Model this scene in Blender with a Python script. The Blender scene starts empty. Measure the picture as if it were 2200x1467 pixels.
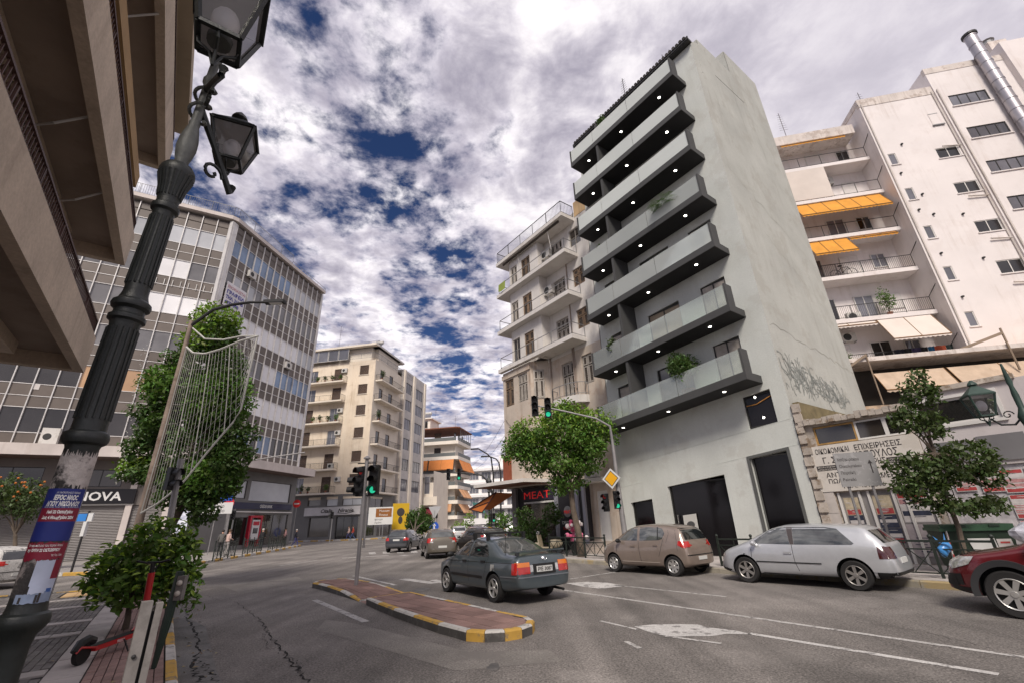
import bpy, bmesh, math, random
import numpy as np
from mathutils import Vector, Matrix
from mathutils.bvhtree import BVHTree
rnd = random.Random(7)
sc = bpy.context.scene
COL = sc.collection
R_ = math.radians

# ------------------------------------------------------------ camera
CAM_H, FPX, PITCH, ROLL = 1.75, 948.0, R_(22.1), R_(2.1)
_f = Vector((0, math.cos(PITCH), math.sin(PITCH)))
_u0 = Vector((0, -math.sin(PITCH), math.cos(PITCH)))
_r0 = Vector((1, 0, 0))
_r = _r0*math.cos(ROLL) - _u0*math.sin(ROLL)
_u = _r0*math.sin(ROLL) + _u0*math.cos(ROLL)
CAMP = Vector((0, 0, CAM_H))
cd = bpy.data.cameras.new('camera')
cd.sensor_width = 36.0
cd.lens = FPX/2200*36
cd.clip_start = 0.05
cd.clip_end = 3000
cam = bpy.data.objects.new('camera', cd)
COL.objects.link(cam)
M = Matrix((_r, _u, -_f)).transposed().to_4x4()
M.translation = CAMP
cam.matrix_world = M
sc.camera = cam

# ------------------------------------------------------------ sky and sun
SUN_EL, SUN_AZ = R_(47), R_(186)       # azimuth clockwise from +Y: behind the camera, slightly left
w = bpy.data.worlds.new('World')
sc.world = w
w.use_nodes = True
nt = w.node_tree
nt.nodes.clear()
def N(t, **k):
    n = nt.nodes.new(t)
    for a, b in k.items(): setattr(n, a, b)
    return n
def LK(a, b): nt.links.new(a, b)
def mth(op, a, b=None, clamp=False):
    n = N('ShaderNodeMath', operation=op, use_clamp=clamp)
    for i, v in enumerate((a, b)):
        if v is None: continue
        if isinstance(v, (int, float)): n.inputs[i].default_value = v
        else: LK(v, n.inputs[i])
    return n.outputs[0]
def mrange(v, a, b, c=0., d=1., smooth=True):
    n = N('ShaderNodeMapRange')
    if smooth: n.interpolation_type = 'SMOOTHSTEP'
    LK(v, n.inputs[0])
    for i, x in zip((1, 2, 3, 4), (a, b, c, d)): n.inputs[i].default_value = x
    return n.outputs[0]
out = N('ShaderNodeOutputWorld')
sky = N('ShaderNodeTexSky', sky_type='NISHITA', sun_disc=False)
sky.sun_elevation = SUN_EL
sky.sun_rotation = SUN_AZ
sky.altitude = 50
sky.air_density = 1.0
sky.dust_density = 0.3
sky.ozone_density = 3.0
bgs = N('ShaderNodeBackground')
bgs.inputs[1].default_value = 0.05
tint = N('ShaderNodeMix', data_type='RGBA', blend_type='MULTIPLY')
tint.inputs[0].default_value = 1
tint.inputs[7].default_value = (.36, .46, .70, 1)
LK(sky.outputs[0], tint.inputs[6])
LK(tint.outputs[2], bgs.inputs[0])
tc = N('ShaderNodeTexCoord')
sep = N('ShaderNodeSeparateXYZ')
LK(tc.outputs['Generated'], sep.inputs[0])
zz = mth('ADD', mth('MAXIMUM', sep.outputs[2], 0.0), 0.10)
px_ = mth('DIVIDE', sep.outputs[0], zz)
py_ = mth('DIVIDE', sep.outputs[1], zz)
cmb = N('ShaderNodeCombineXYZ')
LK(px_, cmb.inputs[0]); LK(py_, cmb.inputs[1])
def noise(scale, detail, rough, dist=0., off=(0, 0, 0), lac=2.0):
    mp = N('ShaderNodeMapping')
    mp.inputs['Location'].default_value = off
    LK(cmb.outputs[0], mp.inputs[0])
    n = N('ShaderNodeTexNoise')
    n.inputs['Scale'].default_value = scale
    n.inputs['Detail'].default_value = detail
    n.inputs['Roughness'].default_value = rough
    n.inputs['Distortion'].default_value = dist
    n.inputs['Lacunarity'].default_value = lac
    LK(mp.outputs[0], n.inputs['Vector'])
    return n.outputs[0]
nb = noise(4.5, 9, .60, .25, (3.1, 1.7, 0))
nm = noise(14., 8, .62, .2, (0.4, 5.2, 0))
nl = noise(1.1, 3, .5, 0, (7.3, 2.2, 0))
# coverage: thinner along one ragged lane of open sky, closed towards the right
lane = mth('ABSOLUTE', mth('ADD', px_, 0.23))
lane = mrange(lane, 0.0, 0.42, 0.145, 0.0)
left = mrange(px_, -1.2, 0.3, 0.035, -0.18)
dens = mth('ADD', mth('MULTIPLY', nb, 0.62), mth('MULTIPLY', nm, 0.38))
dens = mth('SUBTRACT', dens, lane)
dens = mth('SUBTRACT', dens, left)
dens = mth('ADD', dens, mth('MULTIPLY', mth('SUBTRACT', nl, 0.5), 0.16))
low = mrange(sep.outputs[2], 0.02, 0.30, 0.10, 0.0)
dens = mth('ADD', dens, low)
cover = mrange(dens, 0.385, 0.56)
body = mrange(dens, 0.44, 0.66)
shade = noise(5.2, 7, .58, .3, (3.3, 1.9, 0))
shade = mth('ADD', mth('MULTIPLY', shade, .6), mth('MULTIPLY', noise(1.7, 4, .5, 0, (1.2, 9.1, 0)), .4))
shade = mth('ADD', mth('MULTIPLY', shade, .72), mth('MULTIPLY', noise(9.5, 8, .6, .3, (0.9, 3.3, 0)), .28))
sh = mrange(shade, 0.37, 0.62)
smooth_r = mrange(px_, 0.05, 0.75, 0.0, 0.72)
sh = mth('ADD', mth('MULTIPLY', sh, mth('SUBTRACT', 1.0, smooth_r)), mth('MULTIPLY', smooth_r, 0.52))
cr = N('ShaderNodeValToRGB')
e = cr.color_ramp.elements
e[0].position = 0; e[0].color = (.285, .265, .335, 1)
e[1].position = 1; e[1].color = (.92, .875, .89, 1)
m_ = e.new(.5); m_.color = (.56, .525, .585, 1)
LK(sh, cr.inputs[0])
bgc = N('ShaderNodeBackground')
LK(cr.outputs[0], bgc.inputs[0])
LK(mrange(body, 0, 1, 0.90, 0.76), bgc.inputs[1])
mx = N('ShaderNodeMixShader')
LK(cover, mx.inputs[0]); LK(bgs.outputs[0], mx.inputs[1]); LK(bgc.outputs[0], mx.inputs[2])
LK(mx.outputs[0], out.inputs[0])

sd = bpy.data.lights.new('sun', 'SUN')
sd.energy = 2.4
sd.angle = R_(18)
sd.color = (1.0, .92, .82)
sun = bpy.data.objects.new('sun', sd)
COL.objects.link(sun)
sdir = Vector((math.sin(SUN_AZ)*math.cos(SUN_EL), math.cos(SUN_AZ)*math.cos(SUN_EL), math.sin(SUN_EL)))
sun.rotation_euler = sdir.to_track_quat('Z', 'Y').to_euler()
sun.location = sdir*200
sc.view_settings.view_transform = 'Standard'
sc.view_settings.look = 'None'
sc.view_settings.exposure = 0.7
sc.view_settings.gamma = 1.0
sc.view_settings.use_curve_mapping = False

# ------------------------------------------------------------ survey helpers (photo bearing -> place)
def ray(px, py):
    return (_r*((px-1100)/FPX) - _u*((py-733.5)/FPX) + _f)
def G(px, py, z=0.0):
    d = ray(px, py); t = (z-CAM_H)/d.z
    return CAMP + d*t
def AT(px, py, Y):
    d = ray(px, py); return CAMP + d*(Y/d.y)

class Frame:
    """upright facade plane: local x to the right, y into the building, z up"""
    def __init__(s, ox, oy, ex):
        s.o = Vector((ox, oy)); s.ex = Vector(ex).normalized(); s.ey = Vector((-s.ex.y, s.ex.x))
        s.ang = math.atan2(s.ex.y, s.ex.x)
    def hit(s, px, py, y=0.0):
        d = ray(px, py); d2 = Vector((d.x, d.y)); q = s.o + s.ey*y
        t = s.ey.dot(q)/s.ey.dot(d2)
        p = d2*t
        return (p-s.o).dot(s.ex), CAM_H + d.z*t
    def x(s, px, py, y=0.0): return s.hit(px, py, y)[0]
    def z(s, px, py, y=0.0): return s.hit(px, py, y)[1]
    def w(s, x, y, z=0.0):
        p = s.o + s.ex*x + s.ey*y
        return Vector((p.x, p.y, z))
    def loc(s, P):
        p = Vector((P[0], P[1])) - s.o
        return p.dot(s.ex), p.dot(s.ey)

# ------------------------------------------------------------ object helpers
def link(o, parent=None):
    COL.objects.link(o)
    if parent is not None: o.parent = parent
    return o
def T(name, label, cat, loc=(0, 0, 0), rz=0.0, group=None):
    o = bpy.data.objects.new(name, None)
    o.empty_display_size = .1
    COL.objects.link(o)
    o.location = loc; o.rotation_euler = (0, 0, rz)
    o['label'] = label; o['category'] = cat
    if group: o['group'] = group
    return o
def tag(o, label, cat, group=None):
    o['label'] = label; o['category'] = cat
    if group: o['group'] = group
    return o
def FT(fr, name, label, cat, group=None, x=0, y=0, z=0):
    return T(name, label, cat, fr.w(x, y, z), fr.ang, group)
def inst(name, mesh, parent, loc=(0, 0, 0), rz=0.0, rx=0.0, ry=0.0, scale=None):
    o = bpy.data.objects.new(name, mesh)
    COL.objects.link(o)
    o.parent = parent
    o.location = loc
    o.rotation_euler = (rx, ry, rz)
    if scale: o.scale = scale
    return o
def copy_tree(o, parent=None):
    c = o.copy(); COL.objects.link(c)
    if parent is not None: c.parent = parent
    for ch in list(o.children): copy_tree(ch, c)
    return c

class MB:
    def __init__(s): s.v = []; s.f = []; s.m = []
    def add(s, vs, fs, m=0):
        b = len(s.v); s.v += [tuple(p) for p in vs]
        s.f += [tuple(b+i for i in q) for q in fs]; s.m += [m]*len(fs)
    def poly(s, pts, m=0): s.add(pts, [tuple(range(len(pts)))], m)
    def box(s, x0, x1, y0, y1, z0, z1, m=0):
        if x0 > x1: x0, x1 = x1, x0
        if y0 > y1: y0, y1 = y1, y0
        if z0 > z1: z0, z1 = z1, z0
        s.add([(x0,y0,z0),(x1,y0,z0),(x1,y1,z0),(x0,y1,z0),(x0,y0,z1),(x1,y0,z1),(x1,y1,z1),(x0,y1,z1)],
              [(0,3,2,1),(4,5,6,7),(0,1,5,4),(1,2,6,5),(2,3,7,6),(3,0,4,7)], m)
    def beam(s, a, b, w, h, m=0, up=(0, 0, 1)):
        a = Vector(a); b = Vector(b); d = (b-a).normalized(); up = Vector(up)
        if abs(d.dot(up)) > .99: up = Vector((1, 0, 0))
        r = d.cross(up).normalized()*w/2; u = r.cross(d).normalized()*h/2
        p = [a-r-u, a+r-u, a+r+u, a-r+u, b-r-u, b+r-u, b+r+u, b-r+u]
        s.add(p, [(0,1,2,3),(4,7,6,5),(0,4,5,1),(1,5,6,2),(2,6,7,3),(3,7,4,0)], m)
    def prism(s, pts, z0, z1, m=0, mtop=None):
        n = len(pts)
        s.add([(p[0],p[1],z0) for p in pts]+[(p[0],p[1],z1) for p in pts],
              [(i,(i+1)%n,n+(i+1)%n,n+i) for i in range(n)]+[tuple(range(n-1,-1,-1))], m)
        s.poly([(p[0],p[1],z1) for p in pts], m if mtop is None else mtop)
    def tube(s, path, r, n=6, m=0, cap=True):
        path = [Vector(p) for p in path]; k = len(path)
        rs = r if isinstance(r, (list, tuple)) else [r]*k
        vs = []
        for i, p in enumerate(path):
            d = (path[min(i+1,k-1)]-path[max(i-1,0)]).normalized()
            up = Vector((0,0,1)) if abs(d.z) < .95 else Vector((1,0,0))
            a = d.cross(up).normalized(); b = a.cross(d)
            for j in range(n):
                t = 2*math.pi*j/n
                vs.append(p + a*(math.cos(t)*rs[i]) + b*(math.sin(t)*rs[i]))
        fs = [(i*n+j, i*n+(j+1)%n, (i+1)*n+(j+1)%n, (i+1)*n+j) for i in range(k-1) for j in range(n)]
        if cap: fs += [tuple(range(n-1,-1,-1)), tuple((k-1)*n+j for j in range(n))]
        s.add(vs, fs, m)
    def lathe(s, prof, n=20, c=(0,0,0), m=0, ax='z', cap=True):
        vs = []
        for r, z in prof:
            for j in range(n):
                t = 2*math.pi*j/n; a, b = r*math.cos(t), r*math.sin(t)
                q = (a,b,z) if ax == 'z' else ((a,z,b) if ax == 'y' else (z,a,b))
                vs.append((q[0]+c[0], q[1]+c[1], q[2]+c[2]))
        k = len(prof)
        fs = [(i*n+j, i*n+(j+1)%n, (i+1)*n+(j+1)%n, (i+1)*n+j) for i in range(k-1) for j in range(n)]
        if cap: fs += [tuple(range(n-1,-1,-1)), tuple((k-1)*n+j for j in range(n))]
        s.add(vs, fs, m)
    def ball(s, c, r, n=10, k=7, m=0, sz=(1,1,1)):
        vs = []
        for i in range(k+1):
            a = math.pi*i/k
            for j in range(n):
                t = 2*math.pi*j/n
                vs.append((c[0]+r*sz[0]*math.sin(a)*math.cos(t), c[1]+r*sz[1]*math.sin(a)*math.sin(t), c[2]+r*sz[2]*math.cos(a)))
        s.add(vs, [(i*n+j, (i+1)*n+j, (i+1)*n+(j+1)%n, i*n+(j+1)%n) for i in range(k) for j in range(n)], m)
    def xf(s, fn): s.v = [tuple(fn(*p)) for p in s.v]; return s
    def mesh(s, name, mats, smooth=False, ang=40):
        me = bpy.data.meshes.new(name)
        me.from_pydata(s.v, [], s.f)
        if not isinstance(mats, (list, tuple)): mats = [mats]
        for q in mats: me.materials.append(q)
        if len(mats) > 1: me.polygons.foreach_set('material_index', s.m)
        if smooth:
            me.polygons.foreach_set('use_smooth', [True]*len(me.polygons))
            me.set_sharp_from_angle(angle=R_(ang))
        me.update()
        return me
    def build(s, name, mats, parent=None, smooth=False, loc=(0,0,0), rz=0, ang=40):
        o = bpy.data.objects.new(name, s.mesh(name, mats, smooth, ang))
        link(o, parent); o.location = loc; o.rotation_euler = (0, 0, rz)
        return o
def struct(name, mb, mats, **k):
    o = mb.build(name, mats, **k); o['kind'] = 'structure'; return o

# ------------------------------------------------------------ materials
MATS = {}
def mat(key, col, rough=.75, nv=.15, ns=.6, bump=0., bs=30., metal=0., spec=.4, streak=0., stain=(.12,.10,.085), coat=0.,
        rv=0., fine=0., fs=90., trans=0., emit=0., island=0., patch=0., pcol=(.1,.1,.1), ps=1.2):
    if key in MATS: return MATS[key]
    m = bpy.data.materials.new(key); m.use_nodes = True; MATS[key] = m
    t = m.node_tree; L = t.links.new; nn = t.nodes.new
    b = t.nodes['Principled BSDF']
    b.inputs['Roughness'].default_value = rough; b.inputs['Metallic'].default_value = metal
    b.inputs['Specular IOR Level'].default_value = spec
    if coat: b.inputs['Coat Weight'].default_value = coat; b.inputs['Coat Roughness'].default_value = .04
    if trans: b.inputs['Transmission Weight'].default_value = trans
    geo = nn('ShaderNodeNewGeometry'); P = geo.outputs['Position']
    def tex(scale, det=5, rg=.6, vec=None):
        n = nn('ShaderNodeTexNoise'); n.inputs['Scale'].default_value = scale; n.inputs['Detail'].default_value = det
        n.inputs['Roughness'].default_value = rg; L(vec or P, n.inputs['Vector']); return n.outputs[0]
    def mr(v, a, b_, c, d):
        n = nn('ShaderNodeMapRange'); L(v, n.inputs[0])
        for i, x in zip((1,2,3,4), (a,b_,c,d)): n.inputs[i].default_value = x
        return n.outputs[0]
    def mul(a, c):
        n = nn('ShaderNodeMath'); n.operation = 'MULTIPLY'; L(a, n.inputs[0])
        if isinstance(c, float): n.inputs[1].default_value = c
        else: L(c, n.inputs[1])
        return n.outputs[0]
    val = mr(tex(ns), .3, .7, 1-nv, 1+nv)
    if fine: val = mul(val, mr(tex(fs, 3), .3, .7, 1-fine, 1+fine))
    if rv:
        oi = nn('ShaderNodeObjectInfo'); val = mul(val, mr(oi.outputs['Random'], 0, 1, 1-rv, 1+rv))
    if island: val = mul(val, mr(geo.outputs['Random Per Island'], 0, 1, 1-island, 1+island))
    hs = nn('ShaderNodeHueSaturation'); hs.inputs['Color'].default_value = (*col, 1); L(val, hs.inputs['Value'])
    if island:
        L(mr(geo.outputs['Random Per Island'], 0, 1, .47, .53), hs.inputs['Hue'])
    c = hs.outputs[0]
    def mixc(fac, c1, c2):
        n = nn('ShaderNodeMix'); n.data_type = 'RGBA'; L(fac, n.inputs[0]); L(c1, n.inputs[6]); n.inputs[7].default_value = (*c2, 1); return n.outputs[2]
    if streak:
        mp = nn('ShaderNodeMapping'); mp.inputs['Scale'].default_value = (2.2, 2.2, .13); L(P, mp.inputs[0])
        f = mul(mr(tex(1.6, 6, .65, mp.outputs[0]), .50, .72, 0, 1), mr(tex(.5, 4), .40, .62, 0, streak))
        c = mixc(f, c, stain)
    if patch: c = mixc(mr(tex(ps, 8, .68), .53, .60, 0, patch), c, pcol)
    L(c, b.inputs['Base Color'])
    if emit: L(c, b.inputs['Emission Color']); b.inputs['Emission Strength'].default_value = emit
    if bump:
        bp = nn('ShaderNodeBump'); bp.inputs['Strength'].default_value = bump; bp.inputs['Distance'].default_value = .02
        L(tex(bs, 6), bp.inputs['Height']); L(bp.outputs[0], b.inputs['Normal'])
    return m
def glassy(key, col, rough=.06, spec=.9, nv=.35, rv=.35):
    return mat(key, col, rough=rough, spec=spec, nv=nv, ns=.35, rv=rv)
def clear_glass(key, tintc=(.75,.85,.8), fac=.22, milk=(.55,.6,.55), mf=.05):
    m = bpy.data.materials.new(key); m.use_nodes = True
    t = m.node_tree; t.nodes.clear(); L = t.links.new
    o = t.nodes.new('ShaderNodeOutputMaterial'); a = t.nodes.new('ShaderNodeBsdfTransparent'); a.inputs[0].default_value = (*tintc, 1)
    g = t.nodes.new('ShaderNodeBsdfGlossy'); g.inputs['Roughness'].default_value = .04
    fr = t.nodes.new('ShaderNodeFresnel'); fr.inputs[0].default_value = 1.5
    ad = t.nodes.new('ShaderNodeMath'); ad.operation = 'ADD'; ad.inputs[1].default_value = fac; ad.use_clamp = True; L(fr.outputs[0], ad.inputs[0])
    df = t.nodes.new('ShaderNodeBsdfDiffuse'); df.inputs[0].default_value = (*milk, 1)
    y = t.nodes.new('ShaderNodeMixShader'); y.inputs[0].default_value = mf; L(a.outputs[0], y.inputs[1]); L(df.outputs[0], y.inputs[2])
    x = t.nodes.new('ShaderNodeMixShader'); L(ad.outputs[0], x.inputs[0]); L(y.outputs[0], x.inputs[1]); L(g.outputs[0], x.inputs[2]); L(x.outputs[0], o.inputs[0])
    return m

FONT = None
def text_mesh(txt, h, mat_, ext=.004, bold=0.0, shear=0.0, align='LEFT', sx=1.0):
    cu = bpy.data.curves.new('lettering', 'FONT'); cu.body = txt; cu.size = h/.7; cu.extrude = ext; cu.offset = bold; cu.shear = shear
    cu.align_x = align; cu.resolution_u = 2
    o = bpy.data.objects.new('lettering', cu); COL.objects.link(o)
    dg = bpy.context.evaluated_depsgraph_get()
    me = bpy.data.meshes.new_from_object(o.evaluated_get(dg))
    bpy.data.objects.remove(o); bpy.data.curves.remove(cu)
    me.name = 'lettering'; me.materials.clear(); me.materials.append(mat_)
    if sx != 1.0: me.transform(Matrix.Diagonal((sx, 1, 1, 1)))
    return me
def lettering(parent, txt, x, y, z, h, mat_, width=None, **k):
    """upright lettering facing local -y, baseline at z, starting at x"""
    me = text_mesh(txt, h, mat_, **k)
    if width:
        xs = [v.co.x for v in me.vertices]; wd = max(xs)-min(xs); me.transform(Matrix.Diagonal((width/wd, 1, 1, 1)))
    return inst('lettering', me, parent, (x, y, z), rx=math.pi/2)

def wall(mb, x0, x1, z0, z1, holes, depth=.22, y=0.0, m=0, mr=None, th=None):
    """wall sheet facing -y with real recessed openings"""
    mr = m if mr is None else mr
    hs = [(max(a,x0),min(b,x1),max(c,z0),min(d,z1)) for a,b,c,d in holes if b > x0 and a < x1 and d > z0 and c < z1]
    xs = sorted({x0,x1,*[h[0] for h in hs],*[h[1] for h in hs]}); zs = sorted({z0,z1,*[h[2] for h in hs],*[h[3] for h in hs]})
    for i in range(len(xs)-1):
        for j in range(len(zs)-1):
            cx, cz = (xs[i]+xs[i+1])/2, (zs[j]+zs[j+1])/2
            if any(h[0] < cx < h[1] and h[2] < cz < h[3] for h in hs): continue
            mb.poly([(xs[i],y,zs[j]),(xs[i+1],y,zs[j]),(xs[i+1],y,zs[j+1]),(xs[i],y,zs[j+1])], m)
    for a,b,c,d in hs:
        e = y+depth
        mb.poly([(a,y,c),(a,y,d),(a,e,d),(a,e,c)], mr); mb.poly([(b,y,d),(b,y,c),(b,e,c),(b,e,d)], mr)
        mb.poly([(a,y,d),(b,y,d),(b,e,d),(a,e,d)], mr); mb.poly([(a,y,c),(a,e,c),(b,e,c),(b,y,c)], mr)

WCACHE = {}
def window(parent, x0, x1, z0, z1, y, kind='plain', fm=None, gm=None, n=2, name='window', bars=0, sill=None):
    """window frame (part) with pane or shutter (sub-part) set in an opening; local origin lower left"""
    w_, h_ = round(x1-x0, 2), round(z1-z0, 2)
    key = (w_, h_, kind, fm.name, gm.name, n, bars, sill.name if sill else None)
    if key not in WCACHE:
        f = MB(); t = .055
        f.box(0,t,-.03,.04,0,h_); f.box(w_-t,w_,-.03,.04,0,h_); f.box(t,w_-t,-.03,.04,0,t); f.box(t,w_-t,-.03,.04,h_-t,h_)
        for i in range(1, n): f.box(w_*i/n-.025,w_*i/n+.025,-.025,.035,t,h_-t)
        for i in range(1, bars+1): f.box(t,w_-t,-.02,.03,h_*i/(bars+1)-.02,h_*i/(bars+1)+.02)
        g = MB()
        if kind == 'plain': g.box(t*.8,w_-t*.8,.0,.012,t*.8,h_-t*.8)
        elif kind == 'roller':                        # slatted roller shutter, slats stand proud
            ns = max(4, int(h_/.11))
            for i in range(ns):
                a = t+(h_-2*t)*i/ns; b = t+(h_-2*t)*(i+1)/ns
                g.add([(t,-.01,a),(w_-t,-.01,a),(w_-t,-.025,(a+b)/2),(t,-.025,(a+b)/2),(w_-t,-.005,b),(t,-.005,b)], [(0,1,2,3),(3,2,4,5)])
        elif kind == 'louver':                        # louvred wooden leaves
            for i in range(n):
                a = w_*i/n+.04; b = w_*(i+1)/n-.04
                for (c, d) in ((.07, h_*.62), (h_*.66, h_-.07)):
                    f.box(a,a+.07,-.05,-.0,c,d); f.box(b-.07,b,-.05,0,c,d); f.box(a+.07,b-.07,-.05,0,d-.07,d); f.box(a+.07,b-.07,-.05,0,c,c+.07)
                    k = max(3, int((d-c)/.12))
                    for q in range(k):
                        zz_ = c+.07+(d-c-.14)*q/k; zt = zz_+(d-c-.14)/k
                        g.poly([(a+.07,-.03,zz_),(b-.07,-.03,zz_),(b-.07,.0,zt),(a+.07,.0,zt)])
        if kind == 'plain' and sill: pass
        WCACHE[key] = (f.mesh(name, fm), g.mesh('pane' if kind == 'plain' else 'shutter', gm))
    fm_, gm_ = WCACHE[key]
    o = inst(name, fm_, parent, (x0, y, z0))
    inst('pane' if kind == 'plain' else 'shutter', gm_, o)
    return o

def railing(mb, pts, z0, h, step=.14, r=.012, mid=False, post=1.6, m=0):
    """bar railing along a polyline (local x,y)"""
    for i in range(len(pts)-1):
        a = Vector((*pts[i], 0)); b = Vector((*pts[i+1], 0)); L_ = (b-a).length; d = (b-a)/L_
        mb.beam(a+Vector((0,0,z0+h)), b+Vector((0,0,z0+h)), .04, .035, m)
        mb.beam(a+Vector((0,0,z0+.09)), b+Vector((0,0,z0+.09)), .025, .025, m)
        if mid: mb.beam(a+Vector((0,0,z0+h*.8)), b+Vector((0,0,z0+h*.8)), .02, .02, m)
        if step:
            k = max(1, int(L_/step))
            for j in range(1, k):
                p = a+d*(L_*j/k); mb.beam(p+Vector((0,0,z0+.09)), p+Vector((0,0,z0+h)), r, r, m)
        k = max(1, round(L_/post))
        for j in range(k+1):
            p = a+d*(L_*j/k); mb.beam(p+Vector((0,0,z0)), p+Vector((0,0,z0+h)), .03, .03, m)
# ------------------------------------------------------------ frames
K0 = Vector((9.26, 11.73))
A_ = R_(36.5)
_s = Vector((-math.sin(A_), math.cos(A_))); _n = Vector((math.cos(A_), math.sin(A_)))
RS = Frame(*(K0+_n*4.0), -_s)                 # right-hand street front
LB = Frame(0, 0, _s)                          # left pavement: x along the street, y towards the left
OFC = AT(690, 640, 53.5)                      # office block, far right corner
_o = R_(9); OD = Vector((math.sin(_o), math.cos(_o)))
OR = Frame(OFC.x-OD.x*15.9, OFC.y-OD.y*15.9, OD)      # right office front, x from corner to far end
_o2 = R_(60); OLD = Vector((math.sin(_o2), math.cos(_o2)))
OL = Frame(OR.o.x, OR.o.y, OLD)               # left office front, x negative to the left
_c = R_(79)
CB = Frame(-23.75, 72, (math.sin(_c), -math.cos(_c)))   # cream block left front (corner at x=0)
CR = Frame(-23.75, 72, (math.cos(_c), math.sin(_c)))    # cream block right front
_w = R_(78.7)
WA = Frame(30*math.cos(_w), 30*math.sin(_w), (math.sin(_w), -math.cos(_w)))

# ------------------------------------------------------------ materials
asphalt = mat('asphalt', (.150,.136,.126), .86, nv=.22, ns=.3, bump=.7, bs=42, fine=.55, fs=34, patch=.55, pcol=(.20,.183,.17), ps=.45)
def wear(m):
    t = m.node_tree; L = t.links.new; nn = t.nodes.new; b = t.nodes['Principled BSDF']; src = b.inputs['Base Color'].links[0].from_socket
    g = nn('ShaderNodeNewGeometry'); mp = nn('ShaderNodeMapping'); mp.vector_type = 'POINT'; mp.inputs['Rotation'].default_value = (0,0,R_(-36.5)); mp.inputs['Scale'].default_value = (1.6,.10,1)
    L(g.outputs['Position'], mp.inputs[0]); n = nn('ShaderNodeTexNoise'); n.inputs['Scale'].default_value = .9; n.inputs['Detail'].default_value = 6; L(mp.outputs[0], n.inputs['Vector'])
    v = nn('ShaderNodeTexVoronoi'); v.inputs['Scale'].default_value = 60; L(g.outputs['Position'], v.inputs['Vector'])
    def mr(o, a, b_, c, d):
        q = nn('ShaderNodeMapRange'); L(o, q.inputs[0])
        for i, x in zip((1,2,3,4), (a,b_,c,d)): q.inputs[i].default_value = x
        return q.outputs[0]
    n2 = nn('ShaderNodeTexNoise'); n2.inputs['Scale'].default_value = .22; n2.inputs['Detail'].default_value = 7; n2.inputs['Roughness'].default_value = .62; L(g.outputs['Position'], n2.inputs['Vector'])
    a = mr(n.outputs[0], .35, .65, .80, 1.2); c = mr(v.outputs['Color'], 0, 1, .68, 1.38); d = mr(n2.outputs[0], .38, .62, .80, 1.2)
    m1 = nn('ShaderNodeMath'); m1.operation = 'MULTIPLY'; L(a, m1.inputs[0]); L(c, m1.inputs[1]); m2 = nn('ShaderNodeMath'); m2.operation = 'MULTIPLY'; L(m1.outputs[0], m2.inputs[0]); L(d, m2.inputs[1])
    h = nn('ShaderNodeHueSaturation'); L(src, h.inputs['Color']); L(m2.outputs[0], h.inputs['Value']); L(h.outputs[0], b.inputs['Base Color'])
wear(asphalt)
asphalt_edge = mat('asphalt_edge', (.15,.145,.14), .9, nv=.3, ns=.8, bump=.4, bs=60, fine=.3, fs=60, patch=.5, pcol=(.075,.07,.068), ps=1.4)
paint_white = mat('worn_white_paint', (.40,.385,.37), .8, nv=.2, ns=2, bump=.4, bs=50, fine=.3, fs=34, patch=1.0, pcol=(.15,.14,.135), ps=5)
paint_thick = mat('white_paint', (.45,.435,.42), .8, nv=.2, ns=2, bump=.4, bs=50, fine=.3, fs=34, patch=1.0, pcol=(.17,.16,.155), ps=4)
crack_m = mat('crack_tar', (.012,.011,.011), .95, nv=.3)
tile_red = mat('red_paver', (.25,.16,.14), .85, nv=.25, ns=1.2, bump=.25, bs=80, rv=.16, fine=.15)
tile_grey = mat('grey_paver', (.155,.142,.135), .88, nv=.22, ns=1.0, bump=.3, bs=80, rv=.18, fine=.15, island=.18)
joint_m = mat('paver_joint', (.035,.032,.03), .95)
slab_pale = mat('pale_slab', (.40,.365,.345), .8, nv=.16, ns=1.1, bump=.15, bs=50, rv=.1, patch=.4, pcol=(.22,.2,.19), ps=1.5)
pavement_m = mat('pavement_concrete', (.27,.25,.235), .85, nv=.2, ns=.8, bump=.2, bs=40, patch=.5, pcol=(.16,.15,.14), ps=1.0)
kerb_y = mat('kerb_yellow', (.47,.28,.055), .75, nv=.15, ns=3, patch=.8, pcol=(.16,.14,.12), ps=4.5, bump=.2)
kerb_w = mat('kerb_white', (.47,.45,.42), .75, nv=.12, ns=3, patch=.8, pcol=(.2,.19,.18), ps=4.5, bump=.2)
kerb_g = mat('kerb_stone', (.075,.07,.066), .85, nv=.25, ns=2, bump=.3, patch=.4, pcol=(.17,.16,.15), ps=3)
kerb_p = mat('kerb_plain', (.27,.245,.2), .85, nv=.25, ns=2, bump=.3, patch=.7, pcol=(.33,.24,.1), ps=1.2)
tactile_m = mat('tactile_tile', (.48,.32,.16), .8, nv=.15)

# ------------------------------------------------------------ ground and road
g = MB(); g.poly([(-900,-300,-.03),(900,-300,-.03),(900,1500,-.03),(-900,1500,-.03)])
struct('ground', g, mat('ground_far', (.12,.115,.11), .9, nv=.2, ns=.05))
g = MB(); g.poly([(-70,-14,0),(32,-14,0),(32,130,0),(-70,130,0)])
struct('road', g, asphalt)

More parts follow.
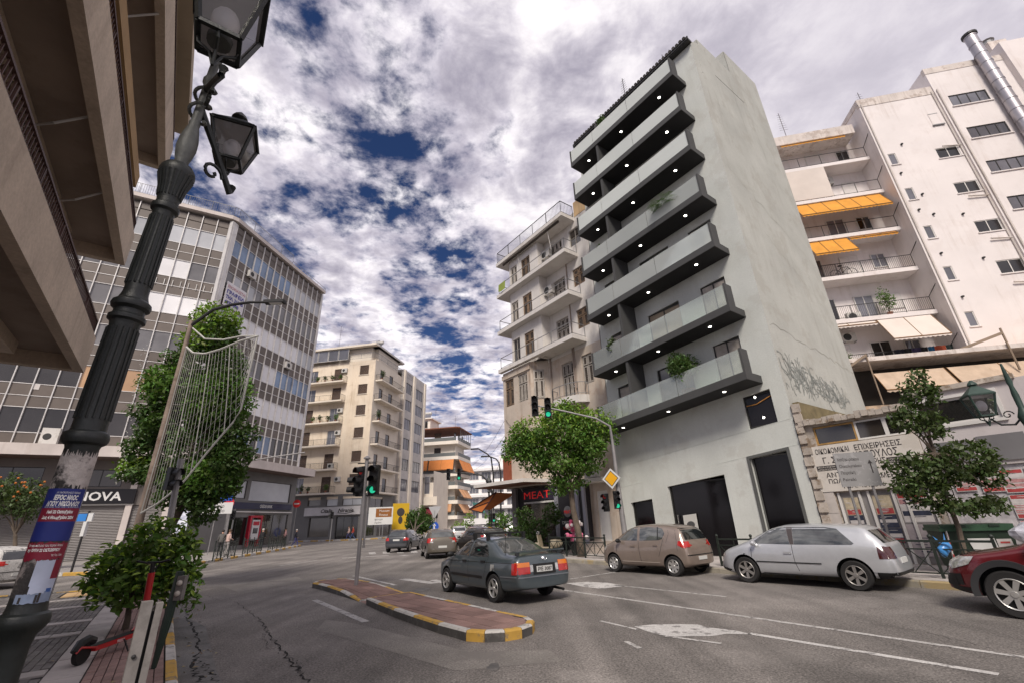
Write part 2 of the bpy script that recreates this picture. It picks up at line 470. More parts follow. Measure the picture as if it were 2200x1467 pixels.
def kerb_line(name, pts, h, width, mats_, step=1.0, inside=1, parent=None, gap=.012):
    """row of kerb stones along a polyline of world (x, y); returns the parent"""
    root = parent
    if root is None:
        root = bpy.data.objects.new(name, None); COL.objects.link(root); root['kind'] = 'structure'
    i = 0; cache = {}
    for k in range(len(pts)-1):
        a, b = Vector(pts[k]), Vector(pts[k+1]); L_ = (b-a).length
        n_ = max(1, round(L_/step)); s_ = L_/n_
        ang = math.atan2(b.y-a.y, b.x-a.x)
        for j in range(n_):
            p = a+(b-a)*(j/n_)
            mm = mats_[i % len(mats_)]; i += 1
            key = (round(s_,3), mm[0].name, mm[1].name)
            if key not in cache:
                q = MB(); c = .025
                y1 = width*inside
                pr = [(0,0),(0,h-c),(c*inside,h),(y1,h),(y1,0)]
                v = [(gap/2,y,z-.02) for y,z in pr]+[(s_-gap/2,y,z-.02) for y,z in pr]
                q.add(v, [(0,5,6,1)], 1)
                q.add(v, [(1,6,7,2),(2,7,8,3)], 0)
                q.add(v, [(3,8,9,4),(0,1,2,3,4),(9,8,7,6,5)], 1)
                cache[key] = q.mesh('kerb_stone', [mm[0], mm[1]])
            inst('kerb_stone', cache[key], root, (p.x, p.y, .02), rz=ang)
    return root

def pieces(parent, name, fr, x0, x1, y0, y1, lx, ly, z, h, m, limit=300, jit=.004, gap=.008, stagger=True, skip=None, order=None, joint=None):
    """paving pieces laid in a bond: nearest `limit` as objects, the rest joined"""
    cells = []; ny = int(round((y1-y0)/ly)); nx = int(round((x1-x0)/lx))
    for j in range(ny):
        for i in range(nx):
            ax = x0+i*lx+(lx/2 if stagger and j % 2 else 0); ay = y0+j*ly
            if skip and skip(ax+lx/2, ay+ly/2): continue
            cells.append((ax, ay))
    cells.sort(key=order or (lambda c: fr.w(c[0], c[1]).length))
    q = MB(); c_ = .006
    a, b, d, e = gap/2, lx-gap/2, gap/2, ly-gap/2
    q.add([(a,d,-h),(b,d,-h),(b,e,-h),(a,e,-h),(a,d,-c_),(b,d,-c_),(b,e,-c_),(a,e,-c_),(a+c_,d+c_,0),(b-c_,d+c_,0),(b-c_,e-c_,0),(a+c_,e-c_,0)],
          [(0,1,5,4),(1,2,6,5),(2,3,7,6),(3,0,4,7),(4,5,9,8),(5,6,10,9),(6,7,11,10),(7,4,8,11),(8,9,10,11)])
    me = q.mesh(name, m)
    rest = MB()
    for k, (ax, ay) in enumerate(cells):
        dz = rnd.uniform(-jit, jit)
        if k < limit:
            o = inst(name, me, parent, fr.w(ax, ay, z+dz), rz=fr.ang)
        else:
            rest.add([(*fr.w(ax+v[0], ay+v[1]).xy, z+dz+v[2]) for v in q.v], q.f)
    if rest.v:
        o = rest.build(name+'_field', m, parent); o['kind'] = 'stuff'

YW = [(kerb_y, kerb_g), (kerb_w, kerb_g)]
YW2 = [(kerb_y, kerb_y), (kerb_w, kerb_w)]
PL = [(kerb_p, kerb_p)]

# right-hand pavement
rk = [(22,-4),(-14,-4),(-16,-1.6),(-27,-1.6),(-28.5,0),(-28.5,14)]
g = MB(); g.prism([RS.w(x, y).xy for x, y in [(22,-3.84),(-13.9,-3.84),(-15.9,-1.44),(-26.9,-1.44),(-28.3,.1),(-28.3,14),(22,14)]][::-1], -.02, .144)
struct('right_pavement', g, pavement_m)
rp = bpy.context.scene.objects['right_pavement']
kerb_line('right_kerb', [RS.w(x, y).xy for x, y in rk][::-1], .15, .16, PL)
g = MB(); pieces(rp, 'paving_slab', RS, -13, 10, -3.8, -.1, .5, .5, .158, .03, slab_pale, limit=300, stagger=False)

# left pavement and raised crossing
lp = [(-6,-.45),(16.5,-.45),(19.3,-.1),(21.2,1.3),(22,3.6),(22,26)]
g = MB(); g.prism([LB.w(x, y).xy for x, y in [(-6,-.33),(16.5,-.33),(19.2,.03),(21.08,1.4),(21.87,3.6),(21.87,26),(-6,26)]], -.02, .128)
lpv = struct('left_pavement', g, joint_m)
kerb_line('left_kerb', [LB.w(x, y).xy for x, y in lp], .155, .125, [(kerb_y, kerb_y), (kerb_w, kerb_g)], step=1.15)
pieces(lpv, 'red_paver', LB, 4.6, 19.0, -.31, .49, .20, .10, .15, .03, tile_red, limit=300)
pieces(lpv, 'pale_slab', LB, 4.6, 20.2, .50, .90, .40, .40, .152, .03, slab_pale, limit=60, stagger=False)
STR = [7.1, 8.9, 12.0, 13.6, 16.4, 18.4]
pieces(lpv, 'grey_paver', LB, 4.6, 21.0, .91, 8.91, .20, .10, .149, .03, tile_grey, limit=300,
       skip=lambda x, y: any(s-.02 < x < s+.42 for s in STR) or (x > 19.4 and y < 2.2))
for s in STR:
    pieces(lpv, 'pale_band_slab', LB, s+.1, s+.4, .91, 8.91, .30, .40, .151, .03, slab_pale, limit=30, stagger=False)
pieces(lpv, 'tactile_tile', LB, 19.6, 20.9, .95, 2.15, .3, .3, .153, .03, tactile_m, limit=60, stagger=False, skip=lambda x, y: x > 19.6+ (y-.95)*.9+.5)

# office-side pavement
ok = [(-46,23.0),(-30.5,23.6),(-21.4,24.2),(-19.6,25.6),(-19.0,28.6),(-20.1,35.5),(-21.7,43.7),(-24.0,53.0),(-25.4,55.4),(-29,57.6),(-48,64)]
g = MB(); g.prism([(x-.1*(y > 25), y+.12*(y < 26)) for x, y in ok]+[(-70,64),(-70,23.2)], -.02, .144)
struct('office_pavement', g, pavement_m)
kerb_line('office_kerb', ok, .155, .16, YW2, step=1.2)
# cream block pavement
ck = [CB.w(x, y).xy for x, y in [(-30,-3.4),(1.2,-3.4),(3.3,-1.0),(3.3,40)]]
g = MB(); g.prism([CB.w(x, y).xy for x, y in [(-30,-3.3),(1.2,-3.3),(3.2,-1.0),(3.2,60),(-30,60)]], -.02, .144)
struct('far_pavement', g, pavement_m)
kerb_line('far_kerb', ck, .155, .16, YW2, step=1.2)

# painted lines, worn arrows, gutter strip, cracks
def sheet(name, pts, m, z=.004):
    q = MB(); q.poly([(p.x, p.y, z) for p in pts]); return struct(name, q, m)
def stripe(name, a, b, wd, m, z=.004, n=1):
    a = Vector(a[:2]); b = Vector(b[:2]); d = (b-a).normalized(); s_ = Vector((-d.y, d.x))*wd/2
    q = MB(); q.poly([(*(a-s_), z), (*(b-s_), z), (*(b+s_), z), (*(a+s_), z)]); return struct(name, q, m)
stripe('lane_line', G(1205,1266), G(2240,1417), .11, paint_white)
stripe('lane_line', G(1610,1360), G(2146,1448), .12, paint_thick)
stripe('lane_line', G(1320,1256), G(1560,1281), .09, paint_white)
stripe('lane_line', G(1225,1243), G(1322,1228), .10, paint_white)
sheet('lane_arrow', [G(*p) for p in [(1362,1345),(1400,1341),(1460,1340),(1500,1341),(1520,1347),(1575,1353),(1618,1362),(1560,1361),(1530,1366),(1480,1366),(1440,1368),(1400,1359)]], paint_thick)
stripe('lane_arrow', G(1290,1333), G(1372,1352), .07, paint_white)
stripe('lane_arrow', G(1430,1366), G(1550,1382), .08, paint_white, z=.006)
stripe('lane_arrow', G(1345,1377), G(1375,1392), .08, paint_white)
sheet('lane_arrow', [G(*p) for p in [(1215,1252),(1262,1249),(1305,1251),(1345,1258),(1290,1264),(1250,1259)]], paint_thick)
for a, b, wd in [((676,1288),(786,1335),.16),((866,1243),(935,1252),.35),((735,1198),(835,1192),.35),((862,1192),(875,1192),.6),((600,1215),(680,1203),.12),
                 ((760,1236),(850,1256),.14),((930,1245),(1000,1262),.25)]:
    stripe('lane_line', G(*a), G(*b), wd, paint_white)
for i in range(6):
    stripe('crossing_bar', AT(800+i*30,1200,33).xy, AT(798+i*30,1196,35.5).xy, .45, paint_white)
q = MB(); q.poly([(*LB.w(x, y).xy, .004) for x, y in [(3,-.96),(8.4,-.92),(12,-1.0),(13.2,-.8),(16.5,-.62),(16.5,-.44),(3,-.44)]])
struct('gutter', q, asphalt_edge)
def crack(pts, w0, w1, seed, z=.0065, sub=14):
    rr = random.Random(seed); P = [G(*p).xy for p in pts]; L = []; Rr = []
    for i in range(len(P)-1):
        for j in range(sub):
            t = j/sub; p = P[i].lerp(P[i+1], t); d = (P[i+1]-P[i]).normalized(); s_ = Vector((-d.y, d.x))
            p = p + s_*rr.uniform(-.05, .05); f = (i+t)/(len(P)-1)
            wd = (w0+(w1-w0)*f)*rr.uniform(.15, 1.1)*.62/2
            L.append(p+s_*wd); Rr.append(p-s_*wd)
    q = MB(); n = len(L)
    q.add([(*p, z) for p in L]+[(*p, z) for p in Rr], [(i,i+1,n+i+1,n+i) for i in range(n-1)])
    struct('road_crack', q, crack_m)
crack([(505,1292),(545,1318),(572,1352),(600,1392),(632,1428),(668,1467)], .025, .075, 1)
crack([(572,1352),(562,1372),(585,1398)], .02, .02, 4)
crack([(600,1400),(640,1420),(650,1445)], .015, .03, 9)
crack([(398,1310),(402,1330),(420,1360),(424,1400),(418,1440),(432,1467)], .05, .11, 2)
crack([(420,1380),(450,1372),(470,1368)], .02, .01, 3)
crack([(424,1420),(450,1440),(468,1467)], .04, .05, 5)
crack([(445,1278),(470,1290)], .02, .02, 6)
crack([(1650,1310),(1800,1330),(1960,1352),(2150,1395)], .012, .018, 7)

# ------------------------------------------------------------ traffic island
IS = Frame(-6.439, 15.93, (.67304, -.7396))       # x from far tip to near tip, y towards the left of travel away
isl = T('traffic_island', 'long low traffic island paved in red ribbed tiles with yellow and white kerb', 'traffic island', IS.w(0,0), IS.ang)
def island_part(pts, ramp=None):
    """closed outline in island x,y -> core plus kerb stones"""
    n = len(pts)
    def zt(x): 
        if ramp is None: return .15
        return .15 if x < ramp[0] else max(.03, .15-(x-ramp[0])/(ramp[1]-ramp[0])*.12)
    c = Vector((sum(p[0] for p in pts)/n, sum(p[1] for p in pts)/n))
    inner = []
    for i in range(n):
        a, b, d = (Vector(pts[i-1]), Vector(pts[i]), Vector(pts[(i+1) % n]))
        t = ((b-a).normalized()+(d-b).normalized()).normalized(); nrm = Vector((-t.y, t.x))
        if nrm.dot(c-b) < 0: nrm = -nrm
        inner.append(b+nrm*.13)
    core = MB()
    core.poly([(p.x, p.y, zt(p.x)-.012) for p in inner])
    core.build('tile_bed', joint_m, isl)
    for i in range(n):
        a, b = Vector(pts[i]), Vector(pts[(i+1) % n]); ia, ib = inner[i], inner[(i+1) % n]
        k = MB(); c_ = .02
        ca, cb = a.lerp(ia, .18), b.lerp(ib, .18)
        e = .004*(b-a).normalized()
        A, B, IA, IB, CA, CB_ = a+e, b-e, ia+e, ib-e, ca+e, cb-e
        k.add([(A.x,A.y,-.02),(B.x,B.y,-.02),(A.x,A.y,zt(a.x)-.03),(B.x,B.y,zt(b.x)-.03),(CA.x,CA.y,zt(a.x)),(CB_.x,CB_.y,zt(b.x)),(IA.x,IA.y,zt(a.x)),(IB.x,IB.y,zt(b.x)),(IA.x,IA.y,-.02),(IB.x,IB.y,-.02)],
              [(0,1,3,2)], 1)
        k.add([k.v[q] for q in range(10)], [(2,3,5,4),(4,5,7,6)], 0)
        k.add([k.v[q] for q in range(10)], [(6,7,9,8),(0,2,4,6,8),(1,9,7,5,3)], 1)
        yel = (i % 2 == 0)
        side = kerb_y if (yel and a.x > 9.0) else kerb_g
        k.build('kerb_stone', [kerb_y if yel else kerb_w, side], isl)
    return inner, zt
def inside(p, poly):
    r = False
    for i in range(len(poly)):
        a, b = poly[i-1], poly[i]
        if (a.y > p.y) != (b.y > p.y) and p.x < (b.x-a.x)*(p.y-a.y)/(b.y-a.y)+a.x: r = not r
    return r
def arc(cx, cy, rx, ry, a0, a1, n):
    return [(cx+rx*math.cos(R_(a0+(a1-a0)*i/n)), cy+ry*math.sin(R_(a0+(a1-a0)*i/n))) for i in range(n+1)]
farp = [(3.95,-.95),(2.7,-1.0),(1.5,-1.05),(.5,-1.06)]+arc(.1,-.42,.75,.64,-110,-290,5)+[(1.2,.22),(2.4,.30),(3.2,.36),(3.95,.42)]
nearp = [(4.55,-.68),(5.5,-.62),(6.5,-.55),(7.5,-.48),(8.5,-.40)]+arc(9.15,.34,.78,.72,-75,75,6)+[(8.5,1.02),(7.5,.93),(6.5,.82),(5.5,.68),(4.55,.52)]
farp = [(x, -y) for x, y in farp]; nearp = [(x, -y) for x, y in nearp]
tm = MB()
def ribbed(lx, ly):
    q = MB(); q.box(.004,lx-.004,.004,ly-.004,-.03,-.006)
    nr = 5
    for i in range(nr):
        a = lx*(i+.18)/nr; b = lx*(i+.82)/nr; q.box(a,b,.006,ly-.006,-.006,.0)
    return q
tq = ribbed(.3,.3); tme = tq.mesh('ribbed_tile', tile_red)
for poly, ramp in ((farp, (2.1, 3.9)), (nearp, None)):
    inn, zt = island_part(poly, ramp)
    xs = [p.x for p in inn]; ys = [p.y for p in inn]
    x = min(xs)
    while x < max(xs):
        y = min(ys)
        while y < max(ys):
            if all(inside(Vector((x+a, y+b)), inn) for a in (.03,.27) for b in (.03,.27)):
                sl = 0 if ramp is None or x < ramp[0]-.15 else math.atan2(.12, 1.8)
                inst('ribbed_tile', tme, isl, (x, y, (zt(x)+.004) + rnd.uniform(-.003,.003)), ry=sl)
            else:
                q = MB(); sub = [(x+.06*i, y+.1*j) for i in range(5) for j in range(3)]
                for (a, b) in sub:
                    if inside(Vector((a+.03, b+.05)), inn):
                        z_ = zt(a)-.004; q.box(a+.006,a+.054,b+.004,b+.096,z_-.02,z_)
                if q.v: q.build('ribbed_tile', tile_red, isl)
            y += .3
        x += .3
q = MB(); q.poly([(3.95,.9,.006),(4.55,.66,.006),(4.55,-.5,.006),(3.95,-.4,.006)]); q.build('drop_kerb', tile_red, isl)

# repaired strips, a manhole and oil stains on the carriageway
asph2 = mat('asphalt_repair', (.10,.093,.088), .85, nv=.25, ns=.6, bump=.5, bs=50, fine=.45, fs=36, patch=.4, pcol=(.14,.13,.12), ps=.9)
asph3 = mat('asphalt_dusty', (.19,.175,.16), .9, nv=.25, ns=.6, bump=.5, bs=50, fine=.45, fs=36, patch=.8, pcol=(.15,.137,.127), ps=.9)
sheet('road_repair', [G(*p) for p in [(700,1330),(760,1338),(1010,1400),(1180,1395),(1210,1420),(980,1440),(680,1352)]], asph3, .0022)
sheet('road_repair', [G(*p) for p in [(470,1255),(640,1238),(660,1250),(520,1275)]], asph3, .0024)
oil = mat('oil_stain', (.085,.08,.075), .6, nv=.3, ns=3, patch=.9, pcol=(.13,.12,.112), ps=3)
def blot(c, rx, ry, seed, m=oil, z=.0034):
    rr = random.Random(seed); c = Vector(c); n = 18
    q = MB(); q.poly([(c.x+rx*math.cos(6.283*i/n)*rr.uniform(.6,1.15), c.y+ry*math.sin(6.283*i/n)*rr.uniform(.6,1.15), z) for i in range(n)]); struct('oil_stain', q, m)
for i, (p, rx, ry) in enumerate([((1060,1432),.10,.2),((905,1266),.25,.5)]): blot(G(*p), rx, ry, 60+i)
p = G(1020,1232); mh = T('manhole_cover','round iron manhole cover in the lane left of the saloon','manhole cover',(p.x,p.y,.002)); q = MB(); q.lathe([(0,0),(.36,0),(.36,.006),(.0,.006)],28); q.build('cover', mat('cast_iron', (.05,.045,.042), .6, metal=.5, nv=.3, ns=8, bump=.4, bs=30), mh); q = MB(); q.lathe([(.37,0),(.43,0),(.43,.005),(.37,.005)],28,cap=False); q.build('frame', kerb_g, mh)
lt = MB(); rr = random.Random(88)
for k in range(70):
    x, y = (rr.uniform(5.5,16), rr.uniform(-1.0,-.5)) if k < 45 else (rr.uniform(5.5,12), rr.uniform(-.3,2.5)); c = LB.w(x, y); a = rr.uniform(0,3.1); s_ = rr.uniform(.015,.05); z = .012 if y < -.46 else .165
    lt.poly([(c.x+s_*math.cos(a), c.y+s_*math.sin(a), z), (c.x-.5*s_*math.sin(a), c.y+.5*s_*math.cos(a), z+.012), (c.x-s_*math.cos(a), c.y-s_*math.sin(a), z+.002), (c.x+.5*s_*math.sin(a), c.y-.5*s_*math.cos(a), z+.004)])
o = lt.build('leaf_litter', mat('dry_leaf', (.20,.15,.09), .9, nv=.3, island=.5)); o['kind'] = 'stuff'
# ------------------------------------------------------------ foliage helper
def leaf_mesh(name, blobs, n, size, m, seed=1, shell=.55, wid=.5, flat=0.0, hang=0.0):
    """leaf-sized faces spread through a set of ellipsoid clumps ((cx,cy,cz),(rx,ry,rz))"""
    rg = np.random.default_rng(seed)
    vol = np.array([b[1][0]*b[1][1]*b[1][2] for b in blobs])**.75
    idx = rg.choice(len(blobs), n, p=vol/vol.sum())
    C = np.array([b[0] for b in blobs])[idx]; Rr = np.array([b[1] for b in blobs])[idx]
    d = rg.normal(size=(n,3)); d /= np.linalg.norm(d, axis=1)[:,None]
    r = rg.random(n)**(1/3.0); r = shell*(.72+.38*rg.random(n)) + (1-shell)*r
    P = C + d*Rr*r[:,None] + rg.normal(size=(n,3))*size*.4
    a = d*.6 + rg.normal(size=(n,3))*.8; a[:,2] -= hang; a /= np.linalg.norm(a, axis=1)[:,None]
    up = d*.5 + rg.normal(size=(n,3))*.6 + np.array([0,0,.6+flat])
    s = np.cross(a, up); s /= np.linalg.norm(s, axis=1)[:,None]+1e-9
    nn = np.cross(s, a)
    L_ = size*(.65+.7*rg.random(n))[:,None]
    b0 = P - a*L_*.5; tip = P + a*L_*.5 - nn*L_*.12; sl = P + s*L_*wid*.5 + nn*L_*.10; sr = P - s*L_*wid*.5 + nn*L_*.10
    V = np.stack([b0, sl, tip, sr], 1).reshape(-1,3)
    me = bpy.data.meshes.new(name)
    me.vertices.add(4*n); me.vertices.foreach_set('co', V.ravel())
    me.loops.add(4*n); me.loops.foreach_set('vertex_index', np.arange(4*n))
    me.polygons.add(n); me.polygons.foreach_set('loop_start', np.arange(n)*4)
    me.update(calc_edges=True); me.validate()
    me.materials.append(m)
    return me
def leafmat(key, c, island=.45):
    m = mat(key, c, rough=.5, nv=.25, ns=1.5, island=island, spec=.35)
    t = m.node_tree; b = t.nodes['Principled BSDF']
    tr = t.nodes.new('ShaderNodeBsdfTranslucent'); tr.inputs[0].default_value = (c[0]*1.3, c[1]*1.5, c[2]*.7, 1)
    x = t.nodes.new('ShaderNodeMixShader'); x.inputs[0].default_value = .22
    o = [q for q in t.nodes if q.type == 'OUTPUT_MATERIAL'][0]
    t.links.new(b.outputs[0], x.inputs[1]); t.links.new(tr.outputs[0], x.inputs[2]); t.links.new(x.outputs[0], o.inputs[0])
    return m
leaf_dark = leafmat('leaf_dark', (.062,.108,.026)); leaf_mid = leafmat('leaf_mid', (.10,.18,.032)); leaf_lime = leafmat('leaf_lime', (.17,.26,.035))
citrus_l = leafmat('citrus_leaf', (.27,.37,.05)); citrus_d = leafmat('citrus_leaf_dark', (.10,.17,.03))  # citrus leaf colours brightened to hold sunlight the shaded shrub misses
leaf_olive = leafmat('leaf_olive', (.062,.09,.028)); bark = mat('bark', (.11,.085,.065), .9, nv=.3, ns=4, bump=.6, bs=25)
soil = mat('soil', (.05,.038,.03), .95); terracotta = mat('terracotta', (.28,.11,.06), .8)
def limbs(mb, base, tips, r0, r1, rr, mid=.45):
    for t in tips:
        b = Vector(base); t = Vector(t); k = b.lerp(t, mid) + Vector((rr.uniform(-.1,.1), rr.uniform(-.1,.1), .1))
        mb.tube([b, k, t], [r0, (r0+r1)/2, r1], 6)
def potted(name, label, loc, h, r, m=None, group=None, rz=0, n=260, pot=.16, size=.14, seed=0, cat='plant', hang=0., shape='ball'):
    t = T(name, label, cat, loc, rz, group)
    if pot:
        q = MB(); q.lathe([(pot*.7,0),(pot,.26),(pot*1.08,.27),(pot*1.08,.31),(pot*.9,.31),(pot*.9,.27)], 10); q.build('pot', terracotta, t, smooth=True)
    st = MB(); rr = random.Random(seed)
    limbs(st, (0,0,.2 if pot else 0), [(rr.uniform(-r,r)*.6, rr.uniform(-r,r)*.6, h*rr.uniform(.6,.9)) for _ in range(4)], .02, .008, rr)
    st.build('stem', bark, t)
    bl = [((rr.uniform(-r,r)*.45, rr.uniform(-r,r)*.45, h*rr.uniform(.5,.85)), (r*.6, r*.6, h*.26)) for _ in range(6)]
    inst('foliage', leaf_mesh('foliage', bl, n, size, m or leaf_mid, seed+3, hang=hang), t)
    return t

# ------------------------------------------------------------ shared building materials
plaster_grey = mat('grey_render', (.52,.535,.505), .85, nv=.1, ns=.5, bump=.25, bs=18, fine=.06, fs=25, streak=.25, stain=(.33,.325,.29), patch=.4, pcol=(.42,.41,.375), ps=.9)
plaster_grey_side = mat('grey_render_darkened', (.40,.405,.375), .9, nv=.12, ns=.4, bump=.3, bs=10, fine=.06, fs=22, streak=.5, stain=(.28,.27,.235), patch=.5, pcol=(.33,.32,.285), ps=.7)  # same render, side colour darkened to paint its shade against the front
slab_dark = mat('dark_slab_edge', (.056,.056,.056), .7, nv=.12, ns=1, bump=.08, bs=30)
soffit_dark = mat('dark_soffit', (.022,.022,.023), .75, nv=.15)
gl_clear = clear_glass('balcony_glass', (.86,.93,.88), .0, (.92,.97,.93), .22)
gl_paled = clear_glass('balcony_glass_paled', (.92,.97,.93), .0, (.90,.95,.91), .36); gl_paled_more = clear_glass('balcony_glass_paled_more', (.92,.97,.93), .0, (.90,.95,.91), .58)  # same glass with paler milk, painting the upper balconies lighter over dark soffits
gl_dark = glassy('window_glass_dark', (.018,.017,.017))
gl_black = glassy('door_glass_black', (.006,.005,.006), rough=.12, spec=.35)
gl_room = glassy('window_glass_room', (.05,.042,.036))
curtain_m = mat('curtain_behind_glass', (.35,.31,.27), .6, nv=.3, ns=2.5, spec=.6)
frame_dark = mat('frame_dark', (.03,.029,.028), .5)
frame_grey = mat('frame_grey', (.09,.092,.088), .6)
frame_white = mat('frame_white', (.62,.60,.57), .5, rv=.05)
frame_wood = mat('frame_wood', (.36,.21,.07), .7, nv=.3, ns=3)
steel_dark = mat('railing_dark', (.03,.029,.03), .55, metal=.3)
steel_grey = mat('railing_grey', (.22,.22,.225), .5, metal=.4)
lamp_on = mat('downlight_lens', (1,.95,.85), .5, nv=0, emit=7.0)
roof_tile = mat('roof_tile', (.055,.05,.048), .85, nv=.3, rv=.3)
ac_white = mat('aircon_shell', (.55,.53,.5), .6, nv=.1, patch=.3, pcol=(.3,.27,.22), ps=3)
ac_grill = mat('aircon_grill', (.03,.03,.03), .6)
antenna_m = mat('antenna_metal', (.12,.11,.12), .5, metal=.5)
def aircon(fr_or_parent, label, loc, rz, group=None, w_=.85, h_=.6, cat='air conditioner'):
    t = T('air_conditioner', label, cat, loc, rz, group)
    q = MB(); q.box(-w_/2,w_/2,-.32,0,0,h_); q.build('shell', ac_white, t)
    q = MB(); q.lathe([(.0,-.335),(.22,-.335),(.25,-.325),(.25,-.31)], 16, (-w_*.12,0,h_/2), ax='y'); q.build('fan_grill', ac_grill, t)
    q = MB(); q.beam((-w_*.4,-.02,-.05),(-w_*.4,-.34,-.05),.04,.05); q.beam((w_*.4,-.02,-.05),(w_*.4,-.34,-.05),.04,.05); q.build('bracket', steel_grey, t)
    return t
def antenna(label, loc, h, rz=0, n=7, group='roof antennas'):
    t = T('roof_antenna', label, 'antenna', loc, rz, group)
    q = MB(); q.tube([(0,0,0),(0,0,h)], .025, 5); q.build('mast', antenna_m, t)
    q = MB(); q.tube([(-.1,0,h*.55),(1.0 if n > 5 else .5,0,h*.95)], .015, 4) if n <= 5 else None
    for i in range(n):
        z_ = h*(.45+.55*i/n); wd = .32-.02*i
        q.tube([(-wd,0,z_),(wd,0,z_)], .012, 4)
    q.build('dipole', antenna_m, t)
    return t

# ============================================================ GREY APARTMENT BUILDING
_tz = [0,4,6.6,9.5,12.7,15.5,18.3,20.9,23.5,26.4]; _tt = [.07,.10,.09,.082,.066,.051,.046,.03,.014,0]
def tl(x, y, z):
    return (x, y, z + float(np.interp(z, _tz, _tt))*(min(x, -3.2)+3.9))
gb = FT(RS, 'grey_apartment_building', 'tall narrow grey rendered apartment building with dark cantilevered balconies and spotlights', 'apartment building')
GX0, GX1 = -12.25, -3.25
LV = [6.58, 9.51, 12.67, 15.46, 18.3, 20.94, 23.52]; TH = .32
wins = [(-11.45,-10.45),(-8.85,-6.95),(-5.75,-4.5)]
holes = []
for i, z in enumerate(LV):
    f = z+TH
    for (a, b) in wins:
        holes.append((a, b, f+.02, f+(2.0 if i else 2.0)))
holes.append((-4.97,-3.82,4.97,6.3))                                   # square window above the doors
def gz(z): return z
W1 = MB(); wall(W1, GX0, GX1, 4.95, 26.3, holes, .2)
hs2 = [(-4.55,-3.5,4.95-.6,6.15)]
W1.xf(tl).build('wall', plaster_grey, gb)
W2 = MB(); wall(W2, GX0, GX1, 3.97, 4.95, [], .2, y=-.03); W2.box(GX0,GX1,-.03,.0,4.93,4.952); W2.xf(tl).build('wall', plaster_grey, gb)
doors = [(-11.5,-10.2,.3,3.1),(-9.25,-6.4,.3,3.5),(-5.2,-3.75,.3,3.87)]
W3 = MB(); wall(W3, GX0, GX1, 0, 3.97, doors, .25, y=-.06); W3.box(GX0,GX1,-.06,-.03,3.95,3.972); W3.xf(tl).build('wall', plaster_grey, gb)
# side and back walls, roof
S = MB()
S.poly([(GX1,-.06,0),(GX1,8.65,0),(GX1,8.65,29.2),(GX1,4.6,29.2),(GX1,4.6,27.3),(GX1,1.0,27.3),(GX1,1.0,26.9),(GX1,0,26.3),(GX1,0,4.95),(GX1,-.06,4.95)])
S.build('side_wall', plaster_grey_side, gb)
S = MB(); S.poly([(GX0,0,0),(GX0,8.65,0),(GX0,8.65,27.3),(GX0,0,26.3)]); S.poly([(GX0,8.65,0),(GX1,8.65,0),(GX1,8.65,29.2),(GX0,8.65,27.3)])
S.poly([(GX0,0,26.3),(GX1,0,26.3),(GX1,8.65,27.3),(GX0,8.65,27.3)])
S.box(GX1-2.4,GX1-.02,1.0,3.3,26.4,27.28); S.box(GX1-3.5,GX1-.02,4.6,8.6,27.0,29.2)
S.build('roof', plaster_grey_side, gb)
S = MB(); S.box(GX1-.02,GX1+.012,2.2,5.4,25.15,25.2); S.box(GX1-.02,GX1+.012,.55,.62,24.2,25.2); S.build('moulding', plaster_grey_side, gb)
S = MB(); S.box(GX0-.15,GX1+.1,-.32,.0,26.02,26.16); S.box(GX0-.15,GX1+.1,-.36,-.3,26.08,26.3); S.xf(tl).build('gutter', frame_dark, gb)
q = MB()
q.lathe([(.0,0),(.10,0),(.10,.75),(0,.75)], 8, (0,-.42,0), ax='y'); rt = q.mesh('roof_tile', roof_tile, True)
nt_ = 40
for i in range(nt_):
    x = GX0+(GX1-GX0)*(i+.5)/nt_
    inst('roof_tile', rt, gb, (x, 0, 26.33 + rnd.uniform(-.015,.015)), rx=.12)
# rough scar line and graffiti on the side wall
gr = mat('graffiti_paint', (.25,.265,.25), .8, nv=.3, ns=3)
S = MB(); rr = random.Random(5)
for k in range(90):
    y0 = .35+5.6*rr.random(); z0 = 5.9+1.35*(1-(y0/6.5))*rr.random()+ (.2 if rr.random()<.5 else 0)
    p = [(GX1+.012,y0,z0)]; a = rr.uniform(.8,2.2)
    for j in range(7):
        a += rr.uniform(-.9,.9); y0 += .16*math.cos(a); z0 += .16*math.sin(a); p.append((GX1+.012, max(.2,min(6.6,y0)), min(8.0-.08*y0,max(5.75,z0))))
    for j in range(7):
        A_a, B_b = Vector(p[j]), Vector(p[j+1]); n_ = Vector((0,-(B_b-A_a).z,(B_b-A_a).y)); n_ = n_.normalized()*rr.uniform(.012,.035) if n_.length else Vector((0,0,.01))
        S.poly([A_a-n_,B_b-n_,B_b+n_,A_a+n_])
o = S.build('graffiti', gr, gb); o['label'] = 'dark scribbled graffiti low on the side wall'; o['kind'] = 'stuff'
# hairline cracks and old plaster seams on the side wall
S = MB(); rr = random.Random(21)
for (ya, za, yb, zb_, wd) in ((.3,17.5,8.4,14.2,.03),(1.2,24.0,3.4,12.0,.02),(.2,9.0,8.6,8.2,.035),(5.2,29.0,6.4,17.0,.025),(2.0,14.8,7.9,11.2,.02),(4.0,27.0,4.4,21.0,.04)):
    n_ = 26; L_ = []
    for k in range(n_+1):
        t_ = k/n_; L_.append((ya+(yb-ya)*t_+rr.uniform(-.06,.06), za+(zb_-za)*t_+rr.uniform(-.12,.12)))
    for k in range(n_):
        a, b = Vector((GX1+.008,*L_[k])), Vector((GX1+.008,*L_[k+1])); d_ = (b-a).normalized(); nn_ = Vector((0,-d_.z,d_.y))*wd*.45*rr.uniform(.2,1)
        S.poly([a-nn_,b-nn_,b+nn_,a+nn_])
S.build('plaster_crack', mat('plaster_crack', (.30,.29,.25), .95, nv=.3), gb)
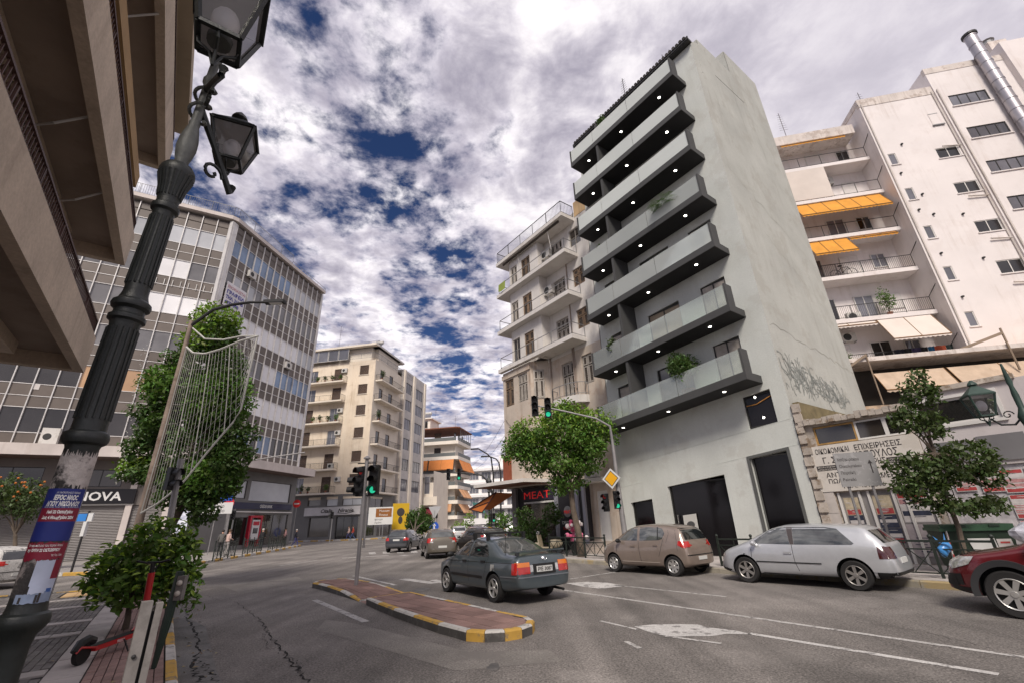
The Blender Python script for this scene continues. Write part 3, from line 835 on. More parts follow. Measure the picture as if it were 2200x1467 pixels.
# windows
for i, z in enumerate(LV):
    f = z+TH
    for j, (a, b) in enumerate(wins):
        zz_ = tl((a+b)/2, 0, f+.02)[2]
        gm = curtain_m if (i*3+j) % 3 == 0 or (j == 2 and i < 3) else (gl_room if (i+j) % 2 else gl_dark)
        if (i, j) == (1, 1): gm = mat('warm_blind', (.33,.25,.16), .5, nv=.2, spec=.7)
        window(gb, a, b, zz_, zz_+1.98, .1, 'plain', frame_dark, gm, n=1 if j == 0 else 2)
        if gm is not curtain_m and j != 1:
            c = MB(); wdt = b-a
            for s_ in range(5): c.box(.06+s_*.07,.1+s_*.07,.02,.05,.08,1.9)
            o = inst('curtain', c.mesh('curtain', curtain_m), gb, (a, .12, zz_))
w_ = window(gb, -4.97, -3.82, tl(-4.4,0,4.97)[2], tl(-4.4,0,6.3)[2], .12, 'plain', frame_dark, gl_black, n=1)
q = MB(); q.tube([(-4.9,.09,5.92),(-4.5,.09,5.88),(-4.15,.09,5.97),(-3.87,.09,6.04)], .022, 5); q.xf(tl).build('warm_pelmet', mat('warm_pelmet', (.45,.2,.05), .4), gb)
for (a, b, c, d) in doors:
    zc = tl((a+b)/2, 0, d)[2]; z0 = tl((a+b)/2, 0, c)[2]
    big = a < -9 and a > -10
    window(gb, a, b, z0, zc, .12, 'plain', frame_grey if a > -6 else frame_dark, gl_black, n=1, name='door')
    if a > -6:
        q = MB(); q.box(a-.1,a,-.1,-.03,c,d+.1); q.box(b,b+.1,-.1,-.03,c,d+.1); q.box(a,b,-.1,-.03,d,d+.1); q.xf(tl).build('door_surround', frame_grey, gb)
# big framed picture in the wide doorway (plain stand-in) and chrome pull
q = MB(); q.box(-8.75,-8.1,.04,.07,1.05,2.15); q.xf(tl).build('picture_panel', mat('picture_paper', (.5,.49,.46), .7, nv=.1), gb)
q = MB(); q.ball((-8.42,.03,1.72), .2, 14, 8, sz=(1,.08,.75)); q.xf(tl).build('picture_blot', mat('picture_ink', (.06,.06,.06), .8), gb)
q = MB(); q.tube([(-9.0,.03,.8),(-9.0,.03,2.2)], .025, 6); q.xf(tl).build('pull_handle', mat('chrome', (.7,.7,.7), .15, metal=1), gb)
# balconies
BX0, BX1, BD = -11.95, -4.0, 1.25
lens = MB(); lens.lathe([(0,-.012),(.062,-.012),(.072,0)], 14); lensm = lens.mesh('downlight', lamp_on)
for i, z in enumerate(LV):
    bx0 = BX0+(.55 if False else 0)
    b = MB()
    b.box(BX0,BX1,-BD,0,z+.002,z+TH,0)
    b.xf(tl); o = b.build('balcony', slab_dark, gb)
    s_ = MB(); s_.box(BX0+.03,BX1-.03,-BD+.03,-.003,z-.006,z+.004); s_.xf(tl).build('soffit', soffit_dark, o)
    e = MB()
    e.box(BX1-.08,BX1,-BD,-BD+.55,z+TH,z+TH+.98); e.xf(tl).build('end_panel', slab_dark, o)
    e = MB(); e.box(BX0,BX0+.08,-BD,-BD+.55,z+TH,z+TH+.98); e.xf(tl).build('end_panel', slab_dark, o)
    if i < 6:
        e = MB(); e.box(-9.75,-9.6,-BD+.05,-.002,z+TH,LV[i+1]-.004); e.xf(tl).build('divider', slab_dark, o)
    else:
        e = MB(); e.box(-9.75,-9.6,-BD+.2,-.002,z+TH,z+TH+1.5); e.xf(tl).build('divider', slab_dark, o)
    xs = [BX0+.09, -9.9, -7.1, BX1-.09]
    for a, c in zip(xs[:-1], xs[1:]):
        gl = MB(); gl.box(a+.012,c-.012,-BD+.03,-BD+.045,z+TH+.01,z+TH+.95); gl.xf(tl).build('glass_panel', gl_clear if i < 2 else (gl_paled if i < 4 else gl_paled_more), o)
    for lx in (-10.85,-8.1,-5.3):
        inst('downlight', lensm, o, tl(lx, -.68, z-.008))
for (lx, lz) in ((-4.5,6.18),(-4.35,5.3)):
    inst('painted_downlight_glint', lensm, gb, tl(lx, .112, lz), rx=R_(90), scale=(.6,.6,.6))  # glowing discs set on the pane paint the downlights' reflections
# loose plants on the balconies
def on_balcony(i, x, y=-.75): return RS.w(x, y, tl(x, y, LV[i]+TH)[2])
t = T('palm_plant', 'big bushy dwarf palm overhanging a balcony glass of the grey building', 'plant', on_balcony(3, -6.0, -.95), RS.ang)
q = MB(); q.lathe([(.18,0),(.25,.4),(.22,.4)], 10); q.build('pot', slab_dark, t)
fr_ = MB(); rr = random.Random(3)
for k in range(46):
    a = rr.uniform(0, 6.28); el = rr.uniform(-.1, 1.3); L_ = rr.uniform(.7, 1.15)
    p = [Vector((0,0,.55)), Vector((math.cos(a)*L_*.5*math.cos(el), math.sin(a)*L_*.5*math.cos(el), .55+L_*.55*math.sin(el)+.15)), Vector((math.cos(a)*L_*math.cos(el), math.sin(a)*L_*math.cos(el), .5+L_*.75*math.sin(el)-.1))]
    for j in range(10):
        tt = .25+.75*j/10; c = p[0].lerp(p[1], tt).lerp(p[1].lerp(p[2], tt), tt)
        for s_ in (-1, 1):
            ang = a+s_*1.0; tip = c+Vector((math.cos(ang)*.3, math.sin(ang)*.3, -.12)); sd_ = Vector((-math.sin(ang),math.cos(ang),0))*.012
            fr_.poly([c-sd_, tip, c+sd_])
fr_.build('fronds', leaf_dark, t)
potted('balcony_shrub', 'rounded dark green shrub behind the lowest balcony glass of the grey building', on_balcony(0, -6.9, -.7), 2.0, .78, leaf_dark, n=2300, size=.12, seed=11, pot=.28)
potted('balcony_grass', 'pale feathery plant at the left end of the second lowest grey balcony', on_balcony(1, -10.6, -.95), 1.15, .32, leaf_olive, n=420, size=.16, seed=12)
potted('balcony_grass', 'small spiky plant at the left of the fourth grey balcony from the bottom', on_balcony(3, -10.55, -.9), 1.25, .22, leaf_dark, n=240, size=.16, seed=13)
potted('balcony_shrub', 'dark shrub poking over the glass of the topmost grey balcony', on_balcony(6, -9.2, -.8), 1.7, .4, leaf_dark, n=500, size=.14, seed=14)
antenna('spiky tall aerial behind the middle of the grey tiled eave', RS.w(-8.45, 1.0, 26.4), 3.3, RS.ang, 9)
antenna('thin stub aerial nearest the top corner of the grey building', RS.w(-5.4, 1.0, 26.4), 2.1, RS.ang, 2)
antenna('small forked aerial over the far left end of the grey eave', RS.w(-11.4, 1.0, 26.4), 1.9, RS.ang, 4)

# ============================================================ OLD WHITE APARTMENT BUILDING
ow_wall = mat('old_white_render', (.60,.57,.54), .85, nv=.1, ns=.7, bump=.15, bs=25, streak=.55, stain=(.33,.28,.23), patch=.3, pcol=(.5,.46,.42), ps=.8)
ow_beige = mat('stained_beige_render', (.50,.43,.36), .88, nv=.15, ns=.9, bump=.2, bs=25, streak=.85, stain=(.24,.16,.11), patch=.6, pcol=(.40,.30,.23), ps=.9)
shut_brown = mat('shutter_brown', (.17,.115,.075), .75, nv=.3, ns=3, rv=.2)
shut_grey = mat('shutter_grey', (.33,.30,.265), .75, nv=.25, ns=3, rv=.15)
shut_slat = mat('shutter_slat_dark', (.07,.055,.045), .8, nv=.3)
ow = FT(RS, 'old_white_apartment_building', 'old off-white apartment building with long slab balconies and louvred shutters left of the grey tower', 'apartment building')
ZS = [11.65, 14.6, 17.65]; OT = .27
hr = []; hb = []
for z in ZS:
    f = z+OT
    hr += [(-15.95,-14.75,f+.02,f+2.05),(-14.0,-12.95,f+.75,f+2.05)]
    hb += [(-19.9,-19.08,f+.02,f+1.95),(-18.55,-17.5,f+.02,f+1.95)]
hr += [(-15.75,-14.68,8.55,10.9),(-13.95,-13.1,9.1,10.9),(-13.85,-13.02,.65,3.1)]
hl = [(-20.75,-19.75,9.1,11.0),(-19.25,-18.2,9.1,11.0)]
q = MB(); wall(q,-17.0,GX0-.04,11.4,21.2,hr,.25); q.build('wall', ow_wall, ow)
q = MB(); wall(q,-17.0,GX0-.04,0,11.4,hr,.25); q.build('wall', ow_beige, ow)
q = MB(); wall(q,-20.05,-16.6,11.6,20.5,hb,.2,y=-.7); q.poly([(-16.6,-.7,11.6),(-16.6,0,11.6),(-16.6,0,20.5),(-16.6,-.7,20.5)]); q.poly([(-20.05,-.7,11.6),(-20.05,9,11.6),(-20.05,9,20.5),(-20.05,-.7,20.5)])
q.build('bay_wall', ow_wall, ow)
q = MB(); wall(q,-21.0,-17.9,3.7,11.6,hl,.2,y=-.9); q.poly([(-17.9,-.9,3.7),(-17.0,0,3.7),(-17.0,0,11.6),(-17.9,-.9,11.6)]); q.poly([(-21,-.9,3.7),(-21,9,3.7),(-21,9,11.6),(-21,-.9,11.6)])
q.box(-21.05,-17.85,-.98,-.9,11.1,11.4); q.build('bay_wall', ow_beige, ow)
q = MB(); q.poly([(-21,9,0),(GX0,9,0),(GX0,9,21.2),(-21,9,21.2)]); q.poly([(-20.05,0,20.5),(GX0,0,20.5),(GX0,9,20.5),(-20.05,9,20.5)]); q.build('rear_wall', ow_wall, ow)
for i, z in enumerate(ZS+[20.5]):
    b = MB(); b.box(-21.15,-13.35,-1.2,0.0 if i else -.9,z,z+OT) ; b.box(-21.15,-20.06 if i else -20.9,0,6,z,z+OT)
    if i == 0: b.box(-17.0,-13.35,-.9,0,z,z+OT)
    o = b.build('balcony_slab', ow_wall, ow)
    r_ = MB()
    if i < 3: railing(r_, [(-20.9,3.0),(-20.9,-1.12),(-13.42,-1.12),(-13.42,-.03)], z+OT, .82, None, post=1.9)
    else: railing(r_, [(-21.05,5),(-21.05,-1.12),(-13.42,-1.12),(-13.42,-.03)], z+OT, .95, .13, post=1.5)
    r_.build('railing', steel_grey if i < 3 else steel_dark, o)
for k, (a, b, c, d) in enumerate(hr[:-1]):
    win_ = d-c < 1.6
    if k < 6: window(ow, a, b, c, d, .12, 'louver' if not (k == 5) else 'plain', shut_brown if (win_ and k < 4) else shut_grey, shut_slat if k != 5 else gl_room, n=2 if win_ else 3, bars=0 if k != 5 else 1, name='window')
    else: window(ow, a, b, c, d, .12, 'louver', shut_grey, shut_slat, n=3 if k == 6 else 2, name='window')
for k, (a, b, c, d) in enumerate(hb):
    window(ow, a, b, c, d, -.6, 'louver' if k not in (0,) else 'plain', shut_grey if k % 2 == 0 else shut_brown, shut_slat if k not in (0,) else gl_dark, n=2)
for (a, b, c, d) in hl: window(ow, a, b, c, d, -.8, 'louver', shut_brown if a < -20 else shut_grey, shut_slat, n=2 if a < -20 else 3)
sw = window(ow, 0, .7, 0, 1.95, 0, 'louver', shut_grey, shut_slat, n=2); sw.location = (-17.72,-.74,9.05); sw.rotation_euler = (0,0,R_(45))
window(ow, -13.85, -13.02, .65, 3.1, .1, 'plain', frame_white, mat('white_door', (.6,.59,.57), .5), n=1, name='door')
# small rounded balcony
b = MB(); pr = [(-16.3,0),(-16.2,-.55),(-15.8,-.85),(-14.6,-.85),(-13.9,-.6),(-13.65,-.2),(-13.6,0)]
b.prism(pr, 8.0, 8.45); o = b.build('rounded_balcony', ow_wall, ow)
r_ = MB(); railing(r_, pr, 8.45, .75, None, post=.6); r_.build('railing', steel_grey, o)
q = MB(); q.box(GX0-1.05,GX0-.04,-.02,.15,20.77,21.95); q.build('parapet', mat('ochre_parapet', (.52,.36,.2), .85, nv=.15, streak=.4), ow)
q = MB()
for z in ZS: q.tube([(-14.5,-.04,z-2.6),(-14.5,-.04,z)], .04, 6)
q.tube([(-14.6,-.06,4.2),(-14.6,-.06,11.6)], .05, 6); q.tube([(-16.75,-.05,4.2),(-16.75,-.05,11.6)], .05, 6); q.build('drainpipe', mat('drainpipe', (.30,.24,.2), .7), ow)
# awning arm under roof slab
q = MB(); q.box(-20.5,-13.9,-1.0,-.9,20.36,20.48); q.build('awning_roll', shut_slat, ow)
for x in (-18.6,-15.1):
    q = MB(); q.tube([(x,-.95,20.4),(x+.05,-.75,18.9)], .018, 5); q.build('awning_arm', frame_white, ow)
gq = 'air conditioners on the old white building'
aircon(ow, 'white air conditioner on the topmost balcony wall of the old white building', RS.w(-16.2, -.02, 19.0), RS.ang, gq)
aircon(ow, 'air conditioner with dark grill on the second balcony wall from the top', RS.w(-16.2, -.02, 16.1), RS.ang, gq)
t = tag(MB().build('towel', mat('green_cloth', (.22,.27,.06), .9), None), 'green cloth hung on a railing at the top left of the old white building', 'cloth')
q = MB(); q.add([(0,0,0),(.9,0,.02),(.92,-.05,-.7),(.45,-.09,-.78),(.02,-.04,-.62)], [(0,1,2,3,4)]); t.data = q.mesh('towel', MATS['green_cloth']); t.location = RS.w(-20.85,-1.2,18.72); t.rotation_euler = (0,0,RS.ang)
# shop at street level
shop_black = mat('shop_black', (.025,.023,.026), .5); shop_grey = mat('shop_grey_panel', (.2,.19,.2), .6); led_red = mat('red_sign_letters', (.75,.03,.03), .5, emit=.12, nv=.05)
white_let = mat('white_letters', (.75,.74,.72), .5, nv=.03)
sf = FT(RS, 'meat_shop_front', 'black restaurant front with red lettering under the clipped tree', 'shop front')
q = MB(); q.box(-20.9,-14.3,-.3,.3,.15,3.68); q.build('facade', shop_black, sf)
q = MB(); q.box(-19.9,-16.9,-.36,-.3,2.9,3.5); q.build('fascia_board', mat('shop_fascia', (.03,.025,.045), .4), sf)
lettering(sf, 'MEAT', -19.85, -.38, 3.0, .42, led_red, width=2.55)
q = MB(); q.box(-19.7,-17.0,-.34,-.3,.75,2.7); q.build('shop_window', gl_room, sf)
q = MB(); q.box(-19.8,-16.9,-.40,-.31,2.72,2.82); q.build('window_head', frame_white, sf)
for x in (-16.75,-15.0,-14.45): 
    q = MB(); q.box(x-.1,x+.12,-.42,-.3,.15,3.4); q.build('steel_column', mat('grey_column', (.3,.3,.34), .5), sf)
q = MB(); q.box(-20.95,-20.5,-.5,.3,.15,3.68); q.build('corner_pier', shop_grey, sf)
q = MB(); q.lathe([(0,-.35),(.3,-.35),(.3,-.33)], 20, (-15.85,0,2.15), ax='y', m=0); q.build('round_emblem', mat('emblem_grey', (.25,.25,.25), .6), sf)
lettering(sf, 'MEAT', -16.12, -.37, 2.05, .17, led_red, width=.55)
lettering(sf, 'DELIVERY', -16.35, -.345, 1.5, .16, white_let, width=1.0)
q = MB(); q.box(-16.3,-15.3,-.345,-.32,1.2,1.36); q.build('red_strip', mat('red_strip', (.25,.02,.02), .6), sf)
q = MB(); q.prism([(-22.3,-2.6),(-17.4,-2.2),(-17.2,.0),(-22.3,.0)], 3.85, 4.05); q.build('canopy', ow_wall, sf)
q = MB(); q.prism([(-22.25,-2.5),(-17.5,-2.1),(-17.3,-.05),(-22.25,-.05)], 3.8, 3.85); q.build('canopy_soffit', mat('canopy_brown', (.2,.09,.05), .8), sf)
q = MB(); q.box(-21.0,-20.3,-1.1,-.9,4.05,5.7); q.build('rust_panel', mat('rust_panel', (.22,.06,.03), .8, nv=.2), sf)
# doorway steps
st = FT(RS, 'doorway_steps', 'marble entrance steps below the white door beside the grey building', 'steps')
for k in range(4):
    q = MB(); q.box(-15.0+.02*k,-12.45,-1.25+.3*k,.02,.14+.13*k,.27+.13*k-.003); q.build('step', mat('marble_step', (.42,.36,.31), .6, nv=.12, rv=.06), st)
aircon(ow, 'air conditioner on the low canopy beside the clipped tree', RS.w(-13.3,-.55,3.75), RS.ang)
q = MB(); q.box(-14.2,-12.4,-1.0,0,3.5,3.7); q.build('door_canopy', ow_wall, ow)
# orange cafe awning at the corner
t = FT(RS, 'cafe_awning', 'orange striped cafe awning sticking out at the far street corner', 'awning')
oc = mat('orange_canvas', (.42,.12,.02), .85, nv=.15); tr_ = mat('awning_trim', (.06,.02,.02), .8)
q = MB(); P_ = [(-20.95,-.2,3.45),(-20.95,-1.7,3.5),(-24.0,-1.9,2.6),(-24.0,-.2,2.55)]
q.add(P_+[(-21.6,-1.6,2.35),(-24.0,-1.9,2.6)], [(0,1,2,3)]); q.poly([(-20.95,-1.7,3.5),(-21.7,-2.3,2.35),(-24.0,-1.9,2.6)]); q.build('canvas', oc, t)
q = MB()
for a, b in (((-20.95,-1.72,3.52),(-24.0,-1.92,2.62)),((-21.7,-2.32,2.33),(-24.0,-1.92,2.6)),((-20.95,-1.72,3.5),(-21.7,-2.32,2.35)),((-21.3,-2.0,2.95),(-24.0,-1.92,2.6))): q.beam(a,b,.07,.05)
q.build('trim', tr_, t)
# ============================================================ LOW SHOP WITH PAINTED SIGN
old_plaster = mat('crumbling_plaster', (.42,.37,.32), .9, nv=.25, ns=1.5, bump=.5, bs=14, streak=.6, stain=(.12,.09,.07), patch=.9, pcol=(.22,.16,.11), ps=2.2)
sign_white = mat('sign_board_white', (.58,.54,.49), .75, nv=.08, ns=1.2, patch=.35, pcol=(.45,.40,.34), ps=1.6)
ink = mat('sign_ink', (.035,.03,.03), .7, nv=.15)
marble = mat('marble_cladding', (.44,.40,.37), .55, nv=.18, ns=1.8, rv=.1)
shutter_metal = mat('metal_shutter', (.25,.235,.23), .6, nv=.15, metal=.2, patch=.4, pcol=(.16,.13,.12), ps=1.5)
ls = FT(RS, 'builders_office', 'crumbling single storey builders office with a white hand painted Greek sign', 'shop')
q = MB(); wall(q,-3.2,.12,0,4.72,[(-2.72,-.1,3.88,4.55),(-2.6,-.1,.15,2.28)],.25); q.poly([(-3.2,0,4.72),(.12,0,4.72),(.12,7.5,4.72),(-3.2,7.5,4.72)]); q.build('wall', old_plaster, ls)
q = MB(); q.box(-3.22,-3.0,-.06,.15,0,5.5)
rr = random.Random(2)
for k in range(13):
    z_ = .5+k*.39; q.box(-3.2+rr.uniform(-.03,.03),-2.92+rr.uniform(-.05,.04),-.12+rr.uniform(-.03,.03),-.05,z_,z_+.3)
q.build('ragged_pier', old_plaster, ls)
q = MB()
for k in range(16):
    x = -3.1+k*.2; q.box(x,x+.19,-.16+rr.uniform(-.03,.03),.1,4.62+rr.uniform(-.03,.02),4.8+rr.uniform(-.05,.06))
q.build('broken_cornice', old_plaster, ls)
q = MB(); q.add([(-3.2,.15,5.6),(-3.2,6.5,5.6),(-3.0,6.5,5.6),(-3.0,.15,5.6),(-3.2,.15,4.7),(-3.2,6.5,4.7),(-3.0,6.5,4.7),(-3.0,.15,4.7)],[(0,1,2,3),(4,7,6,5),(0,3,7,4),(3,2,6,7),(2,1,5,6)])
q.build('party_wall', mat('mossy_wall', (.16,.13,.07), .95, nv=.35, ns=2, streak=.7, stain=(.05,.05,.02)), ls)
w_ = window(ls,-2.72,-1.45,3.9,4.53,.06,'plain',frame_wood,gl_dark,n=1); window(ls,-1.45,-.62,3.9,4.53,.06,'plain',frame_white,gl_room,n=1); window(ls,-.62,-.12,3.9,4.53,.06,'plain',frame_white,gl_dark,n=1)
sb = MB(); sb.box(-2.98,.1,-.09,-.005,2.32,3.86); so = sb.build('sign_board', sign_white, ls)
def let(p, txt, x0, x1, z, h, m, **k): lettering(p, txt, x0, -.094, z, h, m, width=x1-x0, ext=.002, **k)
let(so,'ΟΙΚΟΔΟΜΙΚΑΙ',-2.82,-1.78,3.58,.17,ink,bold=.002); let(so,'ΕΠΙΧΕΙΡΗΣΕΙΣ',-1.62,-.35,3.58,.17,ink,bold=.002)
let(so,'Γ. Σ',-2.66,-2.25,3.25,.2,ink,bold=.002); let(so,'ΚΟΠΟΥΛΟΣ',-1.7,-.5,3.3,.22,ink,bold=.003); let(so,'ΡΗΣ',-1.2,-.88,3.07,.19,ink,bold=.002)
q = MB(); q.box(-2.9,-2.25,-.098,-.091,3.02,3.18); q.box(-.84,-.2,-.098,-.091,3.06,3.24); q.build('black_plate', ink, so)
lettering(so,'πολιτικοι',-2.87,-.1,3.11,.05,sign_white,width=.55,ext=.001); lettering(so,'μηχανικοι',-2.87,-.1,3.035,.05,sign_white,width=.55,ext=.001)
lettering(so,'μηχανολ.',-.81,-.1,3.16,.055,sign_white,width=.5,ext=.001); lettering(so,'ηλεκτρολ.',-.81,-.1,3.08,.055,sign_white,width=.5,ext=.001)
let(so,'ΑΝΤΙΠΑΡΟΧΗ',-2.68,-1.2,2.78,.15,ink,bold=.001); let(so,'ΜΕΛΕΤΑΙ',-1.05,-.25,2.87,.15,ink,bold=.001)
let(so,'ΠΩΛΟΥΝΤΑΙ',-2.66,-1.5,2.58,.14,ink,bold=.001); let(so,'ΔΙΑΜΕΡΙΣΜΑΤΑ',-1.42,-.1,2.65,.15,ink,bold=.001)
let(so,'ΤΗΛ. 4512516 – 4523251',-2.3,-.2,2.4,.12,ink,bold=.000)
for k in range(3):
    q = MB(); q.box(-3.0+.003,-2.62,-.07,-.005,.25+k*.69,.93+k*.69); q.build('marble_slab', marble, ls)
q = MB(); q.box(-2.6,-.1,.05,.1,.15,2.28); q.build('shutter', shutter_metal, ls)
for x in (-2.55,-1.95,-1.7,-1.05,-.75,-.15):
    q = MB(); q.box(x,x+.07,.0,.06,.15,2.28); q.build('shutter_guide', frame_white, ls)
pc = [mat('poster_red', (.36,.05,.05), .7, nv=.25, ns=6), mat('poster_cream', (.45,.38,.27), .7, nv=.3, ns=7), mat('poster_navy', (.03,.035,.06), .6, nv=.4, ns=8), mat('poster_white', (.5,.47,.46), .7, nv=.15, ns=5), mat('poster_pink', (.42,.22,.22), .7, nv=.3, ns=9), mat('poster_grey', (.33,.29,.3), .8, nv=.2, ns=4)]
POST = []
def poster(label, fr, x, z, w_, h, cols, y=-.03, seed=0, group=None):
    t = T('wall_poster', label, 'poster', fr.w(x, y, z), fr.ang, group); rr = random.Random(seed)
    q = MB(); q.box(0,w_,0,.006,0,h); q.build('sheet', pc[cols[0]], t)
    q = MB()
    for k, c in enumerate(cols[1:]):
        a = h*k/len(cols[1:]); q.box(.02,w_-.02,-.003,0,a+.02,a+h/len(cols[1:])-.01,k)
    q.build('print', [pc[c] for c in cols[1:]], t)
    q = MB()
    for k in range(9):
        zz_ = h*(.1+.8*rr.random()); a = w_*rr.uniform(.08,.4); q.box(a,a+w_*rr.uniform(.15,.5),-.006,-.003,zz_,zz_+h*.022)
    q.build('print_lines', pc[3] if cols[1] in (0,2) else pc[2], t)
    return t
gpo = 'posters pasted along the right pavement'
poster('cream and red gig poster on the left shutter bay of the sign shop', RS, -2.42, 1.55, .42, .55, (1,0,1,1), .04, 1, gpo)
poster('dark navy poster right under the left gig poster', RS, -2.42, 1.12, .42, .42, (2,2,3,2), .04, 2, gpo)
poster('red and cream gig poster on the middle shutter bay', RS, -1.6, 1.55, .48, .58, (1,0,1,1), .04, 3, gpo)
poster('navy poster in the middle of the middle shutter bay', RS, -1.6, 1.16, .48, .38, (2,2,3,2), .04, 4, gpo)
poster('red blue poster lowest on the middle shutter bay', RS, -1.58, .72, .48, .42, (2,0,3,2), .04, 5, gpo)
poster('red protest poster with white captions on the right shutter bay', RS, -.95, 1.3, .72, .85, (3,3,2,3,4,0), .04, 6, gpo)
poster('faded grey poster low on the right shutter bay', RS, -.98, .35, .75, .9, (5,5), .04, 7, gpo)
# ---- second low building with the wide dark window
lw = mat('low_white_render', (.50,.46,.455), .85, nv=.1, ns=.8, bump=.15, streak=.5, stain=(.3,.24,.2), patch=.3, pcol=(.4,.35,.33))
l2 = FT(RS, 'low_white_shop', 'low pinkish white shop building with one wide dark framed window above torn posters', 'shop')
q = MB(); wall(q,.12,6,0,5.0,[(.3,2.05,4.0,4.72),(.3,2.4,.2,2.75)],.2,y=-.02); q.poly([(.12,-.02,5),(6,-.02,5),(6,9,5),(.12,9,5)]); q.build('wall', lw, l2)
window(l2,.3,2.05,4.0,4.72,.02,'plain',frame_white,gl_dark,n=1)
q = MB(); q.box(.2,2.15,-.08,-.022,3.9,3.985); q.box(.2,2.15,-.08,-.022,4.735,4.82); q.box(.2,.285,-.08,-.022,3.985,4.735); q.box(2.065,2.15,-.08,-.022,3.985,4.735); q.build('window_surround', frame_white, l2)
q = MB(); q.box(.1,2.6,-.12,.2,4.98,5.12); q.build('coping', old_plaster, l2)
q = MB(); q.box(1.35,2.3,-.06,-.022,2.85,3.55); q.box(.25,1.2,-.05,-.022,2.9,3.5); q.build('grey_board', mat('grey_board', (.16,.155,.16), .6), l2)
q = MB(); q.box(.3,2.4,.05,.1,.2,2.75); q.build('hoarding', mat('torn_paper_wall', (.42,.40,.41), .85, nv=.4, ns=4, patch=.7, pcol=(.25,.22,.24), ps=3), l2)
for k, (x, z) in enumerate([(1.5,2.0),(1.5,1.35),(2.0,2.05),(2.0,1.4),(1.05,2.05),(.5,2.1),(1.5,.7),(2.02,.75)]):
    poster('red and white protest poster, row %s, torn hoarding by the bin' % ['one, left','two, left','one, right','two, right','one, middle','one, far left','three, left','three, right'][k], RS, x, z, .46, .6, (3,0,4,4,3,0), .01, 20+k, gpo)

# ============================================================ WHITE APARTMENT BUILDING (right, behind)
wa_m = mat('white_render', (.72,.67,.655), .85, nv=.06, ns=.4, bump=.12, bs=12, streak=.45, stain=(.42,.35,.3), patch=.25, pcol=(.6,.53,.5), ps=.5)
wa_d = mat('weathered_parapet', (.6,.54,.5), .9, nv=.15, ns=1, streak=.9, stain=(.16,.11,.08), patch=.55, pcol=(.3,.23,.19), ps=1.6, bump=.2)
gl_grey = glassy('window_glass_grey', (.13,.13,.15)); gl_pale = glassy('window_glass_pale', (.30,.31,.34), rv=.25)
wa = FT(WA, 'white_apartment_building', 'large white apartment block with awninged balconies and a blank side wall of small windows', 'apartment building')
YB, YS = 2.3, 1.0
SL = [10.05, 13.5, 16.75, 20.0, 23.3, 26.4]
hw = [(22.35,22.85,24.5,25.5),(22.42,22.92,21.35,22.35),(22.48,22.98,18.15,19.15),(22.52,23.02,14.98,15.98),(22.54,23.04,11.75,12.75),
      (25.28,26.65,24.4,25.3),(25.3,26.7,21.3,22.2),(25.34,26.75,18.1,19.0),(25.4,26.8,15.0,15.95)]
q = MB(); wall(q,21.95,26.95,0,31.0,hw,.18); q.poly([(21.95,0,0),(21.95,6,0),(21.95,6,31),(21.95,0,31)]); q.poly([(21.95,0,31),(26.95,0,31),(26.95,9,31),(21.95,9,31)]); q.build('wall', wa_m, wa)
hr4 = [(27.58,29.95,28.7,29.75),(27.6,29.97,25.55,26.6),(27.63,30.0,22.5,23.5),(27.67,30.0,19.4,20.45),(27.7,30.05,16.2,17.2),(27.7,30.05,13,14)]
q = MB(); wall(q,26.95,32.0,0,32.7,hr4,.18,y=-.12); q.poly([(26.95,-.12,0),(26.95,8,0),(26.95,8,32.7),(26.95,-.12,32.7)]); q.poly([(26.95,-.12,32.7),(40,-.12,32.7),(40,9,32.7),(26.95,9,32.7)]); q.box(32.0,34.2,-.5,4,0,33.6); q.box(34.2,46,-.2,8,0,31.5); q.build('wall', wa_m, wa)
q = MB(); wall(q,12.0,21.95,0,29.0,[],.2,y=YB); q.poly([(12,YB,29),(21.95,YB,29),(21.95,9,29),(12,9,29)]); q.build('rear_balcony_wall', wa_m, wa)
q = MB(); q.box(12,21.6,YS-.15,YB,28.75,29.6); q.build('parapet', wa_d, wa)
q = MB(); q.box(21.93,26.97,-.03,.25,30.3,31.05); q.box(26.93,32.02,-.15,.1,32.2,32.75); q.box(21.9,22.0,-.02,4,30.6,31.04); q.build('parapet', wa_d, wa)
for (a, b, c, d) in hw:
    small = b-a < .8
    window(wa,a,b,c,d,.06,'plain',frame_white,gl_grey if small else gl_dark,n=1 if small else 2, bars=0)
    q = MB(); q.box(a-.06,b+.08,-.06,0,c-.07,c-.005); q.build('window_sill', wa_m, wa)
for (a, b, c, d) in hr4:
    window(wa,a,b,c,d,-.06,'plain',frame_dark,gl_grey,n=4); q = MB(); q.box(a-.08,b+.1,-.2,-.12,c-.08,c-.005); q.build('window_sill', wa_m, wa)
q = MB(); q.box(25.9,26.5,-.03,0,27.4,28.4); q.build('blind_panel', wa_m, wa)
q = MB(); q.box(25.85,26.6,-.1,0,27.3,27.38); q.box(25.9,26.5,-.04,-.0,28.4,28.45); q.build('window_ledge', steel_grey, wa)
q = MB()
for x, y in ((22.1,-.06),(26.8,-.07),(27.1,-.2)): q.tube([(x,y,5),(x,y,30.5)], .05, 6)
for (x, z) in ((27.3,25.2),(27.4,20.8),(27.5,17.4),(27.5,14.2)): q.tube([(26.85,-.1,z),(25.7,-.14,z+.12)], .05, 6)
q.build('drainpipe', mat('white_pipe', (.55,.5,.46), .7, nv=.2, streak=.4, stain=(.3,.18,.1)), wa)
for k, (x, z) in enumerate(((23.4,26.1),(23.2,21.6),(22.55,23.6),(23.3,19.9),(22.6,20.4),(22.7,16.9),(24.9,19.6),(22.75,13.7),(24.8,16.2))):
    q = MB(); q.box(x,x+.12,-.14,0,z,z+.09); q.build('vent_spout', steel_dark, wa)
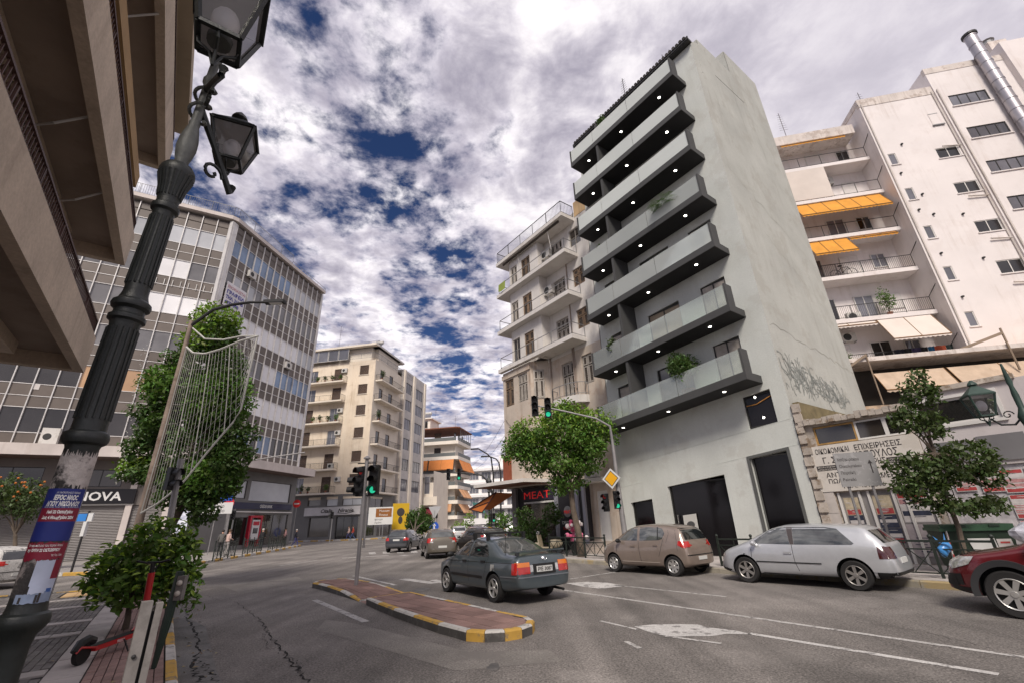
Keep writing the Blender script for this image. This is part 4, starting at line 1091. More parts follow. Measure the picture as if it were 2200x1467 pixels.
# flue
fl = FT(WA, 'metal_flue', 'ribbed silver flue pipe rising above the white apartment block roof', 'flue')
flm = mat('flue_metal', (.42,.40,.42), .42, metal=.75, nv=.12)
P0, P1 = Vector((30.5,-.55,12)), Vector((30.5,-.55,34.6)); nseg = 24
for k in range(nseg):
    a = P0.lerp(P1, k/nseg); b = P0.lerp(P1, (k+1)/nseg); q = MB(); q.tube([a, b-Vector((0,0,.04))], .36, 14); q.tube([b-Vector((0,0,.07)), b], .39, 14); q.build('flue_section', flm, fl, smooth=True)
q = MB(); q.lathe([(.36,34.6),(.46,34.68),(.46,34.85),(.1,34.9)], 14, (30.5,-.55,0)); q.build('rain_cap', steel_dark, fl)
ch = FT(WA, 'roof_chimney', 'squat white chimney with metal cowl beside the silver flue', 'chimney')
q = MB(); q.box(32.1,33.3,.2,1.6,33.6,34.6); q.build('stack', wa_d, ch); q = MB(); q.lathe([(.4,34.6),(.4,35.1),(.5,35.15),(.05,35.4)], 12, (32.6,.8,0)); q.build('cowl', steel_grey, ch)
# balconies
awn_or = mat('awning_orange', (.60,.27,.04), .85, nv=.14, ns=1.2, streak=.3, stain=(.35,.15,.03)); awn_wh = mat('awning_white', (.62,.55,.5), .85, nv=.08); awn_rib = mat('awning_seam', (.18,.09,.03), .8)
blk = mat('white_shutter', (.66,.62,.6), .6, nv=.08)
def awning(label, fr, x0, x1, z0, z1, y0, y1, m, group=None, seams=2, cat='awning'):
    t = FT(fr, 'awning', label, cat, group)
    q = MB(); n = 6; tk = .02
    q.add([(x0,y0,z0),(x1,y0,z0),(x1,y1,z1),(x0,y1,z1)], [(0,1,2,3)]); q.add([(x0,y0,z0-tk),(x1,y0,z0-tk),(x1,y1,z1-tk),(x0,y1,z1-tk)], [(3,2,1,0)])
    k = max(4, int((x1-x0)/.25))
    for i in range(k):                                          # scalloped valance
        a = x0+(x1-x0)*i/k; b = x0+(x1-x0)*(i+1)/k; q.poly([(a,y1,z1),(b,y1,z1),(b,y1,z1-.1),((a+b)/2,y1,z1-.16),(a,y1,z1-.1)])
    q.build('canvas', m, t)
    q = MB()
    for i in range(seams+2): 
        a = x0+(x1-x0)*i/(seams+1); q.beam((a,y0,z0+.015),(a,y1,z1+.015),.035,.02)
    q.beam((x0,y1,z1),(x1,y1,z1),.05,.05); q.build('frame', awn_rib, t)
    return t
for i, z in enumerate(SL):
    q = MB(); q.box(12,21.93,YS,YB,z-.28,z); o = q.build('balcony_slab', wa_m, wa)
    r_ = MB(); railing(r_, [(12.5,YS+.06),(21.7,YS+.06),(21.88,YS-.25)] if False else [(12.5,YS+.06),(21.85,YS+.06)], z, .95, None if i not in (0,1,2) else .11, post=1.5, mid=False); r_.beam((21.85,YS+.06,z+.95),(21.95,YS-.75,z+1.5),.03,.03); r_.build('railing', steel_dark, o)
    for j, (a, b) in enumerate(((16.1,17.0),(18.2,19.4),(20.2,21.1))):
        if i == 5: a, b, c, d = [(16.2,17.1,z,z+2.0),(18.4,19.7,z,z+2.05),(20.6,21.5,z+.9,z+1.9)][j]
        else: c, d = (z+.02, z+2.05) if j < 2 else (z+.85, z+1.95)
        o2 = window(wa,a,b,c,d,YB-.05,'plain' if (i+j) % 3 else 'roller',frame_white,blk if (i == 5 and j < 2) or (i+j) % 3 == 0 else (gl_dark if (i+j) % 2 else gl_grey),n=1 if j == 0 else 2)
gaw = 'awnings on the white apartment block'
awning('wide faded orange awning, upper of the two orange ones on the white block', WA,15.8,21.6,SL[4]-.3,SL[4]-1.75,YS+.1,YS-.75,awn_or,gaw,5)
awning('shorter orange awning one floor below the wide orange one', WA,15.8,18.5,SL[3]-.3,SL[3]-1.75,YS+.1,YS-.75,awn_or,gaw,2)
awning('thin rolled orange awning right of the short orange awning', WA,18.6,21.6,SL[3]-.3,SL[3]-.5,YS+.1,YS-.1,awn_or,gaw,2)
awning('cream rolled-up awning left of the big white awning', WA,15.0,18.3,SL[1]-.3,SL[1]-.55,YS+.1,YS-.15,awn_wh,gaw,1)
awning('big plain white awning over the laundry balcony', WA,18.4,21.5,SL[1]-.3,SL[1]-2.0,YS+.05,YS-.95,awn_wh,gaw,1)
awning('thin orange rolled awning under the top parapet of the white block', WA,16.2,20.8,28.7,28.55,YS-.1,YS-.25,awn_or,gaw,2)
q = MB(); q.box(15.9,18.7,YS-.02,YS+.02,SL[4]+.05,SL[5]-.3); tag(q.build('sun_blind', awn_wh, None), 'flat pale pink sun blind closing the left half of a white block balcony', 'blind'); bl = bpy.data.objects['sun_blind']; bl.location = WA.w(0,0); bl.rotation_euler = (0,0,WA.ang)
gac = 'air conditioners on the white block'
aircon(None,'air conditioner high on the white block beside the flat pink blind',WA.w(19.2,YB-.02,SL[4]+1.9),WA.ang,gac); aircon(None,'air conditioner above the laundry balcony of the white block',WA.w(17.0,YB-.02,SL[0]+2.2),WA.ang,gac)
aircon(None,'air conditioner standing at the left of the plant balcony',WA.w(17.6,YB-.3,SL[1]+.08),WA.ang,gac)
# laundry
for k, (c, w_, h) in enumerate([((.02,.02,.03),.5,1.0),((.02,.02,.02),.45,1.2),((.05,.04,.09),.5,.9),((.03,.03,.03),.4,1.1),((.03,.16,.32),.35,.8),((.45,.10,.05),.62,.55),((.02,.03,.03),.35,.9)]):
    m = mat('laundry_%d' % k, c, .9, nv=.2)
    q = MB(); n_ = 5; vs = [(w_*i/n_, .05*math.sin(i*2.1), 0) for i in range(n_+1)]+[(w_*i/n_, .09*math.sin(i*1.7), -h*(1+.08*math.sin(i*3))) for i in range(n_+1)]
    q.add(vs, [(i,i+1,n_+2+i,n_+1+i) for i in range(n_)]); o = q.build('laundry', m, None); o.location = WA.w(18.7+[0,.48,.95,1.42,1.85,2.2,2.85][k],YS-.03,SL[0]+1.0); o.rotation_euler = (0,0,WA.ang)
    tag(o, ['black trousers at the left end of the laundry line','long black garment second from left on the laundry line','purple-black top third on the laundry line','dark shirt between purple and blue laundry','bright blue cloth on the laundry line','rust red patterned towel on the laundry line','dark cloth at the right end of the laundry line'][k], 'laundry', 'laundry hung on the lowest white balcony')
potted('balcony_tree', 'leafy pot plant in the middle of the second lowest white balcony', WA.w(19.6,1.5,SL[1]), 2.0, .55, leaf_mid, n=420, seed=31)
potted('balcony_tree', 'leafy plant at the grey building end of the second lowest white balcony', WA.w(15.6,1.5,SL[1]), 1.7, .5, leaf_dark, n=350, seed=32)
potted('balcony_tree', 'green plant left of the laundry on the lowest white balcony', WA.w(15.9,1.4,SL[0]), 1.6, .5, leaf_mid, n=350, seed=33)
t = FT(WA,'bicycle','dark bicycle leaning inside the railing of the short orange awning balcony','bicycle',x=17.2,y=1.4,z=SL[2])
for x in (0,1.05):
    q = MB(); q.tube([(x+.33*math.cos(a*.449),0,.33+.33*math.sin(a*.449)) for a in range(15)], .02, 5); q.build('wheel', steel_dark, t)
q = MB()
for a, b in (((0,0,.33),(.45,0,.75)),((.45,0,.75),(.9,0,.8)),((.9,0,.8),(1.05,0,.33)),((.45,0,.35),(.9,0,.75)),((.45,0,.35),(0,0,.33)),((.45,0,.35),(.42,0,.92))): q.tube([a,b],.02,5)
q.build('frame', steel_dark, t); q = MB(); q.box(.3,.55,-.06,.06,.9,.96); q.build('saddle', steel_dark, t)
antenna('slanted aerial on the white block parapet left of the step', WA.w(17.3,1.6,29.4), 3.4, WA.ang, 8); antenna('thin aerial behind the stained white parapet', WA.w(23.9,2.2,31), 3.0, WA.ang, 7)
# base block with retracted cream awnings
wb = FT(WA, 'rooftop_terrace_block', 'stained beige terrace block with two cream awnings between the low shops and the white apartments', 'building')
q = MB(); wall(q,13.5,30,0,7.0,[],.2,y=-2); q.box(13.5,30,-2,0,6.99,7.05); q.build('wall', mat('beige_stained_wall', (.46,.34,.24), .9, nv=.15, ns=.8, streak=1.0, stain=(.24,.12,.06), patch=.5, pcol=(.5,.4,.32)), wb)
q = MB(); q.box(13.5,30,-.2,0,7.05,9.7); q.build('recess', mat('recess_shade', (.05,.045,.04), .9), wb)  # near-black wall colour stands in for the shade inside the terrace
q = MB(); q.box(14.3,30,-2.3,0,9.55,9.8); q.build('eave', wa_d, wb)
awn_cr = mat('awning_cream_dirty', (.47,.36,.27), .9, nv=.15, ns=1.5, streak=.6, stain=(.3,.18,.1))
awning('dirty cream awning, left one of the pair on the beige terrace', WA,15.5,19.0,8.9,7.75,-1.9,-2.6,awn_cr,'cream awnings on the beige terrace',1)
awning('dirty cream awning, right one of the pair on the beige terrace', WA,19.15,24.0,8.9,7.75,-1.9,-2.6,awn_cr,'cream awnings on the beige terrace',1)
awning('orange awning at the far right above the beige terrace', WA,22.2,27,10.05,9.9,-.3,-1.6,awn_or,None,1)
q = MB(); q.beam((19.9,-2.2,9.75),(22.0,-2.4,10.4),.12,.14); q.tube([(22.05,-2.4,8.3),(22.05,-2.4,10.7)],.05,6); q.beam((14.2,-2.3,9.3),(15.2,-2.4,9.9),.1,.12); q.tube([(15.2,-2.4,7.0),(15.2,-2.4,9.95)],.04,6); q.build('timber_prop', mat('old_timber', (.25,.19,.14), .9), wb)
# sliver of another block at the top right edge
q = MB(); q.box(33.6,44,-8,-3,0,32.0); o = tag(q.build('pink_apartment_block', mat('pink_render', (.62,.5,.46), .85), None), 'pale pink block whose roof corner shows at the top right edge', 'apartment building'); o.location = WA.w(0,0); o.rotation_euler = (0,0,WA.ang)
# ============================================================ OFFICE BLOCK
sp_brown = mat('spandrel_brown', (.135,.112,.098), .45, nv=.12, ns=.8, rv=.14, spec=.35)
mull_m = mat('aluminium_mullion', (.60,.58,.57), .45, metal=.2, nv=.12, patch=.3, pcol=(.3,.26,.23), ps=2)
stone_pale = mat('pale_stone_band', (.55,.49,.46), .7, nv=.12, ns=.7, streak=.35, stain=(.36,.29,.25))
p_blue = glassy('pane_blue', (.12,.19,.31), rough=.03, spec=1.0); p_grey = glassy('pane_grey', (.15,.145,.15)); p_white = glassy('pane_white_blind', (.78,.77,.78), rv=.12, nv=.1); p_dark = glassy('pane_dark', (.03,.027,.027)); p_pale = glassy('pane_pale', (.42,.43,.45), nv=.15, rv=.15); p_tan = glassy('pane_tan_blind', (.36,.22,.12), nv=.2)
of = FT(OR, 'office_block', 'six storey office block with brown spandrel panels and a bent aluminium curtain wall', 'office building')
SILL = [9.2+3.73*i for i in range(6)]; TOP = 31.35
def curtain(fr, rel, x0, n, bw, rows, far_first):
    """panels, panes and mullions of one front; rel maps (x,y,z) of fr to the building root"""
    spm = {}; cells = []
    for j, s in enumerate(SILL):
        zs = [(s-.93, s, 'sp'), (s, s+1.9, 'win'), (s+1.9, s+2.8, 'sp')]
        if j == 5: zs.append((s+2.8, TOP, 'sp'))
        for i in range(n):
            for (a, b, k) in zs:
                cells.append((i, j, a, b, k))
    def dist(c): return (fr.w(x0+bw*(c[0]+.5), 0, c[2])-CAMP).length
    cells.sort(key=dist)
    return cells
q = MB(); q.box(.0,.12,-.02,.0,0,1); 
PM = {}
def panel(w_, h_):
    k = (round(w_,2), round(h_,2))
    if k not in PM:
        q = MB(); q.add([(.03,0,.03),(w_-.03,0,.03),(w_-.03,0,h_-.03),(.03,0,h_-.03),(.07,-.018,.07),(w_-.07,-.018,.07),(w_-.07,-.018,h_-.07),(.07,-.018,h_-.07)],[(0,1,5,4),(1,2,6,5),(2,3,7,6),(3,0,4,7),(4,5,6,7)])
        PM[k] = q.v, q.f, q.mesh('spandrel_panel', sp_brown)
    return PM[k]
PN = {}
def pane(w_, h_, m):
    k = (round(w_,2), round(h_,2), m.name)
    if k not in PN:
        q = MB(); q.poly([(.03,.02,.03),(w_-.03,.02,.03),(w_-.03,.02,h_-.03),(.03,.02,h_-.03)]); PN[k] = q.mesh('window_pane', m)
    return PN[k]
rgp = random.Random(12)
def pick(face, i, j):  # row colours paint reflections into the glass, with blinds for white and tan
    if face == 'R':
        base = [p_dark, p_white, p_blue, p_white, p_grey, p_blue][j]
        if j == 2: base = p_blue if i > 8 else (p_grey if rgp.random() < .5 else p_white)
        if j in (1,3): base = p_white if rgp.random() < .85 else p_pale
        if j == 4: base = p_grey if rgp.random() < .6 else p_pale
        if j == 5: base = p_blue if i < 9 else p_pale
        if j == 0: base = p_dark if rgp.random() < .6 else p_blue
        return base
    base = [p_dark, p_grey, p_grey, p_white, p_grey, p_pale][j]
    if j == 1: base = p_tan if i in (10, 11, 8) else (p_dark if rgp.random() < .6 else p_grey)
    if j == 3: base = p_white if i > 8 else p_grey
    if j == 4 and rgp.random() < .2: base = p_white
    return base
allc = [('R', c) for c in curtain(OR, None, .25, 15, 1.04, None, 0)] + [('L', c) for c in curtain(OL, None, -17.9, 14, 1.26, None, 0)]
def fr_of(s): return (OR, .25, 1.04) if s == 'R' else (OL, -17.9, 1.26)
allc.sort(key=lambda c: (c[0] == 'L' and c[1][0] < 3, (fr_of(c[0])[0].w(fr_of(c[0])[1]+fr_of(c[0])[2]*c[1][0], 0, c[1][2])-CAMP).length))
cnt = {'sp': 0, 'win': 0}; restp = MB()
for s, (i, j, a, b, k) in allc:
    fr, x0, bw = fr_of(s); P = fr.w(x0+bw*i, 0, a); dx, dy = OR.loc(P); rz = fr.ang-OR.ang
    if k == 'sp':
        v, f, me = panel(bw, b-a); cnt['sp'] += 1
        if cnt['sp'] <= 300: inst('spandrel_panel', me, of, (dx, dy, a), rz=rz)
        else:
            c_, s_ = math.cos(rz), math.sin(rz); restp.add([(dx+c_*p[0]-s_*p[1], dy+s_*p[0]+c_*p[1], a+p[2]) for p in v], f)
    else: inst('window_pane', pane(bw, b-a, pick(s, i, j)), of, (dx, dy, a), rz=rz)
if restp.v: restp.build('spandrel_panel_field', sp_brown, of)['kind'] = 'stuff'
ra = OL.ang-OR.ang
for fr, x0, n, bw, rz in ((OR, .25, 15, 1.04, 0), (OL, -17.9, 14, 1.26, ra)):
    mv = MB(); mv.box(-.035,.035,-.13,.02,8.2,TOP+.1); mme = mv.mesh('mullion', mull_m)
    for i in range(n+1): inst('mullion', mme, of, (x0+bw*i, 0, 0) if fr is OR else (*OR.loc(fr.w(x0+bw*i,0)), 0), rz=rz)
    mh = MB(); L_ = n*bw; mh.box(0,L_,-.05,.03,-.028,.028); hme = mh.mesh('transom', mull_m)
    for s in SILL:
        for z in (s, s+1.9, s-.93): inst('transom', hme, of, (x0,0,z) if fr is OR else (*OR.loc(fr.w(x0,0)), z), rz=rz)
q = MB(); q.box(-.25,.2,-.1,.3,8,TOP+.15); q.box(-.42,-.28,-.06,.3,8,TOP+.15); q.box(15.85,16.15,-.12,.4,8,TOP+.15); q.build('corner_column', mull_m, of)
# body
corner = (0, .15)
def P_(fr, x, y): return OR.loc(fr.w(x, y))
q = MB(); base = [(16.0,.08),(.0,.08),P_(OL,-.3,.08),P_(OL,-18,.08),P_(OL,-18,12),(16.0,16)]
q.prism(base, 7.5, TOP+.15); q.build('core', mat('office_core', (.08,.07,.065), .8), of)
q = MB(); tp = [(16.3,-.3),(.0,-.3),P_(OL,-.3,-.45),P_(OL,-18,-.45),P_(OL,-18,12),(16.3,16)]
q.prism(tp, TOP+.35, TOP+.75); q.build('roof_slab', stone_pale, of)
q = MB(); railing(q, [P_(OL,-14,-.35),P_(OL,-.3,-.35),(0,-.25),(9.0,-.25)], TOP+.75, 1.15, .18, r=.02, post=2.0); railing(q, [(9.0,-.25),(16.2,-.25),(16.2,8)], TOP+.3, .8, None, post=2); q.build('roof_railing', steel_grey, of)
q = MB(); bd = [(16.2,-2.3),(.6,-2.3),P_(OL,-.4,-2.0),P_(OL,-20,-2.0),P_(OL,-20,.2),(0,.3),(16.2,.3)]
q.prism(bd, 7.35, 8.15); q.build('stone_canopy', stone_pale, of)
q = MB(); q.prism([(16.1,-2.2),(.7,-2.2),P_(OL,-.5,-1.9),P_(OL,-19.9,-1.9),P_(OL,-19.9,.2),(0,.3),(16.1,.3)], 7.3, 7.352); q.build('canopy_soffit', mat('soffit_brown', (.14,.10,.085), .85), of)
# ground floor, right front: bank
bank = FT(OR, 'bank_branch', 'bank branch with dark blue fascia, glazed front and red framed cash machine', 'shop front')
gp = mat('shop_grey_stone', (.17,.165,.16), .7, nv=.15)
q = MB(); wall(q,2.0,16.0,0,7.35,[(6.2,8.1,4.7,6.4),(8.6,15.0,4.5,6.5),(6.2,9.0,.5,3.0),(9.3,15.2,.35,3.3)],.2,y=-.3); q.poly([(16,-.3,0),(16,12,0),(16,12,7.35),(16,-.3,7.35)]); q.build('wall', gp, bank)
window(bank,6.2,8.1,4.7,6.4,-.2,'plain',frame_dark,p_pale,n=1); window(bank,8.6,15.0,4.5,6.5,-.2,'plain',frame_dark,p_pale,n=1)
window(bank,6.2,9.0,.5,3.0,-.2,'plain',frame_dark,gl_dark,n=2); window(bank,9.3,15.2,.35,3.3,-.2,'plain',frame_grey,gl_room,n=5)
q = MB(); q.box(6.0,15.4,-.45,-.3,3.75,4.35); fb = q.build('fascia', mat('bank_navy', (.012,.014,.05), .4), bank)
lettering(fb,'CREDIA BANK',10.2,-.46,3.9,.3,white_let,width=1.9)
q = MB(); q.box(6.0,15.6,-.42,-.3,3.45,3.55); q.build('white_ledge', frame_white, bank)
atm = FT(OR, 'cash_machine', 'cash machine in a bright red frame beside the bank door', 'cash machine', x=9.0, y=-.42)
q = MB(); q.box(0,.22,-.2,.1,.3,3.15); q.box(1.5,1.72,-.2,.1,.3,3.15); q.box(.22,1.5,-.2,.1,2.95,3.15); q.build('red_frame', mat('atm_red', (.42,.01,.03), .4), atm)
q = MB(); q.box(.35,1.4,-.22,.1,.9,2.75); q.build('cabinet', mat('atm_white', (.55,.54,.54), .5), atm); q = MB(); q.box(.55,1.2,-.235,-.22,1.5,2.0); q.build('screen', gl_dark, atm); q = MB(); q.box(.45,1.3,-.235,-.22,2.25,2.6); q.build('header', mat('atm_red', (.4,.02,.03)), atm)
# ground floor, left front: shutters
sh = FT(OL, 'shuttered_shops', 'closed shop row with grey roller shutters under the office block', 'shop front')
sh.location = OL.w(0,0)
shut_m = mat('roller_shutter_grey', (.23,.215,.21), .55, nv=.1, metal=.2)
q = MB(); wall(q,-19,.6,0,7.35,[(-6.0,-2.7,.15,3.95),(-2.2,.3,.15,3.95),(-11.5,-7,.15,3.95),(-17,-12.5,.15,3.95),(-6.0,-3.3,5.3,6.6),(-11.5,-8,5.2,6.7)],.3,y=0.02); q.build('wall', mat('dark_shop_wall', (.16,.14,.13), .8), sh)
for (a, b) in ((-6.0,-2.7),(-2.2,.3),(-11.5,-7),(-17,-12.5)):
    q = MB(); n_ = 34
    for k in range(n_):
        z0 = .15+3.8*k/n_; z1 = .15+3.8*(k+1)/n_; q.add([(a,.14,z0),(b,.14,z0),(b,.09,(z0+z1)/2),(a,.09,(z0+z1)/2),(b,.14,z1),(a,.14,z1)],[(0,1,2,3),(3,2,4,5)])
    q.build('roller_shutter', shut_m, sh)
window(sh,-6.0,-3.3,5.3,6.6,.1,'plain',frame_dark,gl_room,n=2); window(sh,-11.5,-8,5.2,6.7,.1,'plain',frame_dark,gl_dark,n=2)
q = MB(); q.box(-6.2,-2.2,-.22,.02,4.05,5.15); nb_ = q.build('sign_box', mat('sign_black', (.012,.011,.014), .35), sh); lettering(nb_,'NOVA',-5.75,-.225,4.3,.62,white_let,width=2.7,bold=.02)
q = MB(); q.box(-6.2,-2.2,-.12,.02,3.95,4.05); q.build('lintel', frame_white, sh)
q = MB(); q.box(-.2,.9,-.3,.2,0,7.3); q.box(-2.65,-2.25,-.1,.1,0,7.3); q.build('pier', stone_pale, sh)
q = MB(); q.box(-18.9,-7.5,-2.2,0,4.4,4.55); q.build('awning_box', mat('brown_canopy', (.1,.06,.04), .8), sh)
for k, (x, z, lb) in enumerate(((3.2,26.75,'air conditioner under the top blue panes of the office block'),(11.2,19.2,'air conditioner below the white panes near the far edge of the office block'))):
    aircon(None, lb, OR.w(x,-.1,z), OR.ang, 'air conditioners on the office block', 1.0, .75)
aircon(None, 'large grey air conditioner low on the office block beside the ornate lamp pole', OL.w(-8.2,-.4,8.2), OL.ang, None, 1.0, 1.3)
bn = FT(OR,'rental_banner','white banner with blue lettering hung on the office block corner','banner',x=.5,y=-.16,z=22.3)
q = MB(); q.box(0,2.6,-.03,0,0,2.6); q.build('cloth', mat('banner_white', (.62,.6,.62), .7), bn)
bl_ = mat('banner_blue', (.03,.03,.25), .6)
lettering(bn,'ENOIKIAZETAI',.15,-.035,2.0,.32,mat('banner_red', (.35,.1,.12), .6),width=2.3); lettering(bn,'ΓΡΑΦΕΙΑ',.15,-.035,1.4,.36,bl_,width=2.3,bold=.02); lettering(bn,'ΤΗΛ. 210 45',.15,-.035,.85,.33,bl_,width=2.3,bold=.02); lettering(bn,'6977 300',.15,-.035,.3,.33,bl_,width=1.8,bold=.02)
q = MB(); q.box(0,.35,-.02,0,0,.4); o = tag(q.build('paper_notice', mat('notice_paper', (.6,.56,.54), .8), of), 'x','x'); del o['label']; del o['category']; o.location = (*P_(OL,-10.3,-.03), 12.5); o.rotation_euler = (0,0,ra)
# vertical blinds hung out under second row, left front
q = MB()
for k in range(9):
    x = -5.0+.62*k; q.box(x,x+.05,-.1,-.04,23.1,23.75)
o = q.build('awning_bracket', frame_white, of); o.location = (*OR.loc(OL.o.to_3d()), 0); o.rotation_euler = (0,0,ra)

# ============================================================ CREAM APARTMENT BLOCK
cr_m = mat('cream_render', (.74,.635,.51), .85, nv=.08, ns=.3, streak=.6, stain=(.42,.31,.2), patch=.25, pcol=(.52,.41,.29), ps=.5)
cr_p = mat('pale_cream_render', (.70,.63,.54), .85, nv=.08, ns=.3, streak=.4, stain=(.42,.34,.26))
cr_g = mat('grey_cladding', (.48,.45,.43), .7, nv=.15, ns=.6, streak=.3)
bw_shut = mat('brown_roller', (.10,.062,.045), .7, nv=.2, rv=.25); bw_slat = mat('brown_roller_slat', (.085,.055,.04), .75, nv=.2)
cb = FT(CB, 'cream_apartment_block', 'cream corner apartment block with plant filled balconies across the junction', 'apartment building')
ZL = [6.6, 10.2, 14.0, 17.75, 21.4, 24.8]; rC = CR.ang-CB.ang
WR = [(-2.9,-1.2, z+1.25, z+2.95) for z in ZL]
DR = [(-12.8,-10.95),(-7.75,-6.1)]
hL = WR+[(a,b,z+.28,z+2.75) for z in ZL for a, b in DR]
q = MB(); wall(q,-16,0,5.9,28.6,hL,.25); q.build('wall', cr_m, cb)
for i in range(15):                                   # fluted corner strip
    q = MB(); x = -4.3+.3*i
    if not (-3.0 < x < -1.1): q.box(x,x+.07,-.04,0,6.6,28.3); q.build('render_rib', cr_m, cb)
def CRt(x, y): return CB.loc(CR.w(x, y))
def cr_child(mb, name, m, par=cb):
    o = mb.build(name, m, par); o.rotation_euler = (0,0,rC); return o
hR = [(a,b,z+.3,z+2.6) for z in ZL for a, b in ((1.9,3.2),(5.4,6.9))]+[(11.1,14.3,z+.9,z+3.0) for z in ZL]+[(16.1,19.8,z+.9,z+3.0) for z in ZL]
q = MB(); wall(q,0,10.3,5.9,28.6,hR,.25); cr_child(q,'wall',cr_p)
q = MB(); wall(q,10.3,21,0,29.8,hR,.2,y=-.5); q.poly([(10.3,-.5,0),(10.3,0,0),(10.3,0,29.8),(10.3,-.5,29.8)]); q.poly([(21,-.5,0),(21,10,0),(21,10,29.8),(21,-.5,29.8)]); cr_child(q,'wall',cr_g)
q = MB()
for x in (10.3,14.7,20.4): q.box(x,x+.7 if x != 14.7 else 15.7,-.75,-.5,3.5,30.0)
cr_child(q,'pilaster',cr_p)
q = MB(); q.poly([(-16,0,28.6),(0,0,28.6),CRt(21,0)+(28.6,),CRt(21,12)+(28.6,),(-16,12,28.6)]); q.build('roof', cr_m, cb)
for z in ZL:
    window(cb,-2.9,-1.2,z+1.25,z+2.95,.12,'roller',bw_shut,bw_slat,n=1)
    q = MB(); q.box(-3.0,-1.1,-.1,.0,z+1.15,z+1.245); q.build('window_sill', cr_p, cb)
    for j, (a, b) in enumerate(DR): window(cb,a,b,z+.28,z+2.75,.12,'roller' if (int(z)+j) % 3 else 'plain',bw_shut if (int(z)+j) % 3 else frame_white,bw_slat if (int(z)+j) % 3 else gl_grey,n=2 if (int(z)+j) % 3 == 0 else 1)
    for (a, b, c, d) in [h for h in hR if abs(h[2]-z) < 1.0]:
        w1 = b-a
        o = window(cb,0,w1,0,d-c,0,'plain',frame_dark if w1 > 2 else bw_shut,gl_grey if w1 > 2 else gl_dark,n=3 if w1 > 2 else 1); o.location = (*CRt(a,.12 if w1 < 2 else -.38), c); o.rotation_euler = (0,0,rC)
cols = [leaf_mid, leaf_olive, leaf_dark]
rr = random.Random(8)
for i, z in enumerate(ZL):
    q = MB(); q.box(-15.5,-5.1,-1.25,0,z,z+.25); o = q.build('balcony_slab', cr_p, cb)
    r_ = MB(); railing(r_, [(-15.4,-1.2),(-5.15,-1.2),(-5.15,-.05)], z+.25, .95, .22, r=.022, post=2.2); r_.build('railing', steel_dark, o)
    q = MB(); q.box(.45,9.3,-1.25,0,z,z+.25); o = cr_child(q,'balcony_slab',cr_p)
    r_ = MB(); railing(r_, [(.5,-.05),(.5,-1.2),(9.25,-1.2),(9.25,-.05)], z+.25, .95, .24, r=.022, post=2.2); r_.build('railing', steel_dark, o)
    if i in (3,5,0):
        for k in range(7 if i != 0 else 4):
            x = -14.6+1.45*k if i else [-11.6,-10.6,-9.3,-6.2][k]
            potted('balcony_pot_plant', 'pot plant number %s from the left on the %s cream balcony' % (['one','two','three','four','five','six','seven'][k], {3:'fourth',5:'top',0:'lowest'}[i]), CB.w(x,-.9,z+.25), .95+.5*rr.random(), .38, cols[k % 3], 'potted plants on the cream balconies', n=90, size=.24, seed=40+k+i*9)
    if i in (0,2,3,5): aircon(None, 'air conditioner on the cream block balcony wall, %s' % {0:'lowest floor',2:'third floor',3:'fourth floor',5:'top floor'}[i], CB.w(-5.7 if i else -4.8,-.02,z+1.9), CB.ang, 'air conditioners on the cream block', 1.0,.75)
aircon(None,'air conditioner standing on the second cream balcony floor',CB.w(-5.9,-.6,ZL[1]+.3),CB.ang,'air conditioners on the cream block',1.0,.8)
for k, z in enumerate((ZL[5],ZL[3])): potted('balcony_pot_plant','bushy plant at the corner end of the %s right hand cream balcony' % ['top','third'][k], CR.w(.9,-.9,z+.25),1.6,.5,leaf_olive,'potted plants on the cream balconies',n=140,size=.24,seed=70+k)
# attic
at = MB(); at.box(-16,-.2,1.2,9,28.6,31.0); at.build('attic_wall', cr_p, cb)
q = MB(); q.box(-16,.3,-.9,9,31.0,31.35); q.box(-16,-8,2,9,31.35,32.3); q.build('attic_roof', cr_p, cb)
for k in range(5): window(cb,-14.9+2.0*k,-13.0+2.0*k,28.9,30.9,-.6,'plain',frame_white,gl_grey,n=1)
q = MB(); railing(q,[(-5,-.8),(.2,-.8),CRt(1.0,-.5),CRt(15,-.5)],28.7,.95,.22,r=.022,post=2.2); railing(q,[(-8,.4),(.2,.4),CRt(1.0,.8),CRt(12,.8)],31.35,.9,.22,r=.022,post=2.2); q.build('roof_railing', steel_grey, cb)
q = MB(); q.box(.2,10.2,1.0,8,28.6,31.0); cr_child(q,'attic_wall',cr_p)
q = MB(); q.box(0,10.4,-.4,8,31.0,31.3); q.box(10.3,21,-.5,8,29.8,30.1); cr_child(q,'attic_roof',cr_g)
so_ = FT(CB,'solar_water_heater','tilted solar panel on the cream block roof corner','solar panel',x=-1.6,y=1.5,z=31.35); q = MB(); q.add([(-1.2,0,0),(1.2,0,0),(1.2,1.4,1.4),(-1.2,1.4,1.4),(-1.2,0,-.08),(1.2,0,-.08),(1.2,1.4,1.3),(-1.2,1.4,1.3)],[(0,1,2,3),(7,6,5,4),(0,4,5,1),(1,5,6,2),(2,6,7,3),(3,7,4,0)]); q.build('collector', gl_grey, so_); q = MB(); q.tube([(-1.1,1.5,1.6),(1.1,1.5,1.6)],.3,10); q.build('tank', ac_white, so_)
antenna('tall thin aerial over the left of the cream block roof', CB.w(-9.5,3,32.3), 5.0, CB.ang, 3)
